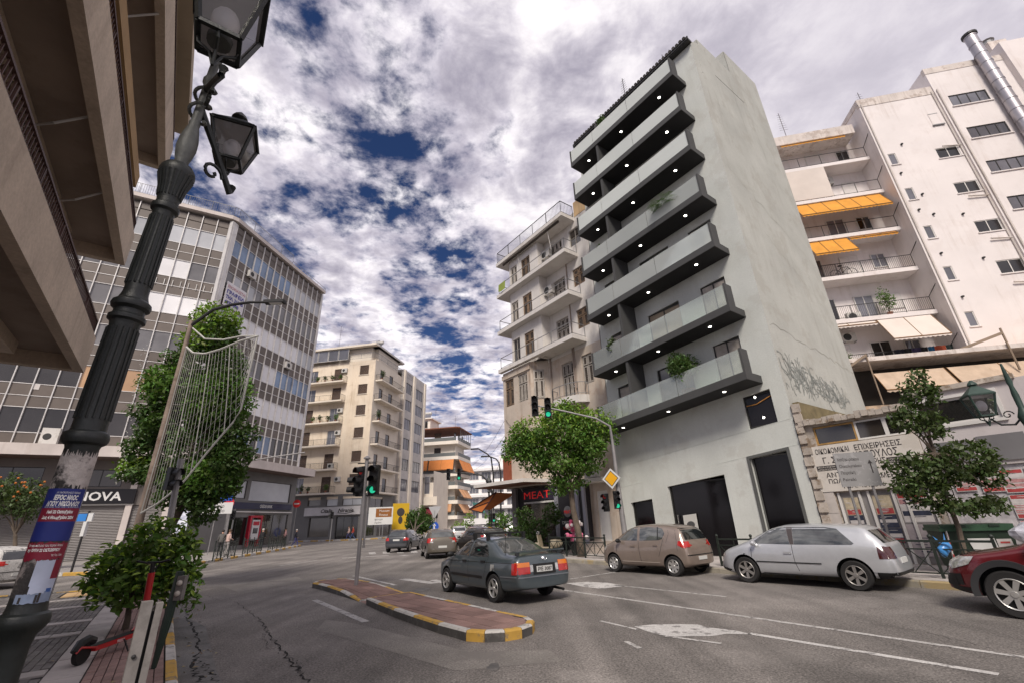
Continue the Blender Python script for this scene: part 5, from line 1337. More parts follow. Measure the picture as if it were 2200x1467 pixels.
# shops below
sb_ = FT(CB,'bag_shop_front','grey shop front with a long white fascia and display windows on the corner','shop front')
q = MB(); wall(q,-20,0,0,6.6,[(-9.0,-5.4,.5,3.3),(-4.4,-.6,.15,3.3),(-9.6,-7.4,5.0,6.3),(-6.4,-4.4,4.9,6.3),(-3.6,-.3,4.9,6.3)],.4,y=-.1); q.build('wall', gp, sb_)
window(sb_,-9.0,-5.4,.5,3.3,.15,'plain',frame_grey,gl_room,n=1); window(sb_,-4.4,-.6,.15,3.3,.15,'plain',frame_grey,gl_dark,n=3); window(sb_,-9.6,-7.4,5.0,6.3,.1,'plain',frame_grey,gl_room,n=1); window(sb_,-6.4,-4.4,4.9,6.3,.1,'plain',frame_grey,p_pale,n=1); window(sb_,-3.6,-.3,4.9,6.3,.1,'plain',frame_grey,p_pale,n=2)
q = MB(); q.box(-9.8,-.3,-.4,-.1,3.55,4.75); fb = q.build('fascia', mat('fascia_white', (.55,.53,.53), .5), sb_)
lettering(fb,'Citalia',-7.0,-.41,3.95,.5,ink,width=2.0,shear=.25,bold=.02); lettering(fb,'Niranie',-4.0,-.41,3.95,.5,ink,width=2.6,shear=.25,bold=.02)
q = MB(); q.tube([(-4.0,-.42,3.86),(-2.6,-.42,3.74),(-1.2,-.42,3.95)],.04,4); q.build('swoosh', ink, fb)
s2 = FT(CR,'corner_glass_shop','glazed grey corner shop under the right side of the cream block','shop front'); q = MB(); wall(q,0,10.3,0,6.6,[(.8,4,.4,3.8),(4.6,9.5,.3,3.6),(1.8,6,4.4,6.2)],.4,y=-.1); q.build('wall', gp, s2)
for (a,b,c,d) in ((.8,4,.4,3.8),(4.6,9.5,.3,3.6),(1.8,6,4.4,6.2)): window(s2,a,b,c,d,.1,'plain',frame_grey,gl_room,n=2)

# ============================================================ BLOCK WITH ORANGE AWNINGS
OBC = AT(980, 1100, 104)
OBF = Frame(OBC.x, OBC.y, CB.ex); OBR = Frame(OBC.x, OBC.y, CR.ex); rO = OBR.ang-OBF.ang
ob = FT(OBF,'apartment_block_with_orange_awnings','stepped white apartment block with rows of orange awnings far down the street','apartment building')
wo = mat('far_white_render', (.76,.70,.62), .85, nv=.06, streak=.3, stain=(.45,.38,.3))
zo = [OBF.z(980, y) for y in (1158,1106,1073,1041,1014,978,945)]
q = MB(); q.prism([(-16,1.2),(-.8,1.2),tuple(OBF.loc(OBR.w(9,1.2))),tuple(OBF.loc(OBR.w(9,14))),(-16,14)],0,zo[6]+.3); q.build('wall', wo, ob)
ba = mat('far_railing_panel', (.14,.15,.15), .5)
for k, z in enumerate(zo):
    q = MB(); q.prism([(-16,-.3),(-.2,-.3),tuple(OBF.loc(OBR.w(0,-.3))),tuple(OBF.loc(OBR.w(10,-.3))),tuple(OBF.loc(OBR.w(10,1.4))),(-16,1.4)],z-.75,z); o = q.build('balcony_slab', wo, ob)
    q = MB(); q.box(-16,-.3,-.28,-.2,z,z+.8); o2 = q.build('balcony_panel', ba, o); q = MB(); q.box(.2,9.9,-.28,-.2,z,z+.8); o2 = q.build('balcony_panel', ba, o); o2.rotation_euler = (0,0,rO)
    for j, (a, b) in enumerate(((-13.5,-12),(-10.5,-8.8),(-6,-4.4))): window(ob,a,b,z+.05,z+2.2,1.15,'plain',bw_shut,gl_dark if (k+j) % 2 else bw_slat,n=1)
    for j, (a, b) in enumerate(((1.2,2.6),(4,5.5),(7,8.4))):
        o = window(ob,0,b-a,0,2.15,0,'plain',bw_shut,gl_dark,n=1); o.location = (*OBF.loc(OBR.w(a,1.15)), z+.05); o.rotation_euler = (0,0,rO)
fo = mat('far_orange_canvas', (.62,.22,.06), .85, nv=.08); fp = mat('far_peach_canvas', (.55,.30,.16), .85, nv=.08); fg = mat('far_green_canvas', (.04,.20,.17), .85, nv=.08)
gob = 'awnings on the far stepped block'
awning('wide orange awning, left of the upper far row', OBF,-12.5,-6.9,zo[5]-.8,zo[4]+.75,-.3,-.9,fo,gob,1); awning('wide orange awning, right of the upper far row', OBF,-6.6,-.6,zo[5]-.8,zo[4]+.75,-.3,-.9,fo,gob,1)
awning('slanting orange awning on the side of the upper far row', OBR,.4,9.8,zo[5]-.8,zo[4]+.5,-.3,-1.4,fo,gob,2)
awning('peach awning low on the street side of the far block', OBF,-6.5,-1.0,zo[2]-.8,zo[1]+.85,-.3,-.7,fp,gob,1)
awning('peach awning, upper on the receding side of the far block', OBR,.4,7.0,zo[3]-.8,zo[2]+.5,-.3,-1.6,fp,gob,2); awning('peach awning, lower on the receding side of the far block', OBR,.4,7.5,zo[2]-.8,zo[1]+.5,-.3,-1.6,fp,gob,2)
awning('dark green awning at the far right end of the far block', OBR,10,17,zo[2]-.2,zo[1]+.6,-.6,-2.2,fg,gob,2)
q = MB(); q.box(-13,-8,3,9,zo[6]+3,zo[6]+6.2); q.box(-14,-7.5,2.5,9.5,zo[6]+6.2,zo[6]+6.5); q.build('penthouse', wo, ob); window(ob,-12,-8.6,zo[6]+4,zo[6]+5.8,2.98,'plain',frame_white,gl_dark,n=2)
q = MB(); q.prism([(-16,-.6),(-.2,-.6),tuple(OBF.loc(OBR.w(0,-.6))),tuple(OBF.loc(OBR.w(10.2,-.6))),tuple(OBF.loc(OBR.w(10.2,8))),(-16,8)],zo[6]+2.9,zo[6]+3.15); q.build('tile_roof', mat('far_roof_tile', (.2,.08,.05), .85), ob)
q = MB()
for k in range(6):
    p = OBF.loc(OBR.w(1.5+1.6*k,-.4)); q.tube([(*p,zo[6]),(*p,zo[6]+2.9)],.07,5)
q.build('roof_post', steel_grey, ob)
antenna('aerial at the right of the far orange awning block', OBF.w(-1.5,3,zo[6]+3.1), 3.5, OBF.ang, 3); antenna('aerial beside the penthouse of the far orange awning block', OBF.w(-7.4,5,zo[6]+6.5), 3.2, OBF.ang, 4)
so2 = FT(OBF,'solar_water_heater','solar water heater on the far penthouse roof','solar panel',x=-10,y=4,z=zo[6]+6.5); q = MB(); q.add([(-1.4,0,0),(1.4,0,0),(1.4,1.4,1.6),(-1.4,1.4,1.6),(-1.4,0,-.1),(1.4,0,-.1),(1.4,1.4,1.45),(-1.4,1.4,1.45)],[(0,1,2,3),(7,6,5,4),(0,4,5,1),(1,5,6,2),(2,6,7,3),(3,7,4,0)]); q.build('collector', gl_grey, so2); q = MB(); q.tube([(-1.3,1.5,1.8),(1.3,1.5,1.8)],.32,8); q.build('tank', ac_white, so2)
# low house joining cream and orange awning blocks
lh = AT(868,1090,96); LHF = Frame(lh.x, lh.y, CB.ex)
lo = FT(LHF,'low_cream_house','low cream house with a maroon awning between the two far blocks','house'); q = MB(); wall(q,-3,6.2,0,LHF.z(900,1037),[(1.0,2.2,7.5,11),(4.2,5.4,7.5,11),(3.5,6,.3,4.2)],.3); q.poly([(6.2,0,0),(6.2,9,0),(6.2,9,12),(6.2,0,12)]); q.build('wall', cr_p, lo)
for a in (1.0,4.2): window(lo,a,a+1.2,7.5,11,.12,'plain',frame_white,gl_grey,n=1)
window(lo,3.5,6,.3,4.2,.15,'plain',frame_dark,gl_dark,n=3); q = MB(); q.box(-3,7.5,-1.2,0,5.3,6.9); q.build('ledge', cr_p, lo)
awning('small maroon awning over the low cream house shop', LHF,3.0,6.6,4.9,3.6,-.2,-1.3,mat('maroon_canvas', (.16,.015,.03), .8),None,1)
# far white building closing the street
DWC = AT(1005,1150,150); DWF = Frame(DWC.x, DWC.y, (math.sin(R_(75)), -math.cos(R_(75))))
dw = FT(DWF,'far_white_office','broad pale building with window bands closing the end of the street','building')
pw = mat('far_pale_render', (.72,.70,.69), .85, nv=.05)  # plain pale render of the far building
q = MB(); q.box(-4,40,0,12,0,18.5); q.box(10,40,2,12,18.5,22); q.build('wall', pw, dw)
for z in (3,6.6,10.4,14.6):
    q = MB(); q.box(-4.2,40.2,-1.2,0,z+2.6,z+3.3); q.build('balcony_band', pw, dw)
    for k in range(9):
        a = .5+4.2*k; window(dw,a,a+3.2,z,z+2.3,-.05,'plain',frame_white,gl_grey,n=3)
for k in range(4): window(dw,12+4*k,15+4*k,19,21.3,1.95,'plain',frame_white,gl_dark,n=2)

# ============================================================ CONCRETE BLOCK OVERHEAD (left)
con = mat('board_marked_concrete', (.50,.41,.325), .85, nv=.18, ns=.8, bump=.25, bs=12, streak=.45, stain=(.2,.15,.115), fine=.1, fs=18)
con_d = mat('dark_concrete', (.30,.24,.195), .9, nv=.15, ns=.8, patch=.35, pcol=(.2,.155,.125), ps=1.2)  # darker concrete tone than the beams
rust = mat('rust_rail', (.07,.035,.028), .6, nv=.25); white_arm = mat('awning_arm_white', (.42,.40,.38), .5, nv=.15)
cbk = FT(LB,'concrete_apartment_block','brown concrete apartment block whose deep balconies hang overhead on the left','apartment building')
# local x along the street, y to the left; walls well back, balconies to y=2
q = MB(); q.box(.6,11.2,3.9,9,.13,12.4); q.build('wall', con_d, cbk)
LVL = [(4.84,5.6,12.0,2.0),(7.55,8.35,12.35,2.0),(10.95,11.75,13.1,1.95)]
for k, (z0, z1, xe, ye) in enumerate(LVL):
    q = MB(); q.box(0,xe,ye,ye+.16,z0,z1); q.box(xe-.16,xe,ye+.16,3.95,z0,z1); o = q.build('balcony_beam', con, cbk)
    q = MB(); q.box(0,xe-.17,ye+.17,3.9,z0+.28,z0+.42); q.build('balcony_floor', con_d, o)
    q = MB(); q.box(0,xe-.6,ye+.9,ye+1.15,z0+.05,z0+.27); q.build('downstand', con, o)
    r_ = MB(); railing(r_, [(0,ye+.06),(xe-.05,ye+.06),(xe-.05,3.85)], z1, .34, .09, r=.014, post=1.4); r_.build('railing', rust, o)
q = MB(); q.box(0,13.2,1.75,2.05,12.45,12.75); q.box(0,13.2,2.05,4.2,12.4,12.55); q.build('roof_overhang', mat('overhang_pale', (.42,.34,.25), .85, nv=.12, streak=.3), cbk)
q = MB(); q.box(0,12.2,2.25,2.5,9.6,9.95); q.build('rolled_blind', mat('rolled_canvas', (.33,.21,.10), .85, nv=.2), cbk)
q = MB()
for k in range(40):
    q.ball((.2+.3*k, 2.9, 7.5), .07, 6, 4, sz=(1.6,1,1))
q.build('scalloped_trim', mat('scallop', (.16,.12,.09), .9), cbk)
for (x, z) in ((3.0,8.0),(5.2,8.0),(7.6,8.0),(9.6,8.0),(5.6,11.2),(8.2,11.2),(3.4,5.3),(7.0,11.3)):
    q = MB(); q.tube([(x,2.05,z-.25),(x+.1,2.5,z-.62),(x+.55,2.95,z-.55)], .02, 6); q.tube([(x+.55,2.95,z-.55),(x+1.5,3.0,z-.4)], .022, 6); q.build('awning_arm', white_arm, cbk)
q = MB()
for (x, y, z) in ((4.2,3.0,7.8),(7.2,3.2,7.8)): q.lathe([(0,-.1),(.12,-.1),(.14,0)], 12, (x,y,z))
q.build('soffit_lamp', steel_dark, cbk)
# ============================================================ TREES AND SHRUBS
def tree(name, label, base, lobes, n, size, m, trunk_r=.12, cat='tree', seed=1, group=None, shell=.55, trunk_top=None, limb_n=7, lean=None, extra=None, hang=0.):
    """base world point; lobes in world coordinates ((x,y,z),(rx,ry,rz))"""
    t = T(name, label, cat, base, 0, group); b = Vector(base); rr = random.Random(seed)
    L = [((c[0]-b.x, c[1]-b.y, c[2]-b.z), r) for c, r in lobes]
    sub = []                                        # ragged outline: small sprays leaving each clump
    for c, r in L:
        sub.append((c, tuple(q*.86 for q in r)))
        for _ in range(6):
            u = Vector((rr.gauss(0,1), rr.gauss(0,1), rr.gauss(.15,1))).normalized(); f = rr.uniform(.75, 1.12); s2 = rr.uniform(.22, .42)
            sub.append(((c[0]+u.x*r[0]*f, c[1]+u.y*r[1]*f, c[2]+u.z*r[2]*f), tuple(q*s2 for q in r)))
    top = Vector(trunk_top)-b if trunk_top else Vector(L[0][0])*.55
    q = MB(); q.tube([(0,0,-.05), top*.35+Vector((.04,-.03,0)), top*.7+Vector((-.03,.04,0)), top], [trunk_r*1.25, trunk_r, trunk_r*.9, trunk_r*.75], 9)
    q.build('trunk', bark, t, smooth=True)
    q = MB()
    for k in range(limb_n):
        c, r = L[k % len(L)]; tip = Vector(c)+Vector((rr.uniform(-.5,.5)*r[0], rr.uniform(-.5,.5)*r[1], rr.uniform(-.2,.5)*r[2]))
        limbs(q, top*.95, [tip], trunk_r*.5, trunk_r*.12, rr)
    q.build('limb', bark, t, smooth=True)
    inst('crown', leaf_mesh('crown', sub, n, size, m, seed, shell, hang=hang), t)
    if extra:
        for nm, lb, nn, sz, mm in extra: inst(nm, leaf_mesh(nm, [((c[0]-b.x, c[1]-b.y, c[2]-b.z), r) for c, r in lb], nn, sz, mm, seed+50, shell), t)
    return t
def lob(px, py, Y, r, rz=None): c = AT(px, py, Y); return ((c.x, c.y, c.z), (r, r, rz or r))
# clipped ficus
fb = RS.w(-12.3, -2.95, .15); fY = fb.y
tree('street_tree', 'broad bright green clipped ficus tree in front of the old white building', fb,
     [lob(1150,955,fY,1.25,.95), lob(1205,930,fY,1.4,1.1), lob(1255,945,fY,1.35,1.05), lob(1285,930,fY,.8,.8), lob(1120,960,fY,.8,.75), lob(1200,985,fY,1.3,.8), lob(1265,985,fY,.95,.75), lob(1150,990,fY,.9,.6), lob(1225,1030,fY,.7,.7), lob(1195,1040,fY,.5,.55), lob(1215,890,fY,.7,.6)],
     15000, .17, leaf_mid, .15, seed=5, shell=.75, trunk_top=AT(1226,1050,fY), extra=[('sun_painted_leaves', [lob(1150,930,fY,1.3,.85), lob(1215,900,fY,1.4,.95), lob(1270,915,fY,1.2,.9)], 2600, .17, leaf_lime)])  # lime upper leaves carry sunlight in their colour
# tree behind the bin
rb = RS.w(.62, -2.6, .15); rY = rb.y
tree('street_tree', 'open dark leaved young tree rising behind the green bin', rb,
     [lob(1975,850,rY,.42,.4), lob(1945,905,rY,.4,.35), lob(2000,915,rY,.42,.35), lob(2085,985,rY,.62,.5), lob(2020,1010,rY,.6,.45), lob(1960,1010,rY,.5,.35), lob(2120,1020,rY,.45,.4), lob(1985,1055,rY,.5,.28), lob(2045,1090,rY,.5,.2), lob(2120,1085,rY,.48,.22), lob(1945,1045,rY,.35,.25), lob(1970,810,rY,.2,.25)],
     5200, .14, leaf_olive, .055, seed=6, shell=.45, trunk_top=AT(2005,960,rY), limb_n=14)
# tall tree at the left corner
tb = LB.w(20.6, .5, .15); tY = tb.y
tree('street_tree', 'tall dense dark green tree behind the light curtain lamp post', tb,
     [lob(470,720,tY,0.84,0.79), lob(430,775,tY,0.96,0.97), lob(490,800,tY,0.80,1.06), lob(380,850,tY,0.96,0.97), lob(465,880,tY,0.96,1.06), lob(335,930,tY,0.80,0.79), lob(420,960,tY,1.04,0.97), lob(490,950,tY,0.72,0.88), lob(330,1010,tY,0.72,0.53), lob(450,1040,tY,0.88,0.79), lob(385,1060,tY,0.88,0.70), lob(440,1100,tY,.5,.45), lob(310,965,tY,.75,.65), lob(300,1015,tY,.6,.4), lob(500,985,tY,.7,.7), lob(350,890,tY,.75,.65)],
     21000, .165, leaf_dark, .16, seed=7, shell=.6, trunk_top=AT(395,1080,tY), limb_n=14,
     extra=[('sun_painted_leaves', [lob(465,690,tY,.9,.7), lob(440,740,tY,.9,.7), lob(300,1000,tY,.7,.35)], 2300, .17, leaf_lime), ('mid_leaves', [lob(380,830,tY,1.2,.9), lob(470,860,tY,1.2,1.2), lob(440,1030,tY,1.2,.7)], 7000, .17, leaf_mid)])  # lime clumps paint the sun on the crown into the leaf colour
# citrus shrub in the foreground pavement
cbase = LB.w(11.9, .28, .15); cY = cbase.y
ct = tree('citrus_shrub', 'low glossy citrus tree with large yellow green leaves beside the red scooter', cbase,
     [lob(355,1155,cY,0.47,0.37), lob(300,1165,cY+.1,0.34,0.29), lob(265,1205,cY,0.43,0.34), lob(230,1240,cY-.1,0.36,0.32), lob(390,1195,cY,0.38,0.39), lob(335,1220,cY-.1,0.50,0.40), lob(290,1265,cY-.15,0.47,0.34), lob(370,1260,cY,0.45,0.37), lob(225,1285,cY-.1,0.28,0.17), lob(400,1245,cY,0.28,0.29)],
     2600, .15, citrus_d, .05, cat='shrub', seed=9, shell=.6, trunk_top=AT(280,1290,cY), limb_n=10)
ct_l = [lob(350,1140,cY-.1,.42,.26), lob(255,1195,cY-.1,.36,.26), lob(390,1180,cY-.1,.33,.3), lob(225,1235,cY-.2,.3,.25), lob(330,1235,cY-.35,.4,.3), lob(250,1280,cY-.25,.3,.2), lob(390,1250,cY-.1,.28,.3)]
lm = MB(); lm.add([(0,0,0),(.28,.17,.05),(.62,.16,.04),(1,0,-.10),(.62,-.16,.04),(.28,-.17,.05),(.3,0,-.02),(.64,0,-.04)],[(0,6,1),(1,6,7,2),(2,7,3),(3,7,4),(4,7,6,5),(5,6,0)])
lme = [lm.mesh('leaf', citrus_l), lm.mesh('leaf', leaf_lime)]
rr = random.Random(77)
for k in range(300):
    c, r = ct_l[k % len(ct_l)]; u = Vector((rr.gauss(0,1), rr.gauss(-.5,1), rr.gauss(.5,1))).normalized(); f = .75+.35*rr.random()
    p = Vector(c)+Vector((u.x*r[0], u.y*r[1], u.z*r[2]))*f-Vector(cbase); s_ = rr.uniform(.13,.19)
    o = inst('leaf', lme[0 if rr.random() < .75 else 1], ct, p, rz=math.atan2(u.y,u.x)+rr.uniform(-.9,.9), ry=rr.uniform(-.6,.5), rx=rr.uniform(-.5,.5), scale=(s_,s_,s_))
# orange tree across the side street
ob_ = AT(45,1185,25.5); ob_.z = .15
ot = tree('orange_tree', 'small orange tree dotted with fruit at the far left edge', ob_, [lob(35,1075,25.5,1.25,.8), lob(70,1060,25.5,.8,.6), lob(20,1050,25.5,.9,.7), lob(60,1090,25.5,.9,.6), lob(0,1085,25.5,1.0,.7)], 3600, .17, leaf_olive, .1, seed=15, shell=.7)
om = mat('orange_fruit', (.42,.13,.02), .5, nv=.15); fr_o = MB(); fr_o.ball((0,0,0),.06,7,5); fme = fr_o.mesh('orange_fruit', om, True)
for k in range(36):
    c, r = [lob(35,1065,25.2,1.3,.8), lob(70,1055,25.2,.85,.6), lob(15,1050,25.2,.9,.7)][k % 3]; u = Vector((rr.gauss(0,1), rr.gauss(-.8,.7), rr.gauss(.3,.8))).normalized()
    inst('orange_fruit', fme, ot, Vector(c)+Vector((u.x*r[0],u.y*r[1],u.z*r[2]))*.98-ob_)
p = G(893,1172); tree('street_tree', 'small round lollipop tree far down the street beside the dark hatchback', (p.x,p.y,0) if p.y < 75 else (AT(893,1160,58).x,58,0), [lob(888,1122,58,1.1,1.0), lob(914,1120,58,1.1,1.0), lob(901,1108,58,1.2,.9), lob(901,1130,58,1.3,.8)], 2200, .32, leaf_dark, .12, seed=16, shell=.8)
tree('oleander_bush', 'dark bushy plants in front of the restaurant window', RS.w(-18.2,-2.4,.15), [lob(1130,1110,RS.w(-18.2,-2.4).y,.55,.6), lob(1185,1100,RS.w(-16.6,-2).y,.45,.7), lob(1120,1145,RS.w(-18.2,-2.4).y,.6,.45), lob(1160,1135,RS.w(-17.2,-2.2).y,.7,.6), lob(1145,1160,RS.w(-17.2,-2.2).y,.7,.4)], 2600, .16, leaf_dark, .05, 'shrub', seed=17, shell=.6)
tree('oleander_bush', 'green street plants far beyond the roof racked estate car', AT(1085,1160,46), [lob(1070,1118,46,1.1,.9), lob(1092,1125,46,1.1,1.0), lob(1058,1135,46,.8,.7)], 900, .28, leaf_mid, .06, 'shrub', seed=18)
tree('oleander_bush', 'yellow green bushes under the far peach awnings', AT(1000,1150,88), [lob(985,1135,88,1.6,1.2), lob(1008,1118,88,1.1,1.8), lob(1000,1135,88,1.6,1.2)], 700, .4, leaf_lime, .08, 'shrub', seed=19)

# ============================================================ LAMPS
green_iron = mat('dark_green_iron', (.012,.015,.0145), .46, nv=.3, ns=6, bump=.15, bs=40, spec=.5)
green_iron2 = mat('lamp_green_iron', (.025,.05,.04), .5, nv=.3, ns=5)
brass_grey = mat('grey_iron_worn', (.10,.105,.10), .5, nv=.3, ns=8, bump=.2, bs=50)
torn = mat('torn_paper', (.42,.38,.36), .85, nv=.35, ns=9, bump=.5, bs=40, patch=.98, pcol=(.03,.028,.028), ps=6)
torn2 = mat('torn_paper_dark', (.05,.045,.045), .85, nv=.5, ns=12, bump=.5, bs=40, patch=.8, pcol=(.33,.29,.28), ps=7)
frost = mat('frosted_bulb', (.7,.68,.68), .35, nv=.05, spec=.5)
lamp_glass = clear_glass('lantern_glass', (.95,.95,.97), .0, (.7,.7,.72), .03)
lantern_white = mat('lantern_lift_white', (.55,.54,.54), .4, nv=.1)
def lantern(name, label, loc, rz, s=1.0, m=None, top_open=False):
    m = m or green_iron; t = T(name, label, 'lantern', loc, rz)
    a, b, h = .115*s, .20*s, .42*s
    q = MB(); B = [(-a,-a,0),(a,-a,0),(a,a,0),(-a,a,0)]; U = [(-b,-b,h),(b,-b,h),(b,b,h),(-b,b,h)]
    for i in range(4):
        j = (i+1) % 4; w_ = .028*s
        q.beam(B[i],B[j],w_,w_); q.beam(U[i],U[j],w_*1.3,w_*1.3); q.beam(B[i],U[i],w_,w_)
    q.build('lantern_frame', m, t)
    for i in range(4):
        j = (i+1) % 4; g_ = MB(); g_.poly([Vector(B[i])*.97,Vector(B[j])*.97,Vector(U[j])*.97,Vector(U[i])*.97]); g_.build('lantern_pane', lamp_glass, t)
    q = MB(); c = .05*s; q.add([(-b*1.12,-b*1.12,h),(b*1.12,-b*1.12,h),(b*1.12,b*1.12,h),(-b*1.12,b*1.12,h),(-c,-c,h+.2*s),(c,-c,h+.2*s),(c,c,h+.2*s),(-c,c,h+.2*s)],[(0,1,5,4),(1,2,6,5),(2,3,7,6),(3,0,4,7),(4,5,6,7),(3,2,1,0)])
    q.lathe([(.05*s,h+.2*s),(.085*s,h+.23*s),(.07*s,h+.27*s),(.02*s,h+.33*s)],12); q.build('lantern_roof', m, t)
    q = MB(); q.box(-b*.95,b*.95,-b*.95,b*.95,h-.02*s,h-.012*s); q.build('added_white_plane', lantern_white, t)  # white plane added under the roof to brighten the lantern inside
    q = MB(); q.ball((0,0,h*.5),.085*s,14,10,sz=(1,1,1.35)); q.build('bulb', frost, t, smooth=True)
    q = MB(); q.lathe([(0,-.0),(.07*s,0),(.075*s,.05*s),(.04*s,.09*s)],14); q.build('lamp_holder', brass_grey, t, smooth=True)
    q = MB()
    for sx, sy in ((1,0),(-1,0),(0,1),(0,-1)):
        q.tube([(sx*a,sy*a,.0),(sx*a*.9,sy*a*.9,-.06*s),(sx*a*.3,sy*a*.3,-.10*s),(0,0,-.2*s)],.011*s,6)
    q.build('scroll_bracket', m, t, smooth=True)
    return t
LX, LY = -1.998, 2.0
lamp = T('ornate_lamp_post', 'dark green cast iron lamp post in the left foreground plastered with torn posters', 'lamp post', (LX, LY, .128))
lean = R_(1.2)
lamp.rotation_euler = (0, lean, 0)
LR = .70
def prof(p): return [(r*LR, z-.128) for r, z in p]
q = MB(); q.lathe(prof([(.17,.13),(.17,.32),(.13,.40),(.125,.85),(.085,1.0),(.066,1.15),(.068,1.36),(.078,1.40),(.104,1.425),(.116,1.44),(.118,1.46),(.110,1.475),(.092,1.483),(.087,1.50),(.085,1.52),(.085,2.12),(.09,2.132),(.112,2.142),(.120,2.157),(.120,2.172),(.112,2.187),(.092,2.197),(.09,2.22),(.086,2.72),(.092,2.738),(.110,2.748),(.110,2.768),(.092,2.778),(.090,2.803),(.114,2.817),(.119,2.832),(.114,2.847),(.092,2.862),(.080,2.89),(.076,2.91),(.072,3.30),(.070,3.405),(.074,3.415),(.092,3.428),(.095,3.443),(.092,3.458),(.074,3.47),(.074,3.5)]), 40)
q.build('shaft', green_iron, lamp, smooth=True, ang=28)
for k in range(16):
    a = 2*math.pi*k/16
    for z0, z1, r0, r1 in ((2.25,2.70,.0885,.0865),(2.95,3.38,.0760,.0712)):
        q = MB(); q.tube([(math.cos(a)*r0*LR,math.sin(a)*r0*LR,z0-.128),(math.cos(a)*r1*LR,math.sin(a)*r1*LR,z1-.128)],.0065,5); q.build('shaft_rib', green_iron, lamp, smooth=True)
q = MB(); fl_ = []
for k in range(20):
    a = 2*math.pi*k/20; q.tube([(math.cos(a)*c_*LR,math.sin(a)*c_*LR,z_) for c_, z_ in ((.079,3.39),(.090,3.46),(.118,3.545))],[.005,.006,.008],5)
q.lathe(prof([(.074,3.5),(.088,3.58),(.118,3.665),(.127,3.69),(.12,3.715),(.10,3.74),(.05,3.75)]), 32); q.build('capital', green_iron, lamp, smooth=True)
q = MB(); q.lathe(prof([(.045,3.74),(.052,3.77),(.05,3.79),(.062,3.83),(.074,3.89),(.070,3.96),(.052,4.03),(.040,4.07),(.044,4.09),(.036,4.11),(.034,4.42),(.048,4.44),(.05,4.47),(.035,4.5),(.034,4.62),(.046,4.65),(.046,4.69),(.03,4.72),(.028,5.0)]), 24); q.build('baluster', brass_grey, lamp, smooth=True)
q = MB()
for k in range(26):
    a = k*.55; q.tube([(.05*math.cos(a),.05*math.sin(a),3.98+k*.012),(.05*math.cos(a+.55),.05*math.sin(a+.55),3.992+k*.012)],.011,5)
q.build('twisted_rope', brass_grey, lamp, smooth=True)
for k in range(14):
    a = 2*math.pi*k/14
    if k == 0: fq = MB(); fq.tube([(.088,0,.55),(.082,0,.8),(.058,.02,.98)],[.016,.014,.006],5); fme2 = fq.mesh('base_flute', mat('worn_silver_flute', (.16,.17,.165), .4, metal=.5, nv=.3), True)
    inst('base_flute', fme2, lamp, (0,0,.05), rz=a)
# paper layers on the shaft
def wrap(name, m, r, z0, z1, a0, a1, n=18, jag=0., seed=0, parent=None):
    r *= LR; rr = random.Random(seed); q = MB(); vs = []
    if parent is not None: a0, a1 = a0+30, a1+30
    for i in range(n+1):
        a = R_(a0+(a1-a0)*i/n); j0 = rr.uniform(0,jag); j1 = rr.uniform(0,jag)
        vs += [(r*math.cos(a),r*math.sin(a),z0-.128+j0),(r*math.cos(a),r*math.sin(a),z1-.128-j1)]
    q.add(vs,[(2*i,2*i+2,2*i+3,2*i+1) for i in range(n)]); return q.build(name, m, parent or lamp, smooth=True)
wrap('torn_paper_layer', torn, .0868, 1.93, 2.11, 0, 360, 120, .035, 1); wrap('torn_paper_layer', torn2, .0862, 1.53, 1.93, 0, 360, 120, .02, 2)
wrap('torn_paper_layer', torn, .0876, 1.95, 2.08, -100, -20, 40, .04, 3)
# church poster bent round the shaft, facing the camera (direction about -45 degrees)
po = T('church_poster', 'blue and red Greek church poster wrapped round the foreground lamp post', 'poster', (LX, LY, .128)); po.rotation_euler = (0, lean, 0)
navy = mat('poster_deep_blue', (.012,.022,.16), .45, nv=.15); mar = mat('poster_maroon', (.19,.012,.03), .45, nv=.15); skyb = mat('poster_pale_sky', (.42,.46,.58), .5, nv=.15, ns=9); chb = mat('poster_church_grey', (.22,.27,.38), .5, nv=.3, ns=14); dome = mat('poster_dome_blue', (.03,.09,.3), .5, nv=.2)
A0, A1 = -152, -8
wrap('poster_field', navy, .0895, 1.74, 1.945, A0, A1, 30, 0, 5, po); wrap('poster_field', mar, .0898, 1.815, 1.867, A0+6, A1-4, 24, 0, 6, po); wrap('poster_field', mar, .0896, 1.665, 1.74, A0, A1, 30, .012, 7, po)
wrap('poster_field', mar, .0894, 1.60, 1.67, -52, A1, 12, .0, 8, po); wrap('poster_photo', skyb, .0897, 1.575, 1.672, -92, -40, 14, .006, 9, po); wrap('poster_photo', skyb, .0893, 1.53, 1.60, -88, -14, 14, .0, 10, po); wrap('poster_photo', chb, .0896, 1.515, 1.552, -120, -14, 20, .004, 11, po)
wrap('poster_photo', dome, .0899, 1.552, 1.566, -40, -22, 6, .0, 12, po); wrap('poster_trim', white_let, .0899, 1.515, 1.945, A1-1.6, A1, 2, 0, 13, po); wrap('poster_photo', chb, .0899, 1.535, 1.556, -44, -18, 6, 0, 14, po)
for k, a in enumerate((-108,-66,-58)):
    wrap('poster_photo', ink, .0902, 1.518, 1.54+.006*k, a, a+7, 3, 0, 15+k, po)
def curved_text(txt, r, z, h, a0, a1, m, **kw):
    r *= LR; me = text_mesh(txt, h, m, ext=0, **kw); xs = [v.co.x for v in me.vertices]; x0, x1 = min(xs), max(xs)
    for v in me.vertices:
        a = R_(30+a0+(a1-a0)*(v.co.x-x0)/(x1-x0)); zz_ = v.co.y; v.co = (r*math.cos(a), r*math.sin(a), z-.128+zz_)
    return inst('lettering', me, po)
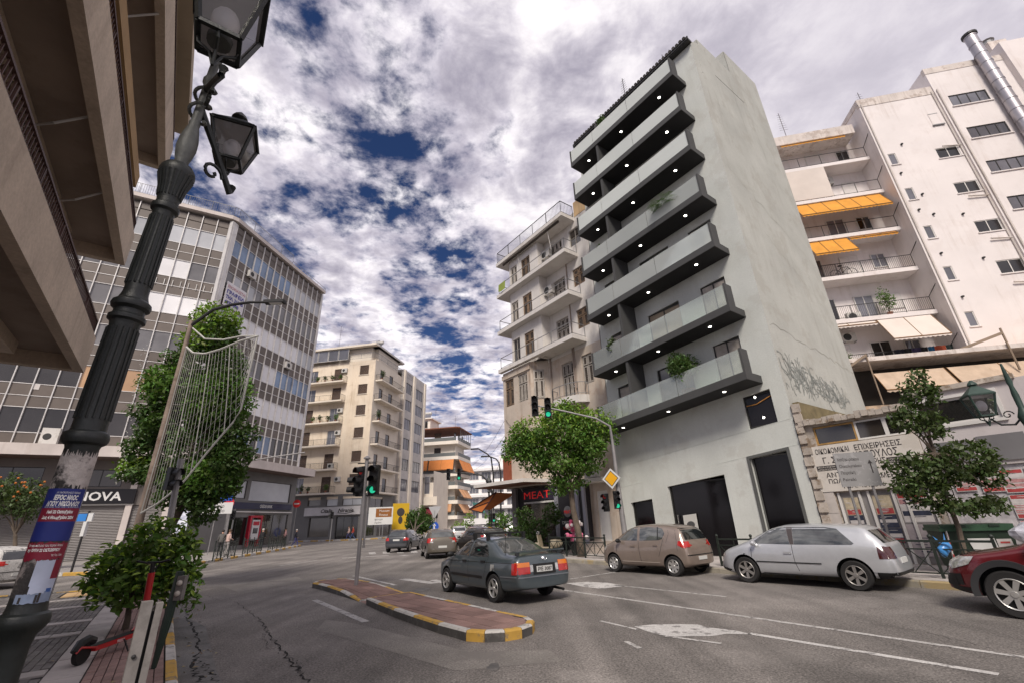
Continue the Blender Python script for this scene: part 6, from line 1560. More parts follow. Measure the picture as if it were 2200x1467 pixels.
for txt, z, h, a0, a1, m, kw in (('Ι.Μ. ΜΗΤΡΟΠΟΛΕΩΣ ΠΕΙΡΑΙΩΣ',1.925,.007,-104,-32,white_let,{}),('ΙΕΡΟC ΝΑΟC',1.900,.018,-108,-36,white_let,dict(bold=.0012,shear=.1)),('ΑΓΙΟΥ ΝΙΚΟΛΑΟΥ',1.876,.017,-128,-22,white_let,dict(bold=.0010,shear=.1)),('ΠΕΙΡΑΙΩΣ ΤΗΛ. 210 - ΕΥΡΙΠΙΔΟΥ',1.869,.004,-132,-20,white_let,{}),
    ('Από 22 Οκτωβρίου',1.847,.011,-116,-38,white_let,dict(bold=.0008)),('έως 4 Νοεμβρίου 2024',1.825,.011,-126,-30,white_let,dict(bold=.0008)),('Στα προπύλαια του Ιερού Ναού',1.720,.009,-138,-34,white_let,{}),('την ΤΡΙΤΗ 22 ΟΚΤΩΒΡΙΟΥ',1.702,.010,-138,-38,white_let,dict(bold=.0006)),('της Λαμψάκου',1.684,.008,-60,-26,white_let,{})):
    curved_text(txt, .0903, z, h, a0, a1, m, **kw)
# lanterns on arms
l2 = AT(490,352,2.3); l1 = AT(470,95,1.72)
lantern('lantern', 'clear glazed square lantern, lower of the two on the foreground lamp post', (l2.x,l2.y,l2.z), R_(25), .62); lantern('lantern', 'large square lantern cropped by the top edge of the picture', (l1.x,l1.y,l1.z), R_(35), .88)
q = MB()
def arm(P, c0=3.78):
    b = Vector((0,0,c0-.128)); e_ = Vector(P)-Vector((LX,LY,.128)); e_ = Vector((e_.x-.012, e_.y, e_.z-.2))
    q.tube([b+Vector((0,0,.28)), b*.5+e_*.5+Vector((0,0,.12)), e_+Vector((0,0,-.06)), e_],[.022,.018,.02,.026],8)
    m_ = b*.45+e_*.55; d = (e_-b); d.z = 0; d.normalize()
    q.tube([m_+d*(.07*math.cos(t)*(1-t/9))+Vector((0,0,.07*math.sin(t)*(1-t/9)-.04)) for t in [i*.5 for i in range(15)]], .011, 5)
arm(l2, 3.95); arm(l1, 4.1); q.build('scroll_arm', green_iron, lamp, smooth=True)
# right ornate lamp
rl = RS.w(2.72,-3.2,.15)
t = T('ornate_lamp_post','green cast iron lamp post at the right picture edge above the red car','lamp post',rl,RS.ang)
q = MB(); q.lathe([(.2,0),(.2,.5),(.12,.7),(.08,1.0),(.075,2.7),(.11,2.78),(.11,2.88),(.07,2.95),(.09,3.2),(.13,3.4),(.09,3.5),(.055,3.6),(.06,3.9),(.04,4.1),(.055,4.2),(.02,4.65)],18); q.build('shaft', green_iron2, t, smooth=True)
q = MB(); q.tube([(0,0,3.45),(-.2,0,3.25),(-.42,0,3.28),(-.55,0,3.45)],.022,7); q.tube([(-.25+.1*math.cos(a*.5)*(1-a/18),0,3.48+.1*math.sin(a*.5)*(1-a/18)) for a in range(16)],.014,5); q.tube([(0,0,3.45),(.3,0,3.3),(.5,0,3.5)],.02,6); q.build('scroll_arm', green_iron, t, smooth=True)
p = AT(2118,893,RS.w(2.3,-3.2).y); lantern('lantern','green roofed lantern on the right hand ornate lamp post',(p.x,p.y,p.z),RS.ang+.5,1.15,green_iron2)
# small ornate lamp far away
p = AT(1052,1160,47); t = T('ornate_lamp_post','slim old fashioned lamp post far down the street left of the orange cafe awning','lamp post',(p.x,p.y,0)); zt = AT(1050,1052,47).z
q = MB(); q.lathe([(.16,0),(.16,.6),(.1,.9),(.09,zt-.3),(.16,zt-.15),(.08,zt)],10); q.build('shaft', green_iron, t); q = MB(); q.lathe([(.16,zt),(.3,zt+.8),(.34,zt+.85),(.1,zt+1.2),(.04,zt+1.5)],6); q.build('lantern', green_iron, t); q = MB(); q.lathe([(.17,zt+.1),(.285,zt+.75)],6); q.build('lantern_pane', lamp_glass, t)

# ============================================================ STREET LIGHTS WITH CHRISTMAS CURTAINS
pole_rust = mat('rusty_pole', (.21,.16,.13), .75, nv=.3, ns=3, patch=.6, pcol=(.10,.055,.035), ps=2); pole_grey = mat('galvanised_pole', (.27,.26,.26), .5, metal=.4, nv=.2, ns=2); pole_green = mat('dark_green_pole', (.02,.035,.026), .5, nv=.3); light_wire = mat('light_string_white', (.43,.42,.39), .6, nv=.1)
def street_light(label, base, px_top, px_bend, px_head, m, r=.09, group=None):
    b = Vector(base); Y = b.y; t = T('street_light', label, 'street light', b, 0, group)
    tp = AT(*px_top, Y)-b; bd = AT(*px_bend, Y)-b; hd = AT(*px_head, Y)-b; tp.x *= .5; 
    q = MB(); q.tube([(0,0,0),(0,0,.9)],[r*1.5,r*1.4],10); q.tube([(0,0,.9),tp*.6,tp],[r,r*.85,r*.6],10); q.build('pole', m, t, smooth=True)
    q = MB(); q.tube([tp-Vector((0,0,.2)), tp.lerp(bd,.5)+Vector((0,0,.12)), bd, bd.lerp(hd,.5)+Vector((0,0,.05)), hd],[r*.5]*3+[r*.4]*2,7); q.build('arm', steel_dark, t, smooth=True)
    d = (hd-bd); d.z = 0; d.normalize(); q = MB(); q.beam(hd-d*.1, hd+d*.65, .26, .11); q.build('lamp_head', steel_dark, t); q = MB(); q.beam(hd+d*.1+Vector((0,0,-.06)), hd+d*.55+Vector((0,0,-.06)), .18, .03); q.build('lens', frost, t)
    return t
plb = AT(412,690,14.7); plb.z = .128; sl = street_light('tall rusty street light post carrying a big light curtain', plb, (412,690), (500,655), (575,650), pole_rust, .12)
def light_curtain(label, pts, nx, Y, cat='light decoration', r=.012, drop=None):
    """hanging curtain: top polyline pixels -> bottom polyline pixels, at distance Y"""
    top, bot = pts; t = T('light_curtain', label, cat, AT(*top[0], Y)); o = AT(*top[0], Y)
    def along(P, f):
        k = f*(len(P)-1); i = min(int(k), len(P)-2); u = k-i; a = AT(*P[i], Y); b = AT(*P[i+1], Y); return a.lerp(b, u)-o
    q = MB(); q.tube([along(top,i/24) for i in range(25)], r*2.2, 5); q.tube([along(bot,i/16) for i in range(17)], r*1.8, 5); q.build('frame', light_wire, t)
    q = MB()
    for i in range(nx+1):
        f = i/nx; a, b = along(top,f), along(bot,f)
        q.tube([a, a.lerp(b,.5)+Vector((.03,0,0)), b], r*.4 if i % 6 else r*1.1, 3, cap=False)
    for j in range(1, 8):
        q.tube([along(top,i/10).lerp(along(bot,i/10), j/8) for i in range(11)], r*.45, 3, cap=False)
    q.build('light_string', light_wire, t)['kind'] = 'stuff'
    return t
light_curtain('large white string light curtain hanging from the tall rusty post', ([(400,745),(415,758),(440,760),(475,750),(515,733),(555,722)], [(302,1102),(340,1080),(390,1040),(450,965),(515,890),(553,725)]), 26, plb.y-.15, r=.017)
q = MB(); q.tube([AT(414,705,plb.y)-plb, AT(440,728,plb.y)-plb, AT(480,730,plb.y)-plb, AT(520,722,plb.y)-plb, AT(556,722,plb.y)-plb],.03,6); q.build('wire_bracket', light_wire, sl)
# white fairy lights on the left side of the tree
q = MB()
for k in range(90):
    f = k/90; p = AT(316-62*f+9*math.sin(k*1.9), 742+300*f, tY-1.2); q.ball(p-plb,.02,5,4)
t = tag(q.build('fairy_lights', light_wire, None), 'line of small white fairy lights hanging down the left of the tall tree', 'light decoration'); t.location = plb
# second lamp and mast on the office side
p2 = G(505,1170,.15); street_light('slim street light standing before the bank branch', p2, (556,925), (570,921), (582,919), pole_grey, .07)
p3 = G(478,1185,.15); t = T('mast_arm_post','grey post with a long horizontal mast arm beside the bank branch','post',p3); Y = p3.y
q = MB(); q.tube([(0,0,0), AT(508,1012,Y)-p3, AT(520,997,Y)-p3],[.11,.09,.08],9); q.build('pole', pole_grey, t, smooth=True); q = MB(); q.tube([AT(512,1002,Y)-p3, AT(530,990,Y)-p3, AT(590,980,Y)-p3, AT(655,971,Y)-p3],.065,7); q.build('arm', pole_grey, t, smooth=True)
light_curtain('small string light curtain in front of the bank windows', ([(545,1005),(562,1003),(580,1008)], [(531,1090),(545,1092),(576,1050)]), 9, p2.y+.3, r=.014)
light_curtain('string light curtain under the canopy at the restaurant corner', ([(1100,1012),(1120,1020),(1136,1032)], [(1112,1040),(1126,1058),(1136,1072)]), 7, 30, r=.014)
for k, (a, b, c, lb) in enumerate((((1060,1020),(1048,975),(1028,963),'upper of the two curved street lights over the far street'),((1076,1020),(1066,985),(1050,979),'lower of the two curved street lights over the far street'))):
    b0 = AT(a[0],1160,52); t = T('street_light', lb, 'street light', (b0.x,b0.y,0)); q = MB(); q.tube([(0,0,0), AT(*a,52)-Vector((b0.x,b0.y,0)), AT((a[0]*.6+b[0]*.4),b[1]+8,52)-Vector((b0.x,b0.y,0)), AT(*b,52)-Vector((b0.x,b0.y,0)), AT(*c,52)-Vector((b0.x,b0.y,0))],[.12,.1,.09,.08,.08],6); q.build('pole', steel_dark, t); hd = AT(*c,52)-Vector((b0.x,b0.y,0)); q = MB(); q.beam(hd, hd-Vector((.9,0,.02)), .3,.14); q.build('lamp_head', steel_dark, t)

# ============================================================ TRAFFIC SIGNALS
sig_black = mat('signal_black', (.012,.012,.013), .45, nv=.2); sig_green = mat('signal_green_lit', (.03,.65,.36), .4, nv=0, emit=.5); sig_off = mat('signal_lens_off', (.03,.025,.025), .3); sig_red = mat('signal_red_dim', (.25,.01,.01), .4, emit=.25); plate_w = mat('sign_plate_white', (.58,.58,.57), .5, nv=.06)
SIGM = {}
def signal_head(parent, loc, rz, lit=None, s=1.0, n=3):
    k = (round(s,2), n)
    if k not in SIGM:
        q = MB(); h = .30*s
        q.box(-.15*s,.15*s,0,.16*s,0,h*n)
        for i in range(n):
            c = h*(i+.5); vs = []; N_ = 10
            for yy, rr_ in ((-.001,.125*s),(-.22*s,.118*s)):
                for j in range(N_+1): a = math.pi*(-.12+1.24*j/N_); vs.append((rr_*math.cos(a), yy, c+rr_*math.sin(a)))
            q.add(vs,[(j,j+1,N_+2+j,N_+1+j) for j in range(N_)])
        SIGM[k] = q.mesh('signal_head', sig_black)
    o = inst('signal_head', SIGM[k], parent, loc, rz=rz)
    for i in range(n):
        q = MB(); q.lathe([(0,-.02*s),(.07*s,-.015*s),(.105*s,0)],14,(0,0,.30*s*(i+.5)),ax='y'); q.build('signal_lens', {None: sig_off, 'g': sig_green, 'r': sig_red}[('g' if lit == 'g' and i == 0 else ('r' if lit == 'r' and i == n-1 else None))], o)
    return o
ip = G(765,1256,.15); t = T('traffic_light','grey traffic light post on the red tiled island with green lit','traffic light',ip); Y = ip.y; h = AT(787,985,Y).z-.15
q = MB(); q.tube([(0,0,0),(.0,0,h)],.058,10); q.tube([(.11,.06,1.0),(.11,.06,h-.2)],.035,8); q.lathe([(.11,h),(.11,h+.03),(.03,h+.1)],10); q.build('pole', pole_grey, t, smooth=True)
signal_head(t,(.27,-.02,h-1.12),R_(-8),'g',1.02); signal_head(t,(-.17,.0,h-1.15),R_(-38),'r',1.02); signal_head(t,(-.38,.12,h-1.12),R_(-80),None,1.0,2)
q = MB(); q.tube([(-.3,.05,h-.13),(.3,0,h-.13)],.02,5); q.tube([(-.3,.05,h-1.13),(.3,0,h-1.13)],.02,5); q.build('bracket', sig_black, t)
rp_ = RS.w(-9.3,-3.25,.15); Y = rp_.y
t = T('traffic_light','right pavement signal post with a mast arm reaching over the ficus tree','traffic light',rp_)
pt = [Vector((0,0,0)), AT(1318,1040,Y)-rp_, AT(1308,950,Y)-rp_, AT(1303,915,Y)-rp_, AT(1280,898,Y)-rp_, AT(1210,882,Y)-rp_, AT(1140,868,Y)-rp_]
for i, p in enumerate(pt): p.y = 0
pt[1].x *= .3; pt[2].x *= .35; pt[3].x = pt[2].x-.03
q = MB(); q.tube(pt,[.12,.095,.065,.055,.045,.04,.035],10); q.build('pole', pole_grey, t, smooth=True)
for pxx, lit in (((1150,893),None),((1178,897),'g')): p = AT(*pxx,Y)-rp_; signal_head(t,(p.x,-.1,p.z),R_(-6),lit,1.0)
for pxx, lit, rz in (((1328,1092),'g',R_(8)),((1302,1098),'r',R_(-45))): p = AT(*pxx,Y-.1)-rp_; signal_head(t,(p.x,-.12,p.z),rz,lit,.78)
p = AT(1313,1027,Y-.12); dz = T('priority_sign','yellow and white diamond priority sign on the right signal post','road sign',(p.x,p.y-.02,p.z),R_(-38))
q = MB(); a = .42; q.add([(0,0,-a),(a,0,0),(0,0,a),(-a,0,0),(0,.02,-a),(a,.02,0),(0,.02,a),(-a,.02,0)],[(0,1,2,3),(7,6,5,4),(0,4,5,1),(1,5,6,2),(2,6,7,3),(3,7,4,0)]); q.build('plate', plate_w, dz)
q = MB(); a = .325; q.poly([(0,-.004,-a),(a,-.004,0),(0,-.004,a),(-a,-.004,0)]); q.build('black_border', ink, dz); q = MB(); a = .29; q.poly([(0,-.008,-a),(a,-.008,0),(0,-.008,a),(-a,-.008,0)]); q.build('yellow_face', mat('sign_yellow', (.72,.36,.01), .5, nv=.08), dz)
fm = AT(1058,1160,44); t = T('traffic_light','far signal mast with two heads hanging before the orange awnings','traffic light',(fm.x,fm.y,0)); o_ = Vector((fm.x,fm.y,0))
q = MB(); q.tube([(0,0,0), AT(1058,1060,44)-o_, AT(1050,1035,44)-o_, AT(1035,1020,44)-o_, AT(1010,1016,44)-o_, AT(960,1014,44)-o_],[.13,.11,.09,.08,.07,.06],8); q.build('pole', steel_dark, t, smooth=True)
for pxx, lit in (((963,1030),None),((986,1030),'g')): p = AT(*pxx,43.8)-o_; signal_head(t,(p.x,p.y,p.z),0,lit,1.15)
def small_signal(label, p, z, lit, rz=0, s=.8):
    t = T('traffic_light', label, 'traffic light', (p.x,p.y,.15)); q = MB(); q.tube([(0,0,0),(0,0,z+.9)],.06,8); q.build('pole', steel_grey, t); signal_head(t,(0,-.1,z),rz,lit,s); signal_head(t,(-.3,.0,z),rz-1.2,None,s); return t
small_signal('small pedestrian signal in front of the white bag shop fascia', G(708,1166,.15) if G(708,1166,.15).y < 66 else AT(708,1164,64), 2.6, None)
small_signal('signal post with a red light beside the corner glass shop', AT(820,1163,62), 2.7, 'r'); small_signal('little green pedestrian light under the orange cafe awning', AT(1062,1160,42), 1.6, 'g'); small_signal('dark signal post below the far grey triangular sign', AT(937,1165,70), 2.4, None)
small_signal('dark pedestrian signal in front of the bank branch', AT(490,1175,p3.y+1), 2.6, None)
pw_ = G(345,1190,.15); sp = LB.w(14.2,-.1,.15); t = T('traffic_light','side on pedestrian signal on a grey pole rising from the citrus leaves','traffic light',sp); Y = sp.y
tp = AT(387,985,Y)-sp; q = MB(); q.tube([(0,0,0),(tp.x*.5,0,tp.z*.55),(tp.x*.9,0,tp.z)],.07,8); q.build('pole', pole_grey, t, smooth=True)
p = AT(372,1052,Y)-sp; signal_head(t,(p.x,-.05,p.z),R_(70),None,.9,2)
# sign posts
sgn_red = mat('sign_red', (.55,.02,.02), .45, nv=.05); sgn_blue = mat('sign_blue', (.02,.08,.42), .45, nv=.05); sgn_back = mat('sign_back_grey', (.42,.42,.43), .5, nv=.1, metal=.2); sgn_brown = mat('sign_brown', (.24,.09,.02), .5)
def post(label, p, h, cat='road sign', m=None, r=.035, name='road_sign', group=None, rz=0):
    t = T(name, label, cat, (p.x,p.y,.15), rz, group); q = MB(); q.tube([(0,0,0),(0,0,h)], r, 8); q.build('pole', m or pole_grey, t); return t
def disc(t, z, r, m, y=-.05, name='plate'):
    q = MB(); q.lathe([(0,-.01),(r,-.01),(r,.01),(0,.01)],22,(0,y,z),ax='y'); return q.build(name, m, t)
for pxx, lb, Y in (((493,1080),'no entry disc on the left kerb beside the shuttered shops',p3.y-2),((638,1081),'no entry disc at the corner by the walking man',52)):
    b0 = AT(pxx[0]-8 if Y < 45 else 630, 1180, Y); z = AT(*pxx,Y).z-.15; t = post(lb, b0, z+.3, group='no entry signs'); b1 = AT(*pxx,Y); t.location.x = b1.x; disc(t, z, .42, sgn_red); q = MB(); q.box(-.3,.3,-.066,-.06,z-.07,z+.07); q.build('white_bar', plate_w, t)
Y = p3.y-.5; b1 = AT(498,1065,Y); t = post('white triangular sign back behind the left no entry disc', b1, b1.z+.6, m=pole_grey); q = MB(); z = b1.z-.15; q.add([(-.5,0,z+.45),(.5,0,z+.45),(0,0,z-.45),(-.5,.02,z+.45),(.5,.02,z+.45),(0,.02,z-.45)],[(0,1,2),(5,4,3),(0,3,4,1),(1,4,5,2),(2,5,3,0)]); q.build('plate', sgn_back, t)
b1 = AT(466,1090,p3.y-4); t = post('white street direction board under the blue sign by the shutters', b1, b1.z+.7, rz=R_(20)); z = b1.z-.15; q = MB(); q.box(-1.1,1.1,-.06,-.03,z-.45,z+.4); q.build('plate', plate_w, t); lettering(t,'Ταμείο',-.5,-.065,z+.02,.22,ink); lettering(t,'Μουσείο',-.7,-.065,z-.33,.22,ink); q = MB(); q.box(-.9,1.0,-.06,-.03,z+.5,z+1.35); q.build('blue_plate', sgn_blue, t)
# big grey direction board on the right
sb0 = RS.w(-1.42,-2.5,.15); t = T('direction_sign','grey Greek direction board on two posts in front of the builders office sign','road sign',sb0,RS.ang+R_(38))
Y = sb0.y
q = MB()
for x in (.12,.72): q.tube([(x,.03,0),(x,.03,3.0)],.038,8)
q.build('post', pole_grey, t)
pl_ = MB(); pl_.box(-.06,.96,-.03,0,2.2,3.16); pl_.build('plate', mat('sign_panel_grey', (.24,.235,.235), .45, nv=.08, patch=.3, pcol=(.45,.44,.44), ps=4), t)
for k, s_ in enumerate(('Χατζηκυριάκειο','Chatzikyriakeio','Πειραϊκή','Peiraiki')): lettering(t,s_,.0,-.034,2.93-.19*k,.085,ink,width=[.56,.58,.36,.33][k],ext=.001)
q = MB(); q.poly([(.80,-.034,2.55),(.83,-.034,2.55),(.83,-.034,2.84),(.80,-.034,2.84)]); q.poly([(.755,-.034,2.82),(.875,-.034,2.82),(.815,-.034,2.93)]); q.build('arrow', ink, t)
# signs across the junction
b1 = AT(818,1107,58); t = post('white and brown direction board before the corner glass shop', b1, b1.z+.9); z = b1.z-.15; q = MB(); q.box(-1.5,1.5,-.07,-.04,z-1.0,z+1.0); q.build('plate', plate_w, t); q = MB(); q.box(-.6,1.35,-.08,-.07,z-.15,z+.85); q.build('brown_panel', sgn_brown, t); lettering(t,'Museum',-.2,-.085,z+.45,.26,plate_w); lettering(t,'Piraeus',-.2,-.085,z+.0,.26,plate_w); lettering(t,'Κέντρο',-.7,-.075,z-.5,.2,ink); lettering(t,'Λιμάνι',-.7,-.075,z-.85,.2,ink)
b1 = AT(861,1108,60); t = post('yellow poster board with a dark portrait shape beside the brown direction board', b1, b1.z+2.2, cat='sign', name='advert_board'); z = b1.z-.15; q = MB(); q.box(-1.05,1.05,-.1,-.04,z-1.55,z+1.55); q.build('plate', mat('advert_yellow', (.5,.31,.01), .5, nv=.06), t); q = MB(); q.ball((0,-.11,z+.5),.5,14,8,sz=(1,.03,1)); q.ball((0,-.11,z-.45),.28,10,8,sz=(1,.03,1.6)); q.build('print', ink, t)
b1 = AT(933,1130,66); t = post('blue round arrow sign under a grey sign back far down the street', b1, AT(936,1098,66).z); z = b1.z-.15; disc(t,z,.62,sgn_blue); q = MB(); q.add([(-.1,-.07,z-.35),(.1,-.07,z-.35),(.1,-.07,z+.1),(.3,-.07,z+.1),(0,-.07,z+.4),(-.3,-.07,z+.1),(-.1,-.07,z+.1)],[(0,1,2,3,4,5,6)]); q.build('arrow', plate_w, t); z2 = AT(936,1100,66).z-.15; q = MB(); q.add([(-.9,0,z2+.8),(.9,0,z2+.8),(0,0,z2-.8),(-.9,.03,z2+.8),(.9,.03,z2+.8),(0,.03,z2-.8)],[(0,1,2),(5,4,3),(0,3,4,1),(1,4,5,2),(2,5,3,0)]); q.build('triangle_plate', sgn_back, t)
b1 = AT(1058,1078,42); t = post('small yellow diamond sign far away under the cafe awning', b1, b1.z+.4); z = b1.z-.15; q = MB(); q.add([(0,-.05,z-.5),(.5,-.05,z),(0,-.05,z+.5),(-.5,-.05,z)],[(0,1,2,3)]); q.build('plate', MATS['sign_yellow'], t)
b1 = AT(150,1237,24.3); t = post('black street name post with a blue arrow plate at the left kerb', b1, AT(190,1103,24.3).z, m=steel_dark, cat='street sign', r=.05); z = AT(190,1108,24.3).z-.2; q = MB(); q.box(-1.0,.0,-.03,.03,z-.18,z+.18); q.build('blue_plate', mat('street_blue', (.03,.18,.5), .45), t); q = MB(); q.box(.0,.28,-.04,.04,z-.2,z+.2); q.box(-.07,.1,-.08,.08,z-.9,z-.2); q.build('white_end', plate_w, t)
b1 = G(1330,1196,.15)
# ============================================================ RAILINGS, BIN, POSTS
fence_m = mat('fence_green_black', (.016,.022,.018), .5, nv=.3)
def fence(label, a, b, n, h=.82, group=None):
    a = Vector((a.x,a.y,.15)); b = Vector((b.x,b.y,.15)); d = b-a; L_ = d.length; ang = math.atan2(d.y,d.x)
    t = T('street_railing', label, 'railing', a, ang, group)
    for i in range(n+1):
        q = MB(); x = L_*i/n; q.box(x-.028,x+.028,-.028,.028,0,h+.05); q.build('post', fence_m, t); q = MB(); q.ball((x,0,h+.10),.05,8,6); q.build('finial', fence_m, t, smooth=True)
    q = MB(); q.box(0,L_,-.02,.02,h-.03,h+.02); q.box(0,L_,-.015,.015,h-.2,h-.17); q.box(0,L_,-.015,.015,.10,.13)
    q.build('rail', fence_m, t)
    for i in range(n):
        x0, x1 = L_*i/n, L_*(i+1)/n; q = MB(); k = 2
        for j in range(k):
            u0 = x0+(x1-x0)*(j+.08)/k; u1 = x0+(x1-x0)*(j+.92)/k; q.beam((u0,0,.13),(u1,0,h-.2),.02,.02); q.beam((u1,0.012,.13),(u0,.012,h-.2),.02,.02); q.beam((u1+.03,0,.1),(u1+.03,0,h),.022,.022)
        q.build('lattice', fence_m, t)
    return t
gf = 'crossed bar railings along the right kerb'
fence('low railing between the clipped tree and the beige hatchback', RS.w(-14.2,-3.2), RS.w(-10.3,-3.45), 3, group=gf)
fence('low railing between the beige hatchback and the silver hatchback', RS.w(-5.2,-3.45), RS.w(-2.9,-3.45), 2, group=gf); fence('low railing between the silver hatchback and the green bin', RS.w(-.75,-3.4), RS.w(1.4,-3.4), 2, group=gf)
gl_ = 'crossed bar railings along the office kerb'
P3 = [G(456,1205,.15), G(503,1196,.15), G(520,1192,.15), G(560,1184,.15), G(575,1182,.15), G(612,1176,.15)]
fence('nearest of the low railings before the bank branch', P3[0], P3[1], 3, 1.0, gl_); fence('middle low railing before the cash machine', P3[2], P3[3], 4, 1.0, gl_); fence('farthest low railing before the bank corner', P3[4], P3[5], 4, 1.0, gl_)
fence('dark railing across the side street behind the lamp post', Vector((-24.5,24.4,0)), Vector((-29.9,24.2,0)), 4, 1.0); fence('dark railing along the left kerb behind the citrus tree', LB.w(30.5,1.6), LB.w(35.5,.2), 4, 1.0)
bin_g = mat('bin_green', (.03,.075,.04), .5, nv=.15, ns=2); bin_d = mat('bin_dark_green', (.018,.035,.022), .55, nv=.2)
bn_ = T('wheelie_bin','large green wheeled refuse container with a white sticker behind the red car','bin',RS.w(.42,-2.35,.15),RS.ang+R_(32))
q = MB(); q.add([(0,0,.15),(1.2,0,.15),(1.2,.75,.15),(0,.75,.15),(-.1,-.08,1.0),(1.3,-.08,1.0),(1.3,.82,1.0),(-.1,.82,1.0)],[(0,3,2,1),(0,1,5,4),(1,2,6,5),(2,3,7,6),(3,0,4,7)]); q.build('body', bin_d, bn_)
q = MB(); q.box(-.15,1.35,-.13,.87,.99,1.06); q.box(-.12,1.32,-.11,.85,1.06,1.14); q.build('lid', bin_g, bn_)
for x in (.2,.85): q = MB(); q.box(x,x+.2,-.135,-.10,1.08,1.13); q.build('grip', bin_d, bn_)
q = MB(); q.add([(.42,-.066,.55),(.9,-.066,.55),(.87,-.09,.82),(.35,-.09,.82)],[(0,1,2,3)]); q.build('white_sticker', plate_w, bn_); q = MB(); q.add([(.91,-.067,.58),(1.2,-.067,.58),(1.18,-.088,.8),(.9,-.088,.8)],[(0,1,2,3)]); q.build('notice_sticker', pc[3], bn_); q = MB(); q.add([(.96,-.085,.7),(1.14,-.085,.7),(1.14,-.088,.74),(.96,-.088,.74)],[(0,1,2,3)]); q.build('red_line', pc[0], bn_)
for x in (.1,1.1):
    for y in (.1,.65): q = MB(); q.lathe([(0,-.03),(.09,-.03),(.09,.03),(0,.03)],12,(x,y,.09),ax='y'); q.build('wheel', sig_black, bn_)
q = MB(); q.beam((-.06,-.1,.35),(-.02,-.12,1.0),.06,.02); q.build('striped_edge', pc[3], bn_)
for k in range(4): q = MB(); q.beam((-.055+.01*k,-.112,.4+.15*k),(-.05+.01*k,-.114,.47+.15*k),.062,.022); q.build('red_stripe', pc[0], bn_)
bag = tag(MB().build('plastic_bag', mat('blue_plastic', (.06,.24,.55), .3, nv=.25, ns=8), None),'bright blue plastic bag tied to the railing beside the green bin','bag')
q = MB(); q.ball((0,0,0),.17,9,7,sz=(1.0,.55,.85)); q.v = [(x*(1+.25*math.sin(9*z+4*x)), y, z+.05*math.sin(17*x)) for x,y,z in q.v]; q.add([(-.08,0,.12),(-.19,-.02,.3),(-.02,.0,.16)],[(0,1,2)]); q.add([(.03,0,.12),(.1,-.02,.36),(.12,.02,.1)],[(0,1,2)]); bag.data = q.mesh('plastic_bag', MATS['blue_plastic'], True, 60); bag.location = RS.w(.5,-3.3,.78)
db = tag(MB().build('plastic_bag', mat('clear_plastic_sheet', (.45,.45,.5), .3, nv=.35, ns=9), None),'crumpled pale plastic sheet stuffed behind the right end of the green bin','bag'); q = MB(); q.ball((0,0,0),.33,11,8,sz=(1.1,.7,.8)); q.v = [(x*(1+.2*math.sin(11*z+7*y)), y*(1+.25*math.sin(13*x)), z*(1+.2*math.sin(9*x+5*y))) for x,y,z in q.v]; db.data = q.mesh('plastic_bag', MATS['clear_plastic_sheet'], False); db.location = RS.w(1.85,-2.2,1.05)
# double flat steel post close to the camera, green post, push button
pm = mat('grey_steel_post', (.19,.175,.165), .6, nv=.25, ns=5, bump=.1, patch=.4, pcol=(.11,.1,.09), ps=8)
pp = AT(303,1400,1.55); t = T('steel_post','weathered grey double steel channel post close by beside the red scooter','post',(pp.x,pp.y,.14),R_(40)); zt = AT(322,1290,1.55).z-.14
q = MB(); q.box(-.028,.001,-.012,.03,0,zt); q.build('flat_bar', pm, t); q = MB(); q.box(.010,.028,-.006,.04,0,zt-.008); q.build('flat_bar', pm, t); q = MB(); q.box(.002,.012,.012,.02,0,zt-.03); q.build('web', steel_dark, t)
for z in (zt-.14, zt-.42): q = MB(); q.lathe([(0,-.018),(.006,-.016),(.006,-.012)],8,(-.016,0,z),ax='y'); q.build('bolt', steel_dark, t)
gp_ = LB.w(8.3,-.2,.15); t = T('green_post','dark green leaning timber post at the yellow kerb with a push button','post',gp_); tp = AT(396,1235,gp_.y)-gp_
q = MB(); q.tube([(0,0,0),(tp.x*.3,0,tp.z*.5),(tp.x*.55,0,tp.z*1.05)],[.03,.055,.05],6); q.build('shaft', pole_green, t)
pb = MB(); pb.box(.03,.13,-.05,.02,tp.z*.72,tp.z*1.0); pb.xf(lambda x,y,z:(x+tp.x*.42,y,z)); pb.build('button_box', pm, t); 
for f in (.8,.92): q = MB(); q.ball((tp.x*.42+.08,-.06,tp.z*f),.035,10,7); q.build('push_button', mat('button_cream', (.5,.46,.4), .5), t, smooth=True)
# overhead cables
def cable(label, a, b, sag, r=.012):
    a, b = Vector(a), Vector(b); q = MB(); q.tube([a.lerp(b,i/14)-Vector((0,0,sag*4*(i/14)*(1-i/14))) for i in range(15)], r, 4); o = q.build('overhead_cable', ink, None); tag(o, label, 'cable', None)
cable('thin black cable sagging from the old white building to the far lamps', RS.w(-20.9,-1,6.5), AT(1050,1035,47), .5); cable('upper thin cable crossing the far street behind the signal heads', AT(1010,1000,70), RS.w(-21,-.9,8.2), .6); cable('lower thin cable crossing the far street behind the signal heads', AT(1010,1010,70), RS.w(-21,-.9,7.2), .6)
cable('slack black cable loop on the wall behind the hanging signal heads', RS.w(-20.8,-.95,8.3), RS.w(-18.2,-.95,7.4), .55)
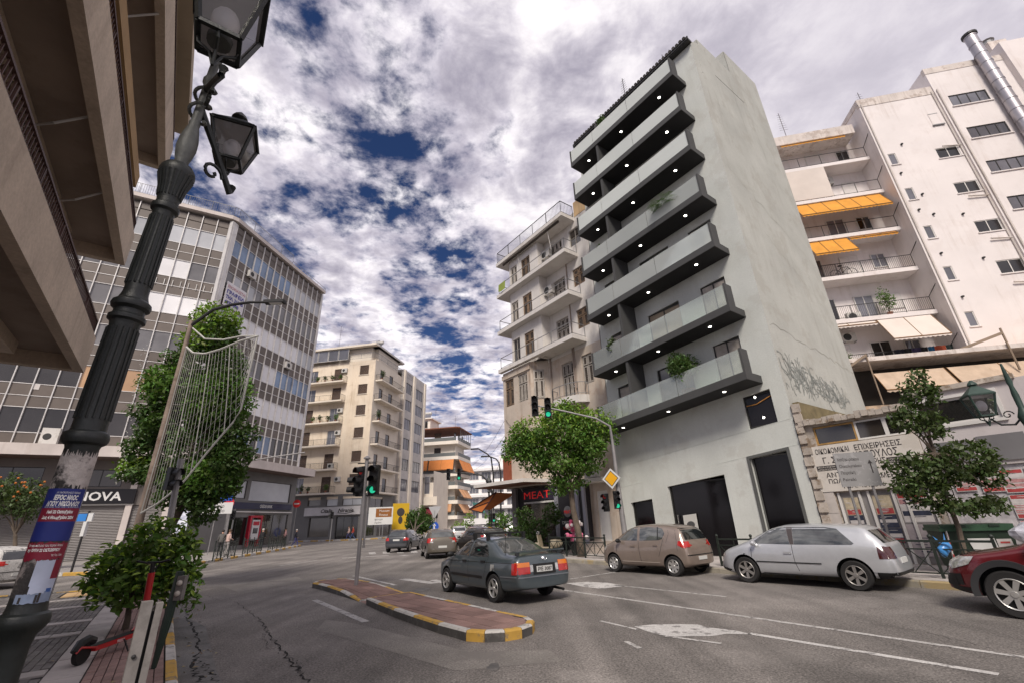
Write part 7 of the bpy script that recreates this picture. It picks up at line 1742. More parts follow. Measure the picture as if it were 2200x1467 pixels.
# ============================================================ CARS
tyre_m = mat('tyre_rubber', (.018,.017,.017), .85, nv=.2, bump=.1); alloy = mat('alloy_rim', (.38,.36,.34), .35, metal=.7, nv=.12); alloy_b = mat('bright_rim', (.55,.54,.52), .3, metal=.7, nv=.08); rim_dark = mat('wheel_dark', (.012,.012,.012), .7)
glass_c = mat('car_glass', (.012,.014,.015), .03, nv=.3, ns=2, spec=1.0, coat=.5); glass_l = mat('car_glass_light', (.07,.075,.075), .02, nv=.5, ns=2.2, spec=1.0, coat=.6)
trim_b = mat('black_trim', (.012,.012,.012), .5, nv=.1); plate_m = mat('number_plate', (.55,.55,.53), .5, nv=.05); tl_red = mat('tail_red', (.38,.012,.008), .2, nv=.2, ns=12, spec=.8, coat=.5); tl_or = mat('tail_orange', (.62,.16,.01), .2, nv=.15, spec=.8, coat=.5); tl_dark = mat('tail_smoked', (.05,.008,.008), .15, nv=.3, spec=.8, coat=.5); tl_clear = mat('lamp_clear', (.5,.5,.48), .12, nv=.4, ns=14, metal=.4, spec=.9, coat=.6); chrome = MATS['chrome']
def paint(key, c, met=.35, rough=.32): return mat(key, c, rough, nv=.05, ns=1.2, metal=met, coat=.8, spec=.5, fine=.04, fs=8)
def curve(keys, x):
    xs = [k[0] for k in keys]; return float(np.interp(x, xs, [k[1] for k in keys]))
WHEEL = {}
def wheel_parts(r, wd, ns, rm, style):
    k = (r, wd, ns, rm.name, style)
    if k not in WHEEL:
        a = MB(); rr_ = r*.66
        a.lathe([(rr_,-wd/2+.01),(r*.93,-wd/2),(r*.985,-wd/2+.025),(r,-wd/2+.05),(r,wd/2-.05),(r*.985,wd/2-.025),(r*.93,wd/2),(rr_,wd/2-.01)],36,ax='y',cap=False)
        b = MB(); b.lathe([(rr_*1.02,wd/2-.008),(rr_*.98,wd/2+.002),(rr_*.92,wd/2-.012),(rr_*.92,wd/2-.05)],36,ax='y',cap=False)
        b.lathe([(0,wd/2-.004),(r*.13,wd/2-.006),(r*.16,wd/2-.03),(r*.16,wd/2-.06)],16,ax='y')
        for i in range(ns):
            t = 2*math.pi*(i+.25)/ns; c, s = math.cos(t), math.sin(t); w0, w1 = (r*.085, r*.11) if style == 'alloy' else (r*.10, r*.15)
            def P(rad, off, y): return (rad*c-off*s, y, rad*s+off*c)
            y0, y1 = wd/2-.022, wd/2-.008
            b.add([P(r*.1,-w0,y0),P(r*.1,w0,y0),P(rr_*.95,w1,y1),P(rr_*.95,-w1,y1),P(r*.1,-w0,y0-.03),P(r*.1,w0,y0-.03),P(rr_*.95,w1,y1-.03),P(rr_*.95,-w1,y1-.03)],[(0,1,2,3),(0,3,7,4),(1,5,6,2)])
        d = MB(); d.lathe([(0,wd/2-.075),(rr_,wd/2-.07),(rr_,wd/2-.1),(0,wd/2-.1)],24,ax='y')
        WHEEL[k] = (a.mesh('tyre', tyre_m, True), b.mesh('rim', rm, True, 30), d.mesh('brake_disc', rim_dark))
    return WHEEL[k]
def car(label, center, heading, S, group=None):
    h = Vector(heading[:2]).normalized(); t = T(S.get('name','parked_car'), label, 'car', (center[0],center[1],0), math.atan2(h.y,h.x), group)
    xr, xf = S['x']; top, belt, W, zb, wrk = S['top'], S['belt'], S['w'], S['zb'], S['wr']
    xs = sorted({round(v,3) for v in [xr+.004, xf-.004]+[k[0] for k in top]+[k[0] for k in belt]+list(np.linspace(xr,xf,26)) if xr < v < xf} | {xr, xf})
    xs = [x for i, x in enumerate(xs) if i == 0 or x-xs[i-1] > .028 or x == xf]
    rows = []
    for x in xs:
        zt, w_, b_ = curve(top,x), curve(W,x), curve(zb,x); zl = min(curve(belt,x), zt-.035); hh = zt-zl; g_ = min(1, max(0,(hh-.05)/.25)); wr = curve(wrk,x)*w_; hg = zl-b_
        wr = wr*g_ + .80*w_*(1-g_)
        rows.append([(0,b_),(w_*.8,b_),(w_*.95,b_+.025),(w_*.985,b_+.22*hg),(w_*1.0,b_+.45*hg),(w_*1.0,b_+.66*hg),(w_*.985,b_+.84*hg),(w_*.955,zl-.008),
                     ((w_*.94)*(.62)+wr*.38 - .0, zl+.42*hh),(wr*1.02,zt-.12*hh-.004),(wr*.86,zt-.012*g_-.006),(wr*.5,zt+.004),(0,zt+.012)])
    bm = bmesh.new(); K = len(rows[0]); ring = []
    for x, r_ in zip(xs, rows):
        L_ = [bm.verts.new((x,y,z)) for y, z in r_]; Rv = [L_[0]]+[bm.verts.new((x,-y,z)) for y, z in r_[1:-1]]+[L_[-1]]; ring.append((L_, Rv))
    for i in range(len(xs)-1):
        a, b = ring[i], ring[i+1]
        for k in range(K-1):
            bm.faces.new((a[0][k],a[0][k+1],b[0][k+1],b[0][k])); bm.faces.new((a[1][k+1],a[1][k],b[1][k],b[1][k+1]))
    for i, fl in ((0,1),(-1,0)):
        L_, Rv = ring[i]
        for k in range(K-1):
            q4 = [L_[k],Rv[k],Rv[k+1],L_[k+1]]; q4 = [v for n_, v in enumerate(q4) if v not in q4[:n_]]
            if fl: q4 = q4[::-1]
            if len(q4) > 2: bm.faces.new(q4)
    bmesh.ops.recalc_face_normals(bm, faces=bm.faces)
    me = bpy.data.meshes.new('body'); bm.to_mesh(me); bm.free(); me.materials.append(S['paint']); me.materials.append(rim_dark)
    o = bpy.data.objects.new('body', me); COL.objects.link(o)
    sm = o.modifiers.new('s','SUBSURF'); sm.levels = 1; sm.render_levels = 1
    wb, rt, tr, tw = S['wb'], S['tyre'], S['track'], S.get('tw',.19)
    cut = MB()
    for sx in (-1,1):
        for sy in (-1,1): cut.lathe([(rt+.055,-.17),(rt+.055,.35)] if sy > 0 else [(rt+.055,-.35),(rt+.055,.17)],28,(sx*wb/2, sy*tr/2, rt+.01),ax='y')
    cme = cut.mesh('cut', [S['paint'], rim_dark]); cme.polygons.foreach_set('material_index',[1]*len(cme.polygons))
    bmx = bmesh.new(); bmx.from_mesh(cme); bmesh.ops.recalc_face_normals(bmx, faces=bmx.faces); bmx.to_mesh(cme); bmx.free()
    co = bpy.data.objects.new('cut', cme); COL.objects.link(co)
    bmod = o.modifiers.new('b','BOOLEAN'); bmod.object = co; bmod.operation = 'DIFFERENCE'; bmod.solver = 'EXACT'
    dg = bpy.context.evaluated_depsgraph_get(); dg.update(); me2 = bpy.data.meshes.new_from_object(o.evaluated_get(dg)); me2.name = 'body'
    o.modifiers.clear(); o.data = me2; bpy.data.objects.remove(co); bpy.data.meshes.remove(me)
    me2.polygons.foreach_set('use_smooth',[True]*len(me2.polygons)); me2.set_sharp_from_angle(angle=R_(42)); o.parent = t
    bb = bmesh.new(); bb.from_mesh(me2); bvh = BVHTree.FromBMesh(bb); bb.free()
    AX = {'L': (lambda u,v:(u,3,v),(0,-1,0)), 'R': (lambda u,v:(u,-3,v),(0,1,0)), 'B': (lambda u,v:(-4,u,v),(1,0,0)), 'F': (lambda u,v:(4,u,v),(-1,0,0)), 'T': (lambda u,v:(u,v,4),(0,0,-1))}
    def decal(ax, pts, m, name, off=.004, res=.07, par=None):
        b = bmesh.new(); f = b.faces.new([b.verts.new((u,v,0)) for u, v in pts])
        us = [p[0] for p in pts]; vs = [p[1] for p in pts]
        for axis, lo, hi in ((0,min(us),max(us)),(1,min(vs),max(vs))):
            k = int((hi-lo)/res)
            for i in range(1,k+1):
                c = lo+(hi-lo)*i/(k+1); co_ = [0,0,0]; no = [0,0,0]; co_[axis] = c; no[axis] = 1
                bmesh.ops.bisect_plane(b, geom=b.verts[:]+b.edges[:]+b.faces[:], plane_co=co_, plane_no=no)
        bmesh.ops.triangulate(b, faces=[f for f in b.faces if len(f.verts) > 4])
        org, d = AX[ax]
        for v in b.verts:
            P = Vector(org(v.co.x, v.co.y)); hit = bvh.ray_cast(P, Vector(d))
            if hit[0] is None: hit = bvh.find_nearest(P+Vector(d)*2.2)
            nrm = hit[1] if hit[1].dot(Vector(d)) < 0 else -hit[1]
            v.co = hit[0]+nrm*off
        bmesh.ops.recalc_face_normals(b, faces=b.faces)
        mm = bpy.data.meshes.new(name); b.to_mesh(mm); b.free(); mm.materials.append(m); mm.polygons.foreach_set('use_smooth',[True]*len(mm.polygons))
        return inst(name, mm, par or t)
    def line(ax, pts, wd, m, name, off=.003):
        for a, b in zip(pts[:-1], pts[1:]):
            a, b = Vector(a), Vector(b); d = (b-a).normalized(); n_ = Vector((-d.y,d.x))*wd/2
            yield decal(ax, [tuple(a-n_),tuple(b-n_),tuple(b+n_),tuple(a+n_)], m, name, off, .12)
    for sx in (1,-1):
        for sy in (1,-1):
            ty, rm, bd = wheel_parts(rt, tw, S.get('spokes',5), S.get('rim',alloy), S.get('rstyle','alloy'))
            w_ = inst('wheel', ty, t, (sx*wb/2, sy*(tr/2+.0), rt), rz=0 if sy > 0 else math.pi); w_.rotation_euler.y = rnd.uniform(0,1)
            inst('rim', rm, w_); inst('brake_disc', bd, w_)
    for sd in ('L','R'):
        for nm, pts in S.get('side_glass', []): decal(sd, pts, S.get('glass',glass_c), nm)
        for pts, wd in S.get('seams', []):
            for _ in line(sd, pts, wd, trim_b, 'door_seam', .002): pass
        for nm, pts, m, off in S.get('side_parts', []): decal(sd, pts, m, nm, off)
    for nm, pts, m, off in S.get('rear', []): decal('B', pts, m, nm, off)
    for nm, pts, m, off in S.get('front', []): decal('F', pts, m, nm, off)
    if 'plate' in S:
        y, z, w_, h_ = S['plate'][:4]; hit = bvh.ray_cast(Vector((-4,y,z)),Vector((1,0,0)))[0]; px0 = hit.x if hit else xr
        q = MB(); q.box(px0-.018,px0+.01,y-w_/2,y+w_/2,z-h_/2,z+h_/2); po_ = q.build('number_plate', plate_m, t)
        if len(S['plate']) > 4:
            me3 = text_mesh(S['plate'][4], h_*.62, ink, ext=.001, bold=.002); xs3 = [v.co.x for v in me3.vertices]; me3.transform(Matrix.Diagonal((w_*.88/(max(xs3)-min(xs3)),1,1,1)))
            L3 = inst('lettering', me3, po_, (px0-.021, y+w_*.44, z-h_*.31), rx=math.pi/2, rz=-math.pi/2)
    mx, mz, mw = S.get('mirror', (.75,1.0,.8))
    for sy in (1,-1):
        q = MB(); q.ball((mx, sy*(mw+.10), mz), .11, 10, 7, sz=(.6,.95,.62)); q.box(mx-.03,mx+.03,sy*(mw-.04) if sy > 0 else sy*(mw+.04),sy*(mw+.05) if sy > 0 else sy*(mw-.04),mz-.05,mz-.01); q.build('wing_mirror', S.get('mirror_m', S['paint']), t, smooth=True)
    for hx, hz in S.get('handles', []):
        for sy, sd in ((1,'L'),(-1,'R')):
            P = bvh.ray_cast(Vector((hx,3*sy,hz)),Vector((0,-sy,0)))[0]
            if P: q = MB(); q.box(hx-.09,hx+.09,P.y-.0*sy,P.y+.03*sy,hz-.022,hz+.022); q.build('door_handle', S.get('handle_m', S['paint']), t)
    return t, bvh
def place(A, B, track, tw=.19):
    A, B = Vector(A[:2]), Vector(B[:2]); h = (A-B).normalized(); rgt = Vector((h.y,-h.x)); return (A+B)/2+rgt*(track/2+tw/2), h
# --- silver three door hatchback
SV = dict(name='parked_car', paint=paint('silver_paint',(.50,.51,.53),.45), x=(-2.08,2.07), wb=2.513, tyre=.315, track=1.5, tw=.2, spokes=6, rim=alloy,
  top=[(-2.08,.42),(-2.075,.62),(-2.03,.86),(-1.95,.98),(-1.80,1.15),(-1.64,1.315),(-1.50,1.365),(-1.0,1.405),(-.3,1.425),(.2,1.41),(.55,1.33),(1.22,1.00),(1.45,.93),(1.8,.81),(2.0,.66),(2.07,.42)],
  belt=[(-2.08,.42),(-2.02,.8),(-1.8,.93),(0,.93),(1.2,.91),(1.9,.7),(2.07,.42)], w=[(-2.08,.62),(-2.04,.74),(-1.9,.81),(-1.2,.86),(0,.868),(1.2,.86),(1.75,.79),(1.98,.66),(2.07,.5)], zb=[(-2.08,.34),(-1.8,.25),(1.7,.2),(2.07,.28)], wr=[(-2,.72),(-1.4,.70),(0,.70),(1.2,.74)],
  side_glass=[('front_side_window',[(1.03,.965),(.62,1.24),(.40,1.335),(.10,1.355),(.02,.955)]),('rear_side_window',[(-.08,.955),(-.06,1.355),(-.8,1.35),(-1.06,1.31),(-1.38,.99),(-1.33,.96)])],
  seams=[([(1.02,.93),(1.04,.45),(.98,.27)],.012),([(-.02,.95),(-.03,.55),(-.1,.27)],.012),([(1.04,.28),(-.1,.26)],.010)],
  side_parts=[('side_moulding',[(1.0,.525),(1.0,.55),(-.62,.55),(-.62,.525)],trim_b,.012),('b_pillar_trim',[(.015,.955),(.095,1.355),(-.055,1.355),(-.075,.955)],mat('pillar_brown',(.06,.05,.05),.4),.0055),('lower_bumper',[(-1.62,.26),(-1.62,.40),(-2.06,.40),(-2.06,.3)],trim_b,.010),('lower_bumper',[(1.62,.22),(1.62,.30),(2.04,.36),(2.04,.3)],trim_b,.008),('sill',[(-.9,.215),(-.9,.27),(.9,.265),(.9,.205)],trim_b,.006),('tail_lamp',[(-1.80,.93),(-1.80,.68),(-2.03,.68),(-2.02,.78),(-1.92,.93)],tl_dark,.012),('head_lamp',[(1.80,.73),(1.83,.62),(2.03,.6),(1.98,.68)],tl_clear,.008),('indicator',[(1.25,.72),(1.25,.70),(1.20,.70),(1.20,.72)],trim_b,.008)],
  rear=[('rear_window',[(-.60,1.0),(-.50,1.27),(.50,1.27),(.60,1.0)],glass_c,.005),('tail_lamp',[(.5,.68),(.5,.92),(.74,.92),(.77,.68)],tl_dark,.012),('tail_lamp',[(-.5,.68),(-.5,.92),(-.74,.92),(-.77,.68)],tl_dark,.012),('lower_bumper',[(-.74,.35),(-.74,.41),(.74,.41),(.74,.35)],trim_b,.01)],
  front=[('windscreen',[(-.6,1.02),(-.5,1.32),(.5,1.32),(.6,1.02)],glass_c,.005)], plate=(0,.62,.44,.11), mirror=(.9,.98,.82), handles=[(.10,.765)], glass=glass_l)
c_, h_ = place(G(1610,1251), G(1848,1269), 1.5); car('silver three door hatchback with smoked tail lamps parked at the right kerb', c_, h_, SV)
q = None
# --- beige five door hatchback
YV = dict(paint=paint('beige_paint',(.27,.215,.18),.45), x=(-1.755,1.885), wb=2.37, tyre=.285, track=1.45, tw=.18, spokes=7, rim=alloy_b, rstyle='cap',
  top=[(-1.755,.42),(-1.75,.66),(-1.70,.86),(-1.64,1.0),(-1.47,1.33),(-1.32,1.42),(-.9,1.475),(-.3,1.50),(.25,1.47),(.6,1.36),(1.10,1.05),(1.3,.97),(1.65,.85),(1.83,.68),(1.885,.42)],
  belt=[(-1.755,.42),(-1.70,.78),(-1.5,.99),(-.2,.98),(1.1,.92),(1.7,.72),(1.885,.42)], w=[(-1.755,.6),(-1.71,.72),(-1.58,.78),(-1.0,.825),(0,.83),(1.1,.82),(1.6,.74),(1.82,.58),(1.885,.45)], zb=[(-1.755,.33),(-1.5,.23),(1.5,.2),(1.885,.28)], wr=[(-1.7,.76),(-1.3,.74),(0,.73),(1.1,.76)],
  side_glass=[('front_side_window',[(.92,1.005),(.55,1.29),(.30,1.395),(.12,1.41),(.10,1.0)]),('rear_side_window',[(.0,1.0),(.03,1.41),(-.62,1.41),(-.86,1.36),(-.96,1.22),(-.88,1.06),(-.75,1.02)])],
  seams=[([(.98,.95),(1.0,.5),(.93,.27)],.012),([(.05,1.0),(.02,.6),(-.03,.26)],.012),([(-.93,1.08),(-.80,.72),(-.72,.55)],.011),([(-1.02,1.42),(-1.1,1.2),(-1.02,.95)],.009),([(-1.28,1.4),(-1.38,1.02),(-1.40,.72)],.009)],
  side_parts=[('side_moulding',[(.88,.36),(.88,.385),(-.72,.385),(-.72,.36)],mat('moulding_beige',(.4,.34,.29),.4),.012),('window_divider',[(-.70,1.04),(-.66,1.41),(-.69,1.41),(-.735,1.04)],trim_b,.007),('sill',[(-.8,.215),(-.8,.26),(.85,.255),(.85,.205)],trim_b,.006),('tail_lamp',[(-1.44,1.0),(-1.42,.88),(-1.62,.80),(-1.71,.80),(-1.64,.98)],tl_red,.012),('head_lamp',[(1.5,.83),(1.55,.70),(1.80,.62),(1.74,.76)],tl_clear,.008)],
  rear=[('rear_window',[(-.60,1.03),(-.54,1.36),(.54,1.36),(.60,1.03)],glass_c,.005),('tail_lamp',[(.52,.82),(.50,.98),(.68,.98),(.74,.82)],tl_red,.012),('tail_lamp',[(-.52,.82),(-.50,.98),(-.68,.98),(-.74,.82)],tl_red,.012),('bumper_strip',[(-.72,.585),(-.72,.61),(.72,.61),(.72,.585)],trim_b,.01)],
  front=[('windscreen',[(-.6,1.06),(-.52,1.38),(.52,1.38),(.6,1.06)],glass_c,.005)], plate=(.0,.5,.44,.1), mirror=(.83,1.0,.80), mirror_m=trim_b, handles=[(.28,.84),(-.62,.87)], glass=glass_l)
c_, h_ = place(G(1321,1228), G(1449,1238), 1.45); car('beige five door hatchback with silver wheel caps parked at the right kerb', c_, h_, YV)
# --- dark blue grey saloon
CV = dict(name='saloon_car', paint=paint('slate_paint',(.075,.095,.105),.4,.3), x=(-2.21,2.05), wb=2.465, tyre=.30, track=1.46, tw=.19, spokes=5, rim=alloy_b,
  top=[(-2.21,.40),(-2.205,.70),(-2.17,.93),(-2.08,1.0),(-1.75,1.02),(-1.52,1.03),(-.95,1.30),(-.72,1.355),(-.2,1.385),(.15,1.375),(.42,1.31),(1.05,.97),(1.3,.91),(1.75,.82),(1.98,.68),(2.05,.42)],
  belt=[(-2.21,.40),(-2.17,.84),(-2.0,.94),(-1.4,.945),(0,.93),(1.0,.90),(1.85,.70),(2.05,.42)], w=[(-2.21,.66),(-2.18,.76),(-2.0,.80),(-1.2,.835),(0,.845),(1.1,.83),(1.7,.76),(1.97,.62),(2.05,.48)], zb=[(-2.21,.33),(-1.9,.27),(-1.6,.23),(1.6,.21),(2.05,.3)], wr=[(-2,.78),(-1.0,.72),(0,.70),(1.1,.74)],
  side_glass=[('front_side_window',[(.90,.96),(.45,1.235),(.27,1.30),(.03,1.315),(.01,.95)]),('rear_side_window',[(-.07,.95),(-.06,1.315),(-.50,1.30),(-.78,1.19),(-.98,.99),(-.95,.95)])],
  seams=[([(.92,.94),(.96,.5),(.9,.28)],.012),([(-.03,.94),(-.05,.6),(-.08,.28)],.012),([(-1.0,.96),(-.9,.72),(-.82,.5)],.012),([(1.6,.80),(-2.0,.85)],.012)],
  side_parts=[('side_moulding',[(.9,.47),(.9,.53),(-.75,.53),(-.75,.47)],trim_b,.008),('fuel_flap',[(-1.13,.66),(-1.13,.80),(-1.29,.80),(-1.29,.66)],mat('primer_patch',(.36,.36,.35),.5),.005),('bumper_edge',[(-1.55,.55),(-1.55,.575),(-2.18,.59),(-2.18,.565)],mat('bumper_shine',(.2,.22,.24),.3,metal=.4),.010),('tail_lamp',[(-2.0,.85),(-2.0,.62),(-2.18,.62),(-2.165,.85)],tl_red,.014),('head_lamp',[(1.78,.77),(1.80,.66),(2.01,.64),(1.97,.72)],tl_clear,.008),('mud_flap',[(-1.57,.10),(-1.57,.3),(-1.6,.3),(-1.6,.10)],trim_b,.0)],  # paler bumper edge strips paint a shine into the colour
  rear=[('rear_window',[(-.64,1.045),(-.52,1.30),(.52,1.30),(.64,1.045)],glass_l,.005),('tail_lamp',[(.42,.63),(.42,.77),(.77,.77),(.77,.63)],tl_red,.013),('tail_lamp',[(-.42,.63),(-.42,.77),(-.77,.77),(-.77,.63)],tl_red,.013),('indicator_lamp',[(.42,.77),(.42,.86),(.76,.86),(.77,.77)],tl_or,.013),('indicator_lamp',[(-.42,.77),(-.42,.86),(-.76,.86),(-.77,.77)],tl_or,.013),('plate_recess',[(-.33,.60),(-.33,.82),(.33,.82),(.33,.60)],trim_b,.006),('reversing_lamp',[(.33,.66),(.33,.8),(.41,.8),(.41,.66)],tl_clear,.01),('reversing_lamp',[(-.33,.66),(-.33,.8),(-.41,.8),(-.41,.66)],tl_clear,.01),('bumper_edge',[(-.74,.55),(-.74,.575),(.74,.575),(.74,.55)],MATS['bumper_shine'],.012),('emblem',[(-.05,.90),(-.05,.96),(.05,.96),(.05,.90)],chrome,.008)],
  front=[('windscreen',[(-.6,1.0),(-.52,1.28),(.52,1.28),(.6,1.0)],glass_c,.005)], plate=(0,.71,.46,.12,'ΡΙΕ 3087'), mirror=(.80,.97,.81), mirror_m=trim_b, handles=[(.15,.83),(-.78,.85)], handle_m=trim_b)
c_, h_ = place(G(957,1271), G(1060,1294), 1.46); cs, bv = car('slate blue saloon with roof bars and boot spoiler driving past the island', c_, h_, CV)
q = MB(); q.beam((-2.0,-.72,1.085),(-2.0,.72,1.085),.17,.03); 
q.build('boot_spoiler', CV['paint'], cs); q = MB()
for y in (-.62,.62): q.beam((-1.98,y,1.0),(-1.99,y,1.08),.09,.05)
q.build('spoiler_foot', CV['paint'], cs)
for x in (.05,-.62):
    q = MB(); q.beam((x,-.62,1.47),(x,.62,1.47),.045,.035); q.build('roof_bar', trim_b, cs)
    for y in (-.56,.56): q = MB(); q.box(x-.04,x+.04,y-.04,y+.04,1.31,1.47); q.build('bar_foot', trim_b, cs)
q = MB(); q.tube([(-1.55,.66,.98),(-1.62,.68,1.75)],.006,5); q.lathe([(.02,.96),(.012,1.02)],8,(-1.55,.66,0)); q.build('radio_aerial', trim_b, cs)
q = MB(); q.tube([(-1.9,-.45,.27),(-2.3,-.45,.25)],.03,8); q.build('exhaust_pipe', trim_b, cs)
q = MB(); q.tube([(-2.214+.0,.06*math.cos(a*.7),.93+.035*math.sin(a*.7)) for a in range(10)],.006,4); q.build('badge_ring', chrome, cs)
# --- red crossover
RV = dict(paint=paint('dark_red_paint',(.13,.008,.012),.3,.28), x=(-2.3,2.25), wb=2.77, tyre=.355, track=1.60, tw=.23, spokes=7, rim=alloy_b,
  top=[(-2.3,.5),(-2.28,.9),(-2.2,1.15),(-1.9,1.55),(-1.6,1.66),(-.6,1.71),(.2,1.66),(.5,1.51),(1.15,1.07),(1.4,1.01),(1.85,.93),(2.1,.84),(2.2,.70),(2.25,.5)],
  belt=[(-2.3,.5),(-2.2,.98),(-1.8,1.08),(0,1.06),(1.1,1.04),(1.9,.90),(2.15,.7),(2.25,.5)], w=[(-2.3,.66),(-2.2,.82),(-1.8,.9),(-1,.93),(0,.94),(1.2,.93),(1.75,.88),(2.05,.74),(2.25,.5)], zb=[(-2.3,.4),(-1.9,.3),(1.8,.26),(2.25,.34)], wr=[(-2,.74),(0,.72),(1.1,.75)],
  side_glass=[('front_side_window',[(.98,1.10),(.5,1.46),(.2,1.56),(-.1,1.58),(-.1,1.09)]),('rear_side_window',[(-.2,1.09),(-.2,1.58),(-1.0,1.58),(-1.05,1.1)]),('quarter_window',[(-1.15,1.11),(-1.12,1.57),(-1.6,1.5),(-1.85,1.15)])],
  seams=[([(1.02,1.05),(1.06,.6),(.98,.35)],.012),([(-.15,1.05),(-.17,.7),(-.2,.35)],.012)],
  side_parts=[('head_lamp',[(1.72,.90),(1.82,.78),(2.10,.68),(2.16,.76),(2.0,.88)],tl_clear,.012),('fog_grille',[(1.98,.62),(1.98,.44),(2.16,.44),(2.19,.60)],trim_b,.01),('lower_bumper',[(1.80,.29),(1.80,.40),(2.2,.42),(2.2,.34)],trim_b,.008),('sill',[(-1.0,.27),(-1.0,.36),(1.0,.36),(1.0,.27)],trim_b,.008)],
  front=[('windscreen',[(-.66,1.2),(-.58,1.6),(.58,1.6),(.66,1.2)],glass_c,.005),('grille',[(-.4,.62),(-.45,.86),(.45,.86),(.4,.62)],trim_b,.01),('fog_grille',[(-.7,.42),(-.7,.56),(.7,.56),(.7,.42)],trim_b,.01)],
  rear=[('rear_window',[(-.6,1.2),(-.52,1.55),(.52,1.55),(.6,1.2)],glass_c,.005)], mirror=(.95,1.12,.9), handles=[(.1,.95),(-.9,.97)])
A0_ = G(2160,1330); hd = Vector((-.60,.80)); rgt = Vector((hd.y,-hd.x)); cc = Vector(A0_[:2])+rgt*(1.6/2+.26)-hd*(2.77/2+.2)
crv, bv = car('dark red crossover car with black wheel arches entering at the right edge', cc, hd, RV)
for sx in (1,-1):
    for sy in (1,-1):
        q = MB(); vs = []; n_ = 20
        for r1, yy in ((.405,.935),(.50,.945),(.505,.90),(.405,.90)):
            for i in range(n_+1): a = math.pi*(-.05+1.1*i/n_); vs.append((sx*1.385+r1*math.cos(a), sy*yy, .365+r1*math.sin(a)))
        m_ = n_+1; q.add(vs,[(k*m_+i,k*m_+i+1,((k+1)%4)*m_+i+1,((k+1)%4)*m_+i) for k in range(4) for i in range(n_)]); q.build('wheel_arch', mat('arch_plastic',(.028,.028,.03),.6), crv, smooth=True)
# --- distant cars: variants of a hatch
def hatch(paint_, glass=glass_c, tail=tl_red, sc_=(1,1), **k):
    S = dict(YV); S.update(paint=paint_, glass=glass, handles=[(.28,.84),(-.62,.87)], mirror_m=paint_, rim=alloy, rstyle='alloy'); S.update(k); return S
HV = hatch(paint('charcoal_paint',(.03,.032,.036),.4), x=(-1.98,1.98), wb=2.54, tyre=.31, track=1.48,
  top=[(-1.98,.42),(-1.97,.66),(-1.92,.90),(-1.85,1.02),(-1.62,1.30),(-1.45,1.38),(-.8,1.45),(-.2,1.46),(.25,1.43),(.6,1.32),(1.15,1.0),(1.5,.9),(1.85,.75),(1.95,.6),(1.98,.42)],
  belt=[(-1.98,.42),(-1.9,.84),(-1.6,1.0),(0,.97),(1.1,.9),(1.8,.7),(1.98,.42)], w=[(-1.98,.62),(-1.93,.76),(-1.75,.82),(-1,.86),(0,.87),(1.2,.85),(1.7,.76),(1.98,.45)], zb=[(-1.98,.34),(-1.7,.24),(1.7,.2),(1.98,.3)],
  seams=[], side_parts=[('tail_lamp',[(-1.62,.92),(-1.62,.78),(-1.92,.76),(-1.88,.92)],tl_red,.012)],
  rear=[('rear_window',[(-.58,1.06),(-.52,1.30),(.52,1.30),(.58,1.06)],glass_l,.005),('tail_lamp',[(.5,.76),(.55,.95),(.72,.95),(.80,.76)],tl_red,.012),('tail_lamp',[(-.5,.76),(-.55,.95),(-.72,.95),(-.80,.76)],tl_red,.012),('bumper_band',[(-.74,.4),(-.74,.58),(.74,.58),(.74,.4)],mat('bumper_grey',(.05,.05,.055),.5),.006)], plate=(0,.80,.46,.11), mirror=(.9,1.0,.82))
a, b = G(832,1186), G(880,1184); bx = (Vector(a[:2])+Vector(b[:2]))/2; hh_ = Vector((.06,1)).normalized()
car('charcoal hatchback driving away left of the olive hatchback', bx+hh_*1.27, hh_, HV)
OV = dict(HV); OV.update(paint=paint('olive_paint',(.125,.108,.085),.45), top=[(x,z*1.02) for x,z in HV['top']], rear=[('rear_window',[(-.62,1.08),(-.54,1.34),(.54,1.34),(.62,1.08)],glass_l,.005),('tail_lamp',[(.5,.80),(.60,1.04),(.76,1.04),(.80,.80)],tl_red,.012),('tail_lamp',[(-.5,.80),(-.60,1.04),(-.76,1.04),(-.80,.80)],tl_red,.012),('reversing_lamp',[(.5,.80),(.54,.89),(.68,.88),(.68,.80)],tl_clear,.014),('reversing_lamp',[(-.5,.80),(-.54,.89),(-.68,.88),(-.68,.80)],tl_clear,.014)], plate=(0,.60,.46,.11), side_parts=[('tail_lamp',[(-1.60,1.02),(-1.62,.82),(-1.92,.80),(-1.86,1.02)],tl_red,.012)], spokes=6)
a, b = G(922,1201), G(960,1196); bx = (Vector(a[:2])+Vector(b[:2]))/2; hh_ = (G(905,1195)-G(922,1201)).xy; hh_ = (Vector(hh_).normalized()*.6+Vector((-.25,1)).normalized()*.7).normalized()
car('olive brown hatchback with big red tail lamps waiting behind the saloon', bx+hh_*1.3+Vector((.12,.1)), hh_, OV)
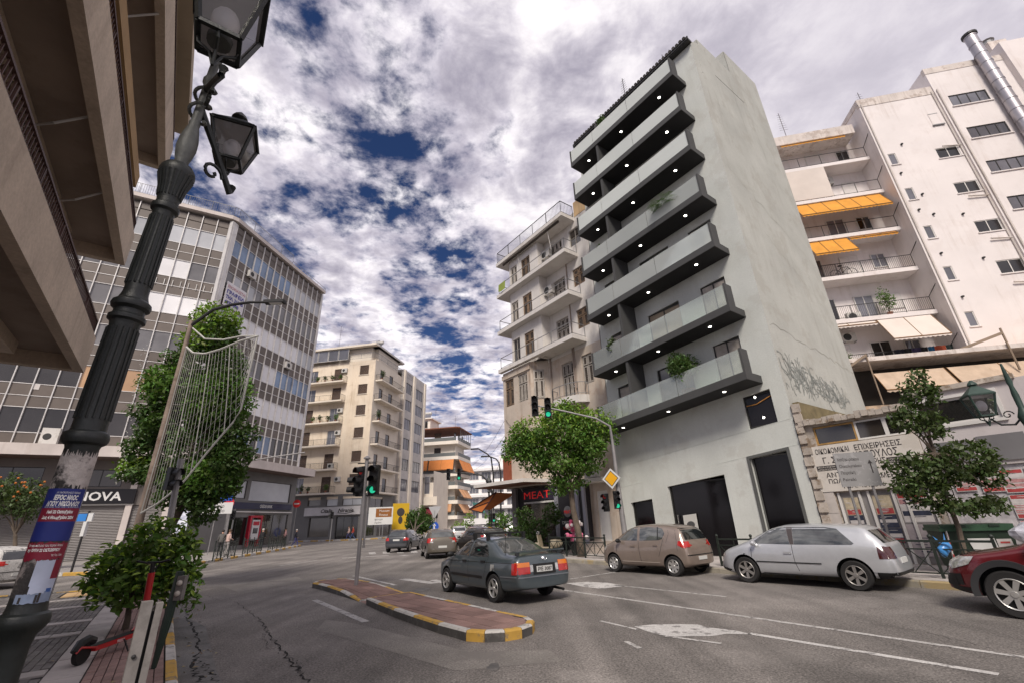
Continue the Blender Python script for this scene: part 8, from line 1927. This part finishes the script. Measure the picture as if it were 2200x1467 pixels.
EV = dict(HV); EV.update(paint=paint('black_brown_paint',(.035,.03,.027),.3), x=(-2.15,2.1), top=[(-2.15,.42),(-2.14,.7),(-2.1,1.0),(-1.95,1.30),(-1.7,1.44),(-.8,1.5),(0,1.5),(.4,1.42),(1.15,1.02),(1.5,.93),(1.95,.78),(2.1,.45)], belt=[(-2.15,.42),(-2.05,.9),(-1.8,1.0),(0,.97),(1.1,.9),(1.9,.7),(2.1,.42)], w=[(-2.15,.64),(-2.1,.78),(-1.9,.84),(-1,.87),(0,.88),(1.2,.86),(1.8,.76),(2.1,.45)], zb=[(-2.15,.34),(-1.8,.24),(1.8,.2),(2.1,.3)], plate=(0,.75,.46,.11), rear=[('rear_window',[(-.62,1.06),(-.54,1.40),(.54,1.40),(.62,1.06)],glass_l,.005),('tail_lamp',[(.6,.8),(.6,1.1),(.76,1.1),(.8,.8)],tl_red,.012),('tail_lamp',[(-.6,.8),(-.6,1.1),(-.76,1.1),(-.8,.8)],tl_red,.012)])
ec, _ = car('dark estate car with a roof box rail hidden behind the saloon', AT(1030,1160,28.2).xy, Vector((-.50,.87)), EV)
q = MB()
for y in (-.55,.55): q.beam((-1.5,y,1.56),(.4,y,1.56),.04,.04)
for x in (-1.1,.1): q.beam((x,-.7,1.62),(x,.7,1.62),.07,.05)
q.build('roof_rack', trim_b, ec)
PV = hatch(paint('pale_pink_paint',(.42,.30,.29),.3)); car('pale pinkish car glimpsed between the olive hatchback and the dark estate', AT(1022,1160,37).xy, Vector((-.3,1)), PV)
KV = hatch(paint('white_van_paint',(.5,.5,.5),.1)); car('small pale car far ahead over the olive hatchback roof', AT(985,1150,50).xy, Vector((-.2,1)), KV)
WV = hatch(paint('white_paint',(.6,.6,.6),.05)); car('white car parked in the side street at the far left edge', AT(-20,1215,19.5).xy, Vector((-1,.25)), WV)
WV2 = hatch(paint('far_white_paint',(.55,.55,.55),.05)); car('tiny pale car far off under the cafe awning', AT(1098,1150,62).xy, Vector((.1,1)), WV2)

# ============================================================ KICK SCOOTER, MOTOR SCOOTER
red_s = mat('scooter_red', (.42,.012,.015), .35, nv=.1, coat=.5); blk_s = mat('scooter_black', (.012,.012,.012), .5)
P1_, P0_ = LB.w(9.25,.62,.15), LB.w(10.15,.05,.15)
d = (P0_-P1_); L_ = d.length; ks = T('kick_scooter','red electric kick scooter standing under the citrus tree','scooter',P1_,math.atan2(d.y,d.x))
s_ = 1.12
def wh(x, r): 
    q = MB(); q.lathe([(r*.55,-.03),(r*.95,-.032),(r,-.015),(r,.015),(r*.95,.032),(r*.55,.03)],24,(x,0,r),ax='y'); w_ = q.build('wheel', blk_s, ks, smooth=True); q = MB(); q.lathe([(0,-.028),(r*.55,-.028),(r*.55,.028),(0,.028)],16,(x,0,r),ax='y'); q.build('hub', mat('scooter_hub',(.06,.05,.05),.5), w_)
wh(0,.125); wh(1.12,.125)
q = MB(); q.add([(.12,-.085,.13),(.12,.085,.13),(.95,.085,.15),(.95,-.085,.15),(.12,-.085,.19),(.12,.085,.19),(.95,.085,.21),(.95,-.085,.21)],[(0,1,2,3),(0,4,5,1),(1,5,6,2),(2,6,7,3),(3,7,4,0)]); q.build('deck_side', red_s, ks); q = MB(); q.add([(.1,-.08,.192),(.96,-.08,.213),(.96,.08,.213),(.1,.08,.192)],[(0,1,2,3)]); q.build('deck_mat', blk_s, ks)
q = MB(); q.tube([(-.13,0,.17),(-.06,0,.26),(.05,0,.285),(.16,0,.25)],[.05,.06,.06,.05],8); q.build('mudguard', blk_s, ks, smooth=True); q = MB(); q.tube([(-.14,-.03,.16),(-.10,-.05,.22),(.14,-.075,.17)],.016,6); q.build('rear_fork', red_s, ks)
q = MB(); q.tube([(.95,0,.2),(1.04,0,.3),(1.10,0,.45)],[.05,.045,.045],10); q.tube([(1.10,0,.13),(1.08,0,.45)],.03,8); q.build('front_fork', red_s, ks, smooth=True)
q = MB(); q.tube([(1.08,0,.45),(1.02,0,1.02)],.048,12); q.build('steering_tube', red_s, ks, smooth=True); q = MB(); q.tube([(1.02,0,1.02),(1.0,0,1.17)],.034,10); q.tube([(1.0,-.26,1.2),(1.0,-.12,1.17),(1.0,.12,1.17),(1.0,.26,1.2)],.018,7); q.tube([(1.02,-.1,1.17),(1.1,-.02,1.1),(1.07,0,.95)],.008,5); q.build('handlebar', blk_s, ks, smooth=True)
q = MB(); q.tube([(.62,-.1,.17),(.66,-.17,.005)],.012,6); q.build('kickstand', blk_s, ks); lettering(ks,'FREEST',.5,-.088,.148,.035,white_let,ext=.0005,width=.14)
ms = T('motor_scooter','cream motor scooter parked under the restaurant plants','motor scooter',(*RS.w(-15.2,-2.45).xy,.15),RS.ang+R_(200)); cream = mat('cream_paint',(.5,.43,.3),.35,coat=.5,nv=.08)
for x in (-.62,.62):
    q = MB(); q.lathe([(.12,-.05),(.22,-.055),(.24,0),(.22,.055),(.12,.05)],20,(x,0,.24),ax='y'); q.build('wheel', tyre_m, ms, smooth=True)
q = MB(); q.ball((-.45,0,.5),.3,14,9,sz=(1.35,.62,.75)); q.box(-.3,.4,-.14,.14,.27,.33); q.add([(.38,-.2,.3),(.38,.2,.3),(.5,.17,.9),(.5,-.17,.9),(.44,-.2,.3),(.44,.2,.3),(.56,.17,.9),(.56,-.17,.9)],[(0,1,2,3),(7,6,5,4),(0,4,5,1),(1,5,6,2),(2,6,7,3),(3,7,4,0)]); q.ball((.66,0,.42),.22,12,8,sz=(1.1,.45,.55)); q.build('body', cream, ms, smooth=True); q = MB(); q.ball((-.4,0,.74),.3,12,7,sz=(1.3,.5,.22)); q.build('seat', blk_s, ms, smooth=True); q = MB(); q.tube([(.6,0,.3),(.5,0,1.0)],.03,7); q.tube([(.48,-.32,1.04),(.52,0,.98),(.48,.32,1.04)],.02,6); q.build('handlebar', blk_s, ms); q = MB(); q.ball((.57,0,.98),.1,10,7); q.build('headlamp', tl_clear, ms, smooth=True)
# flowers by the restaurant
fl = T('flower_display','bunch of pink and white flowers standing by the tree trunk behind the railing','flowers',RS.w(-13.1,-2.5,.15),RS.ang); q = MB(); q.lathe([(.18,0),(.25,.5),(.22,.5)],12); q.build('tub', blk_s, fl); pk = [mat('petal_pink',(.62,.16,.28),.7,nv=.2),mat('petal_white',(.6,.55,.55),.7,nv=.1),mat('petal_rose',(.5,.07,.16),.7,nv=.2)]
q = MB(); q.ball((0,0,0),.1,8,6); pm_ = [q.mesh('bloom', m) for m in pk]; rr = random.Random(4)
for k in range(46): inst('bloom', pm_[k % 3], fl, (rr.gauss(0,.26), rr.gauss(0,.22), .65+.85*rr.random()), scale=(rr.uniform(.7,1.3),)*3)

# ============================================================ PEOPLE
skin = mat('skin_tone', (.42,.25,.18), .6); 
def person(label, loc, face, pose, top_c, leg_c, hair_c, h=1.72, group=None):
    loc = Vector(loc); t = T('person', label, 'person', loc, face, group)
    J = {'pel':(0,0,.95),'ch':(.02,0,1.28),'nk':(.03,0,1.47),'hd0':(.05,0,1.56),'hd1':(.06,0,1.66),
         'hl':(0,.09,.92),'hr':(0,-.09,.92),'sl':(.02,.17,1.40),'sr':(.02,-.17,1.40)}
    if pose == 'walk': J.update(kl=(.22,.09,.52),fl=(.30,.09,.08),tl=(.42,.09,.04),kr=(.02,-.09,.50),fr=(-.32,-.09,.14),tr=(-.24,-.09,.04),el=(-.12,.22,1.14),wl=(-.02,.22,.92),er=(.10,-.22,1.13),wr=(.26,-.2,.96))
    else: J.update(kl=(.03,.09,.50),fl=(0,.09,.08),tl=(.14,.1,.03),kr=(.03,-.09,.50),fr=(-.02,-.09,.08),tr=(.12,-.1,.03),el=(0,.23,1.14),wl=(.10,.2,.95),er=(.05,-.23,1.14),wr=(.24,-.14,1.10))
    J['gl'] = tuple(Vector(J['wl'])+Vector((.03,0,-.10))); J['gr'] = tuple(Vector(J['wr'])+Vector((.06,0,-.07)))
    E_ = [('pel','ch'),('ch','nk'),('nk','hd0'),('hd0','hd1'),('pel','hl'),('hl','kl'),('kl','fl'),('fl','tl'),('pel','hr'),('hr','kr'),('kr','fr'),('fr','tr'),('ch','sl'),('sl','el'),('el','wl'),('wl','gl'),('ch','sr'),('sr','er'),('er','wr'),('wr','gr')]
    Rd = dict(pel=.15,ch=.16,nk=.065,hd0=.085,hd1=.095,hl=.10,hr=.10,kl=.065,kr=.065,fl=.05,fr=.05,tl=.04,tr=.04,sl=.075,sr=.075,el=.05,er=.05,wl=.036,wr=.036,gl=.04,gr=.04)
    names = list(J); me = bpy.data.meshes.new('body'); me.from_pydata([Vector(J[n])*(h/1.75) for n in names], [(names.index(a),names.index(b)) for a,b in E_], [])
    o = bpy.data.objects.new('body', me); COL.objects.link(o); sk = o.modifiers.new('sk','SKIN'); 
    for i, n in enumerate(names): me.skin_vertices[0].data[i].radius = (Rd[n]*.95, Rd[n])
    me.skin_vertices[0].data[0].use_root = True
    o.modifiers.new('ss','SUBSURF').levels = 2; o.modifiers['ss'].render_levels = 2
    dg = bpy.context.evaluated_depsgraph_get(); dg.update(); m2 = bpy.data.meshes.new_from_object(o.evaluated_get(dg)); m2.name = 'body'; o.modifiers.clear(); o.data = m2
    shoe = mat('shoe_dark',(.02,.02,.02),.6); m2.materials.clear()
    for m in (skin, top_c, leg_c, shoe): m2.materials.append(m)
    s_ = h/1.75
    for p in m2.polygons:
        z = p.center.z/s_; hand = any((p.center/s_-Vector(J[k])).length < .075 for k in ('gl','gr'))
        p.material_index = 0 if (z > 1.50 or hand) else (1 if z > .90 or (abs(p.center.y)/s_ > .165 and z > .8) else (2 if z > .10 else 3))
    m2.polygons.foreach_set('use_smooth',[True]*len(m2.polygons)); o.parent = t
    q = MB(); c = Vector(J['hd1'])*s_; q.ball(c+Vector((-.018,0,.035)),.112,12,8,sz=(1,.92,.85)); q.build('hair', hair_c, t, smooth=True)
    q = MB(); q.ball(c+Vector((.105,0,-.04)),.018,6,5,sz=(1,.7,1.3)); q.build('nose', skin, t, smooth=True)
    return t
def clo(k, c): return mat('cloth_'+k, c, .9, nv=.15, ns=6)
hg, hd_, hb = mat('hair_grey',(.38,.36,.34),.8), mat('hair_dark',(.02,.016,.014),.7), mat('hair_brown',(.08,.045,.025),.7)
p = G(632,1174); person('grey haired man in a dark jacket and blue trousers walking at the corner kerb',(p.x,p.y,0),R_(15),'walk',clo('navy',(.015,.016,.025)),clo('denim',(.06,.06,.17)),hg)
p = AT(472,1180,P3[1].y+2.2); person('person in a grey top standing by the shop pier before the bank',(p.x,p.y,.15),R_(110),'stand',clo('grey',(.10,.095,.09)),clo('black',(.015,.015,.017)),hd_)
p = AT(486,1180,P3[1].y+2.4); person('person in a pale pink top beside the person in grey by the bank',(p.x,p.y,.15),R_(60),'stand',clo('pink',(.5,.36,.32)),clo('light',(.3,.28,.27)),hb)
p = AT(559,1178,P3[3].y+2.0); person('white haired person in dark clothes facing the bank door',(p.x,p.y,.15),R_(95),'stand',clo('black',(.015,.015,.017)),clo('navy',(.015,.016,.025)),hg)
p = AT(610,1175,50); person('person in dark trousers and a pink scarf waiting at the bank corner',(p.x,p.y,.15),R_(200),'stand',clo('rose',(.35,.2,.2)),clo('black',(.015,.015,.017)),hd_)
p = AT(757,1162,67); person('person in a red top and jeans walking before the bag shop',(p.x,p.y,.15),R_(190),'walk',clo('red',(.38,.05,.03)),clo('jeans',(.06,.10,.22)),hb)
p = AT(748,1162,67.5); person('person in a pink top walking just left of the one in red',(p.x,p.y,.15),R_(190),'walk',clo('pink',(.5,.36,.32)),clo('denim',(.06,.06,.17)),hb)
p = AT(1110,1150,31); person('person with bare shoulders sitting height behind the restaurant plants',(p.x,p.y,.15),R_(250),'stand',clo('tan',(.35,.2,.13)),clo('black',(.015,.015,.017)),hd_)
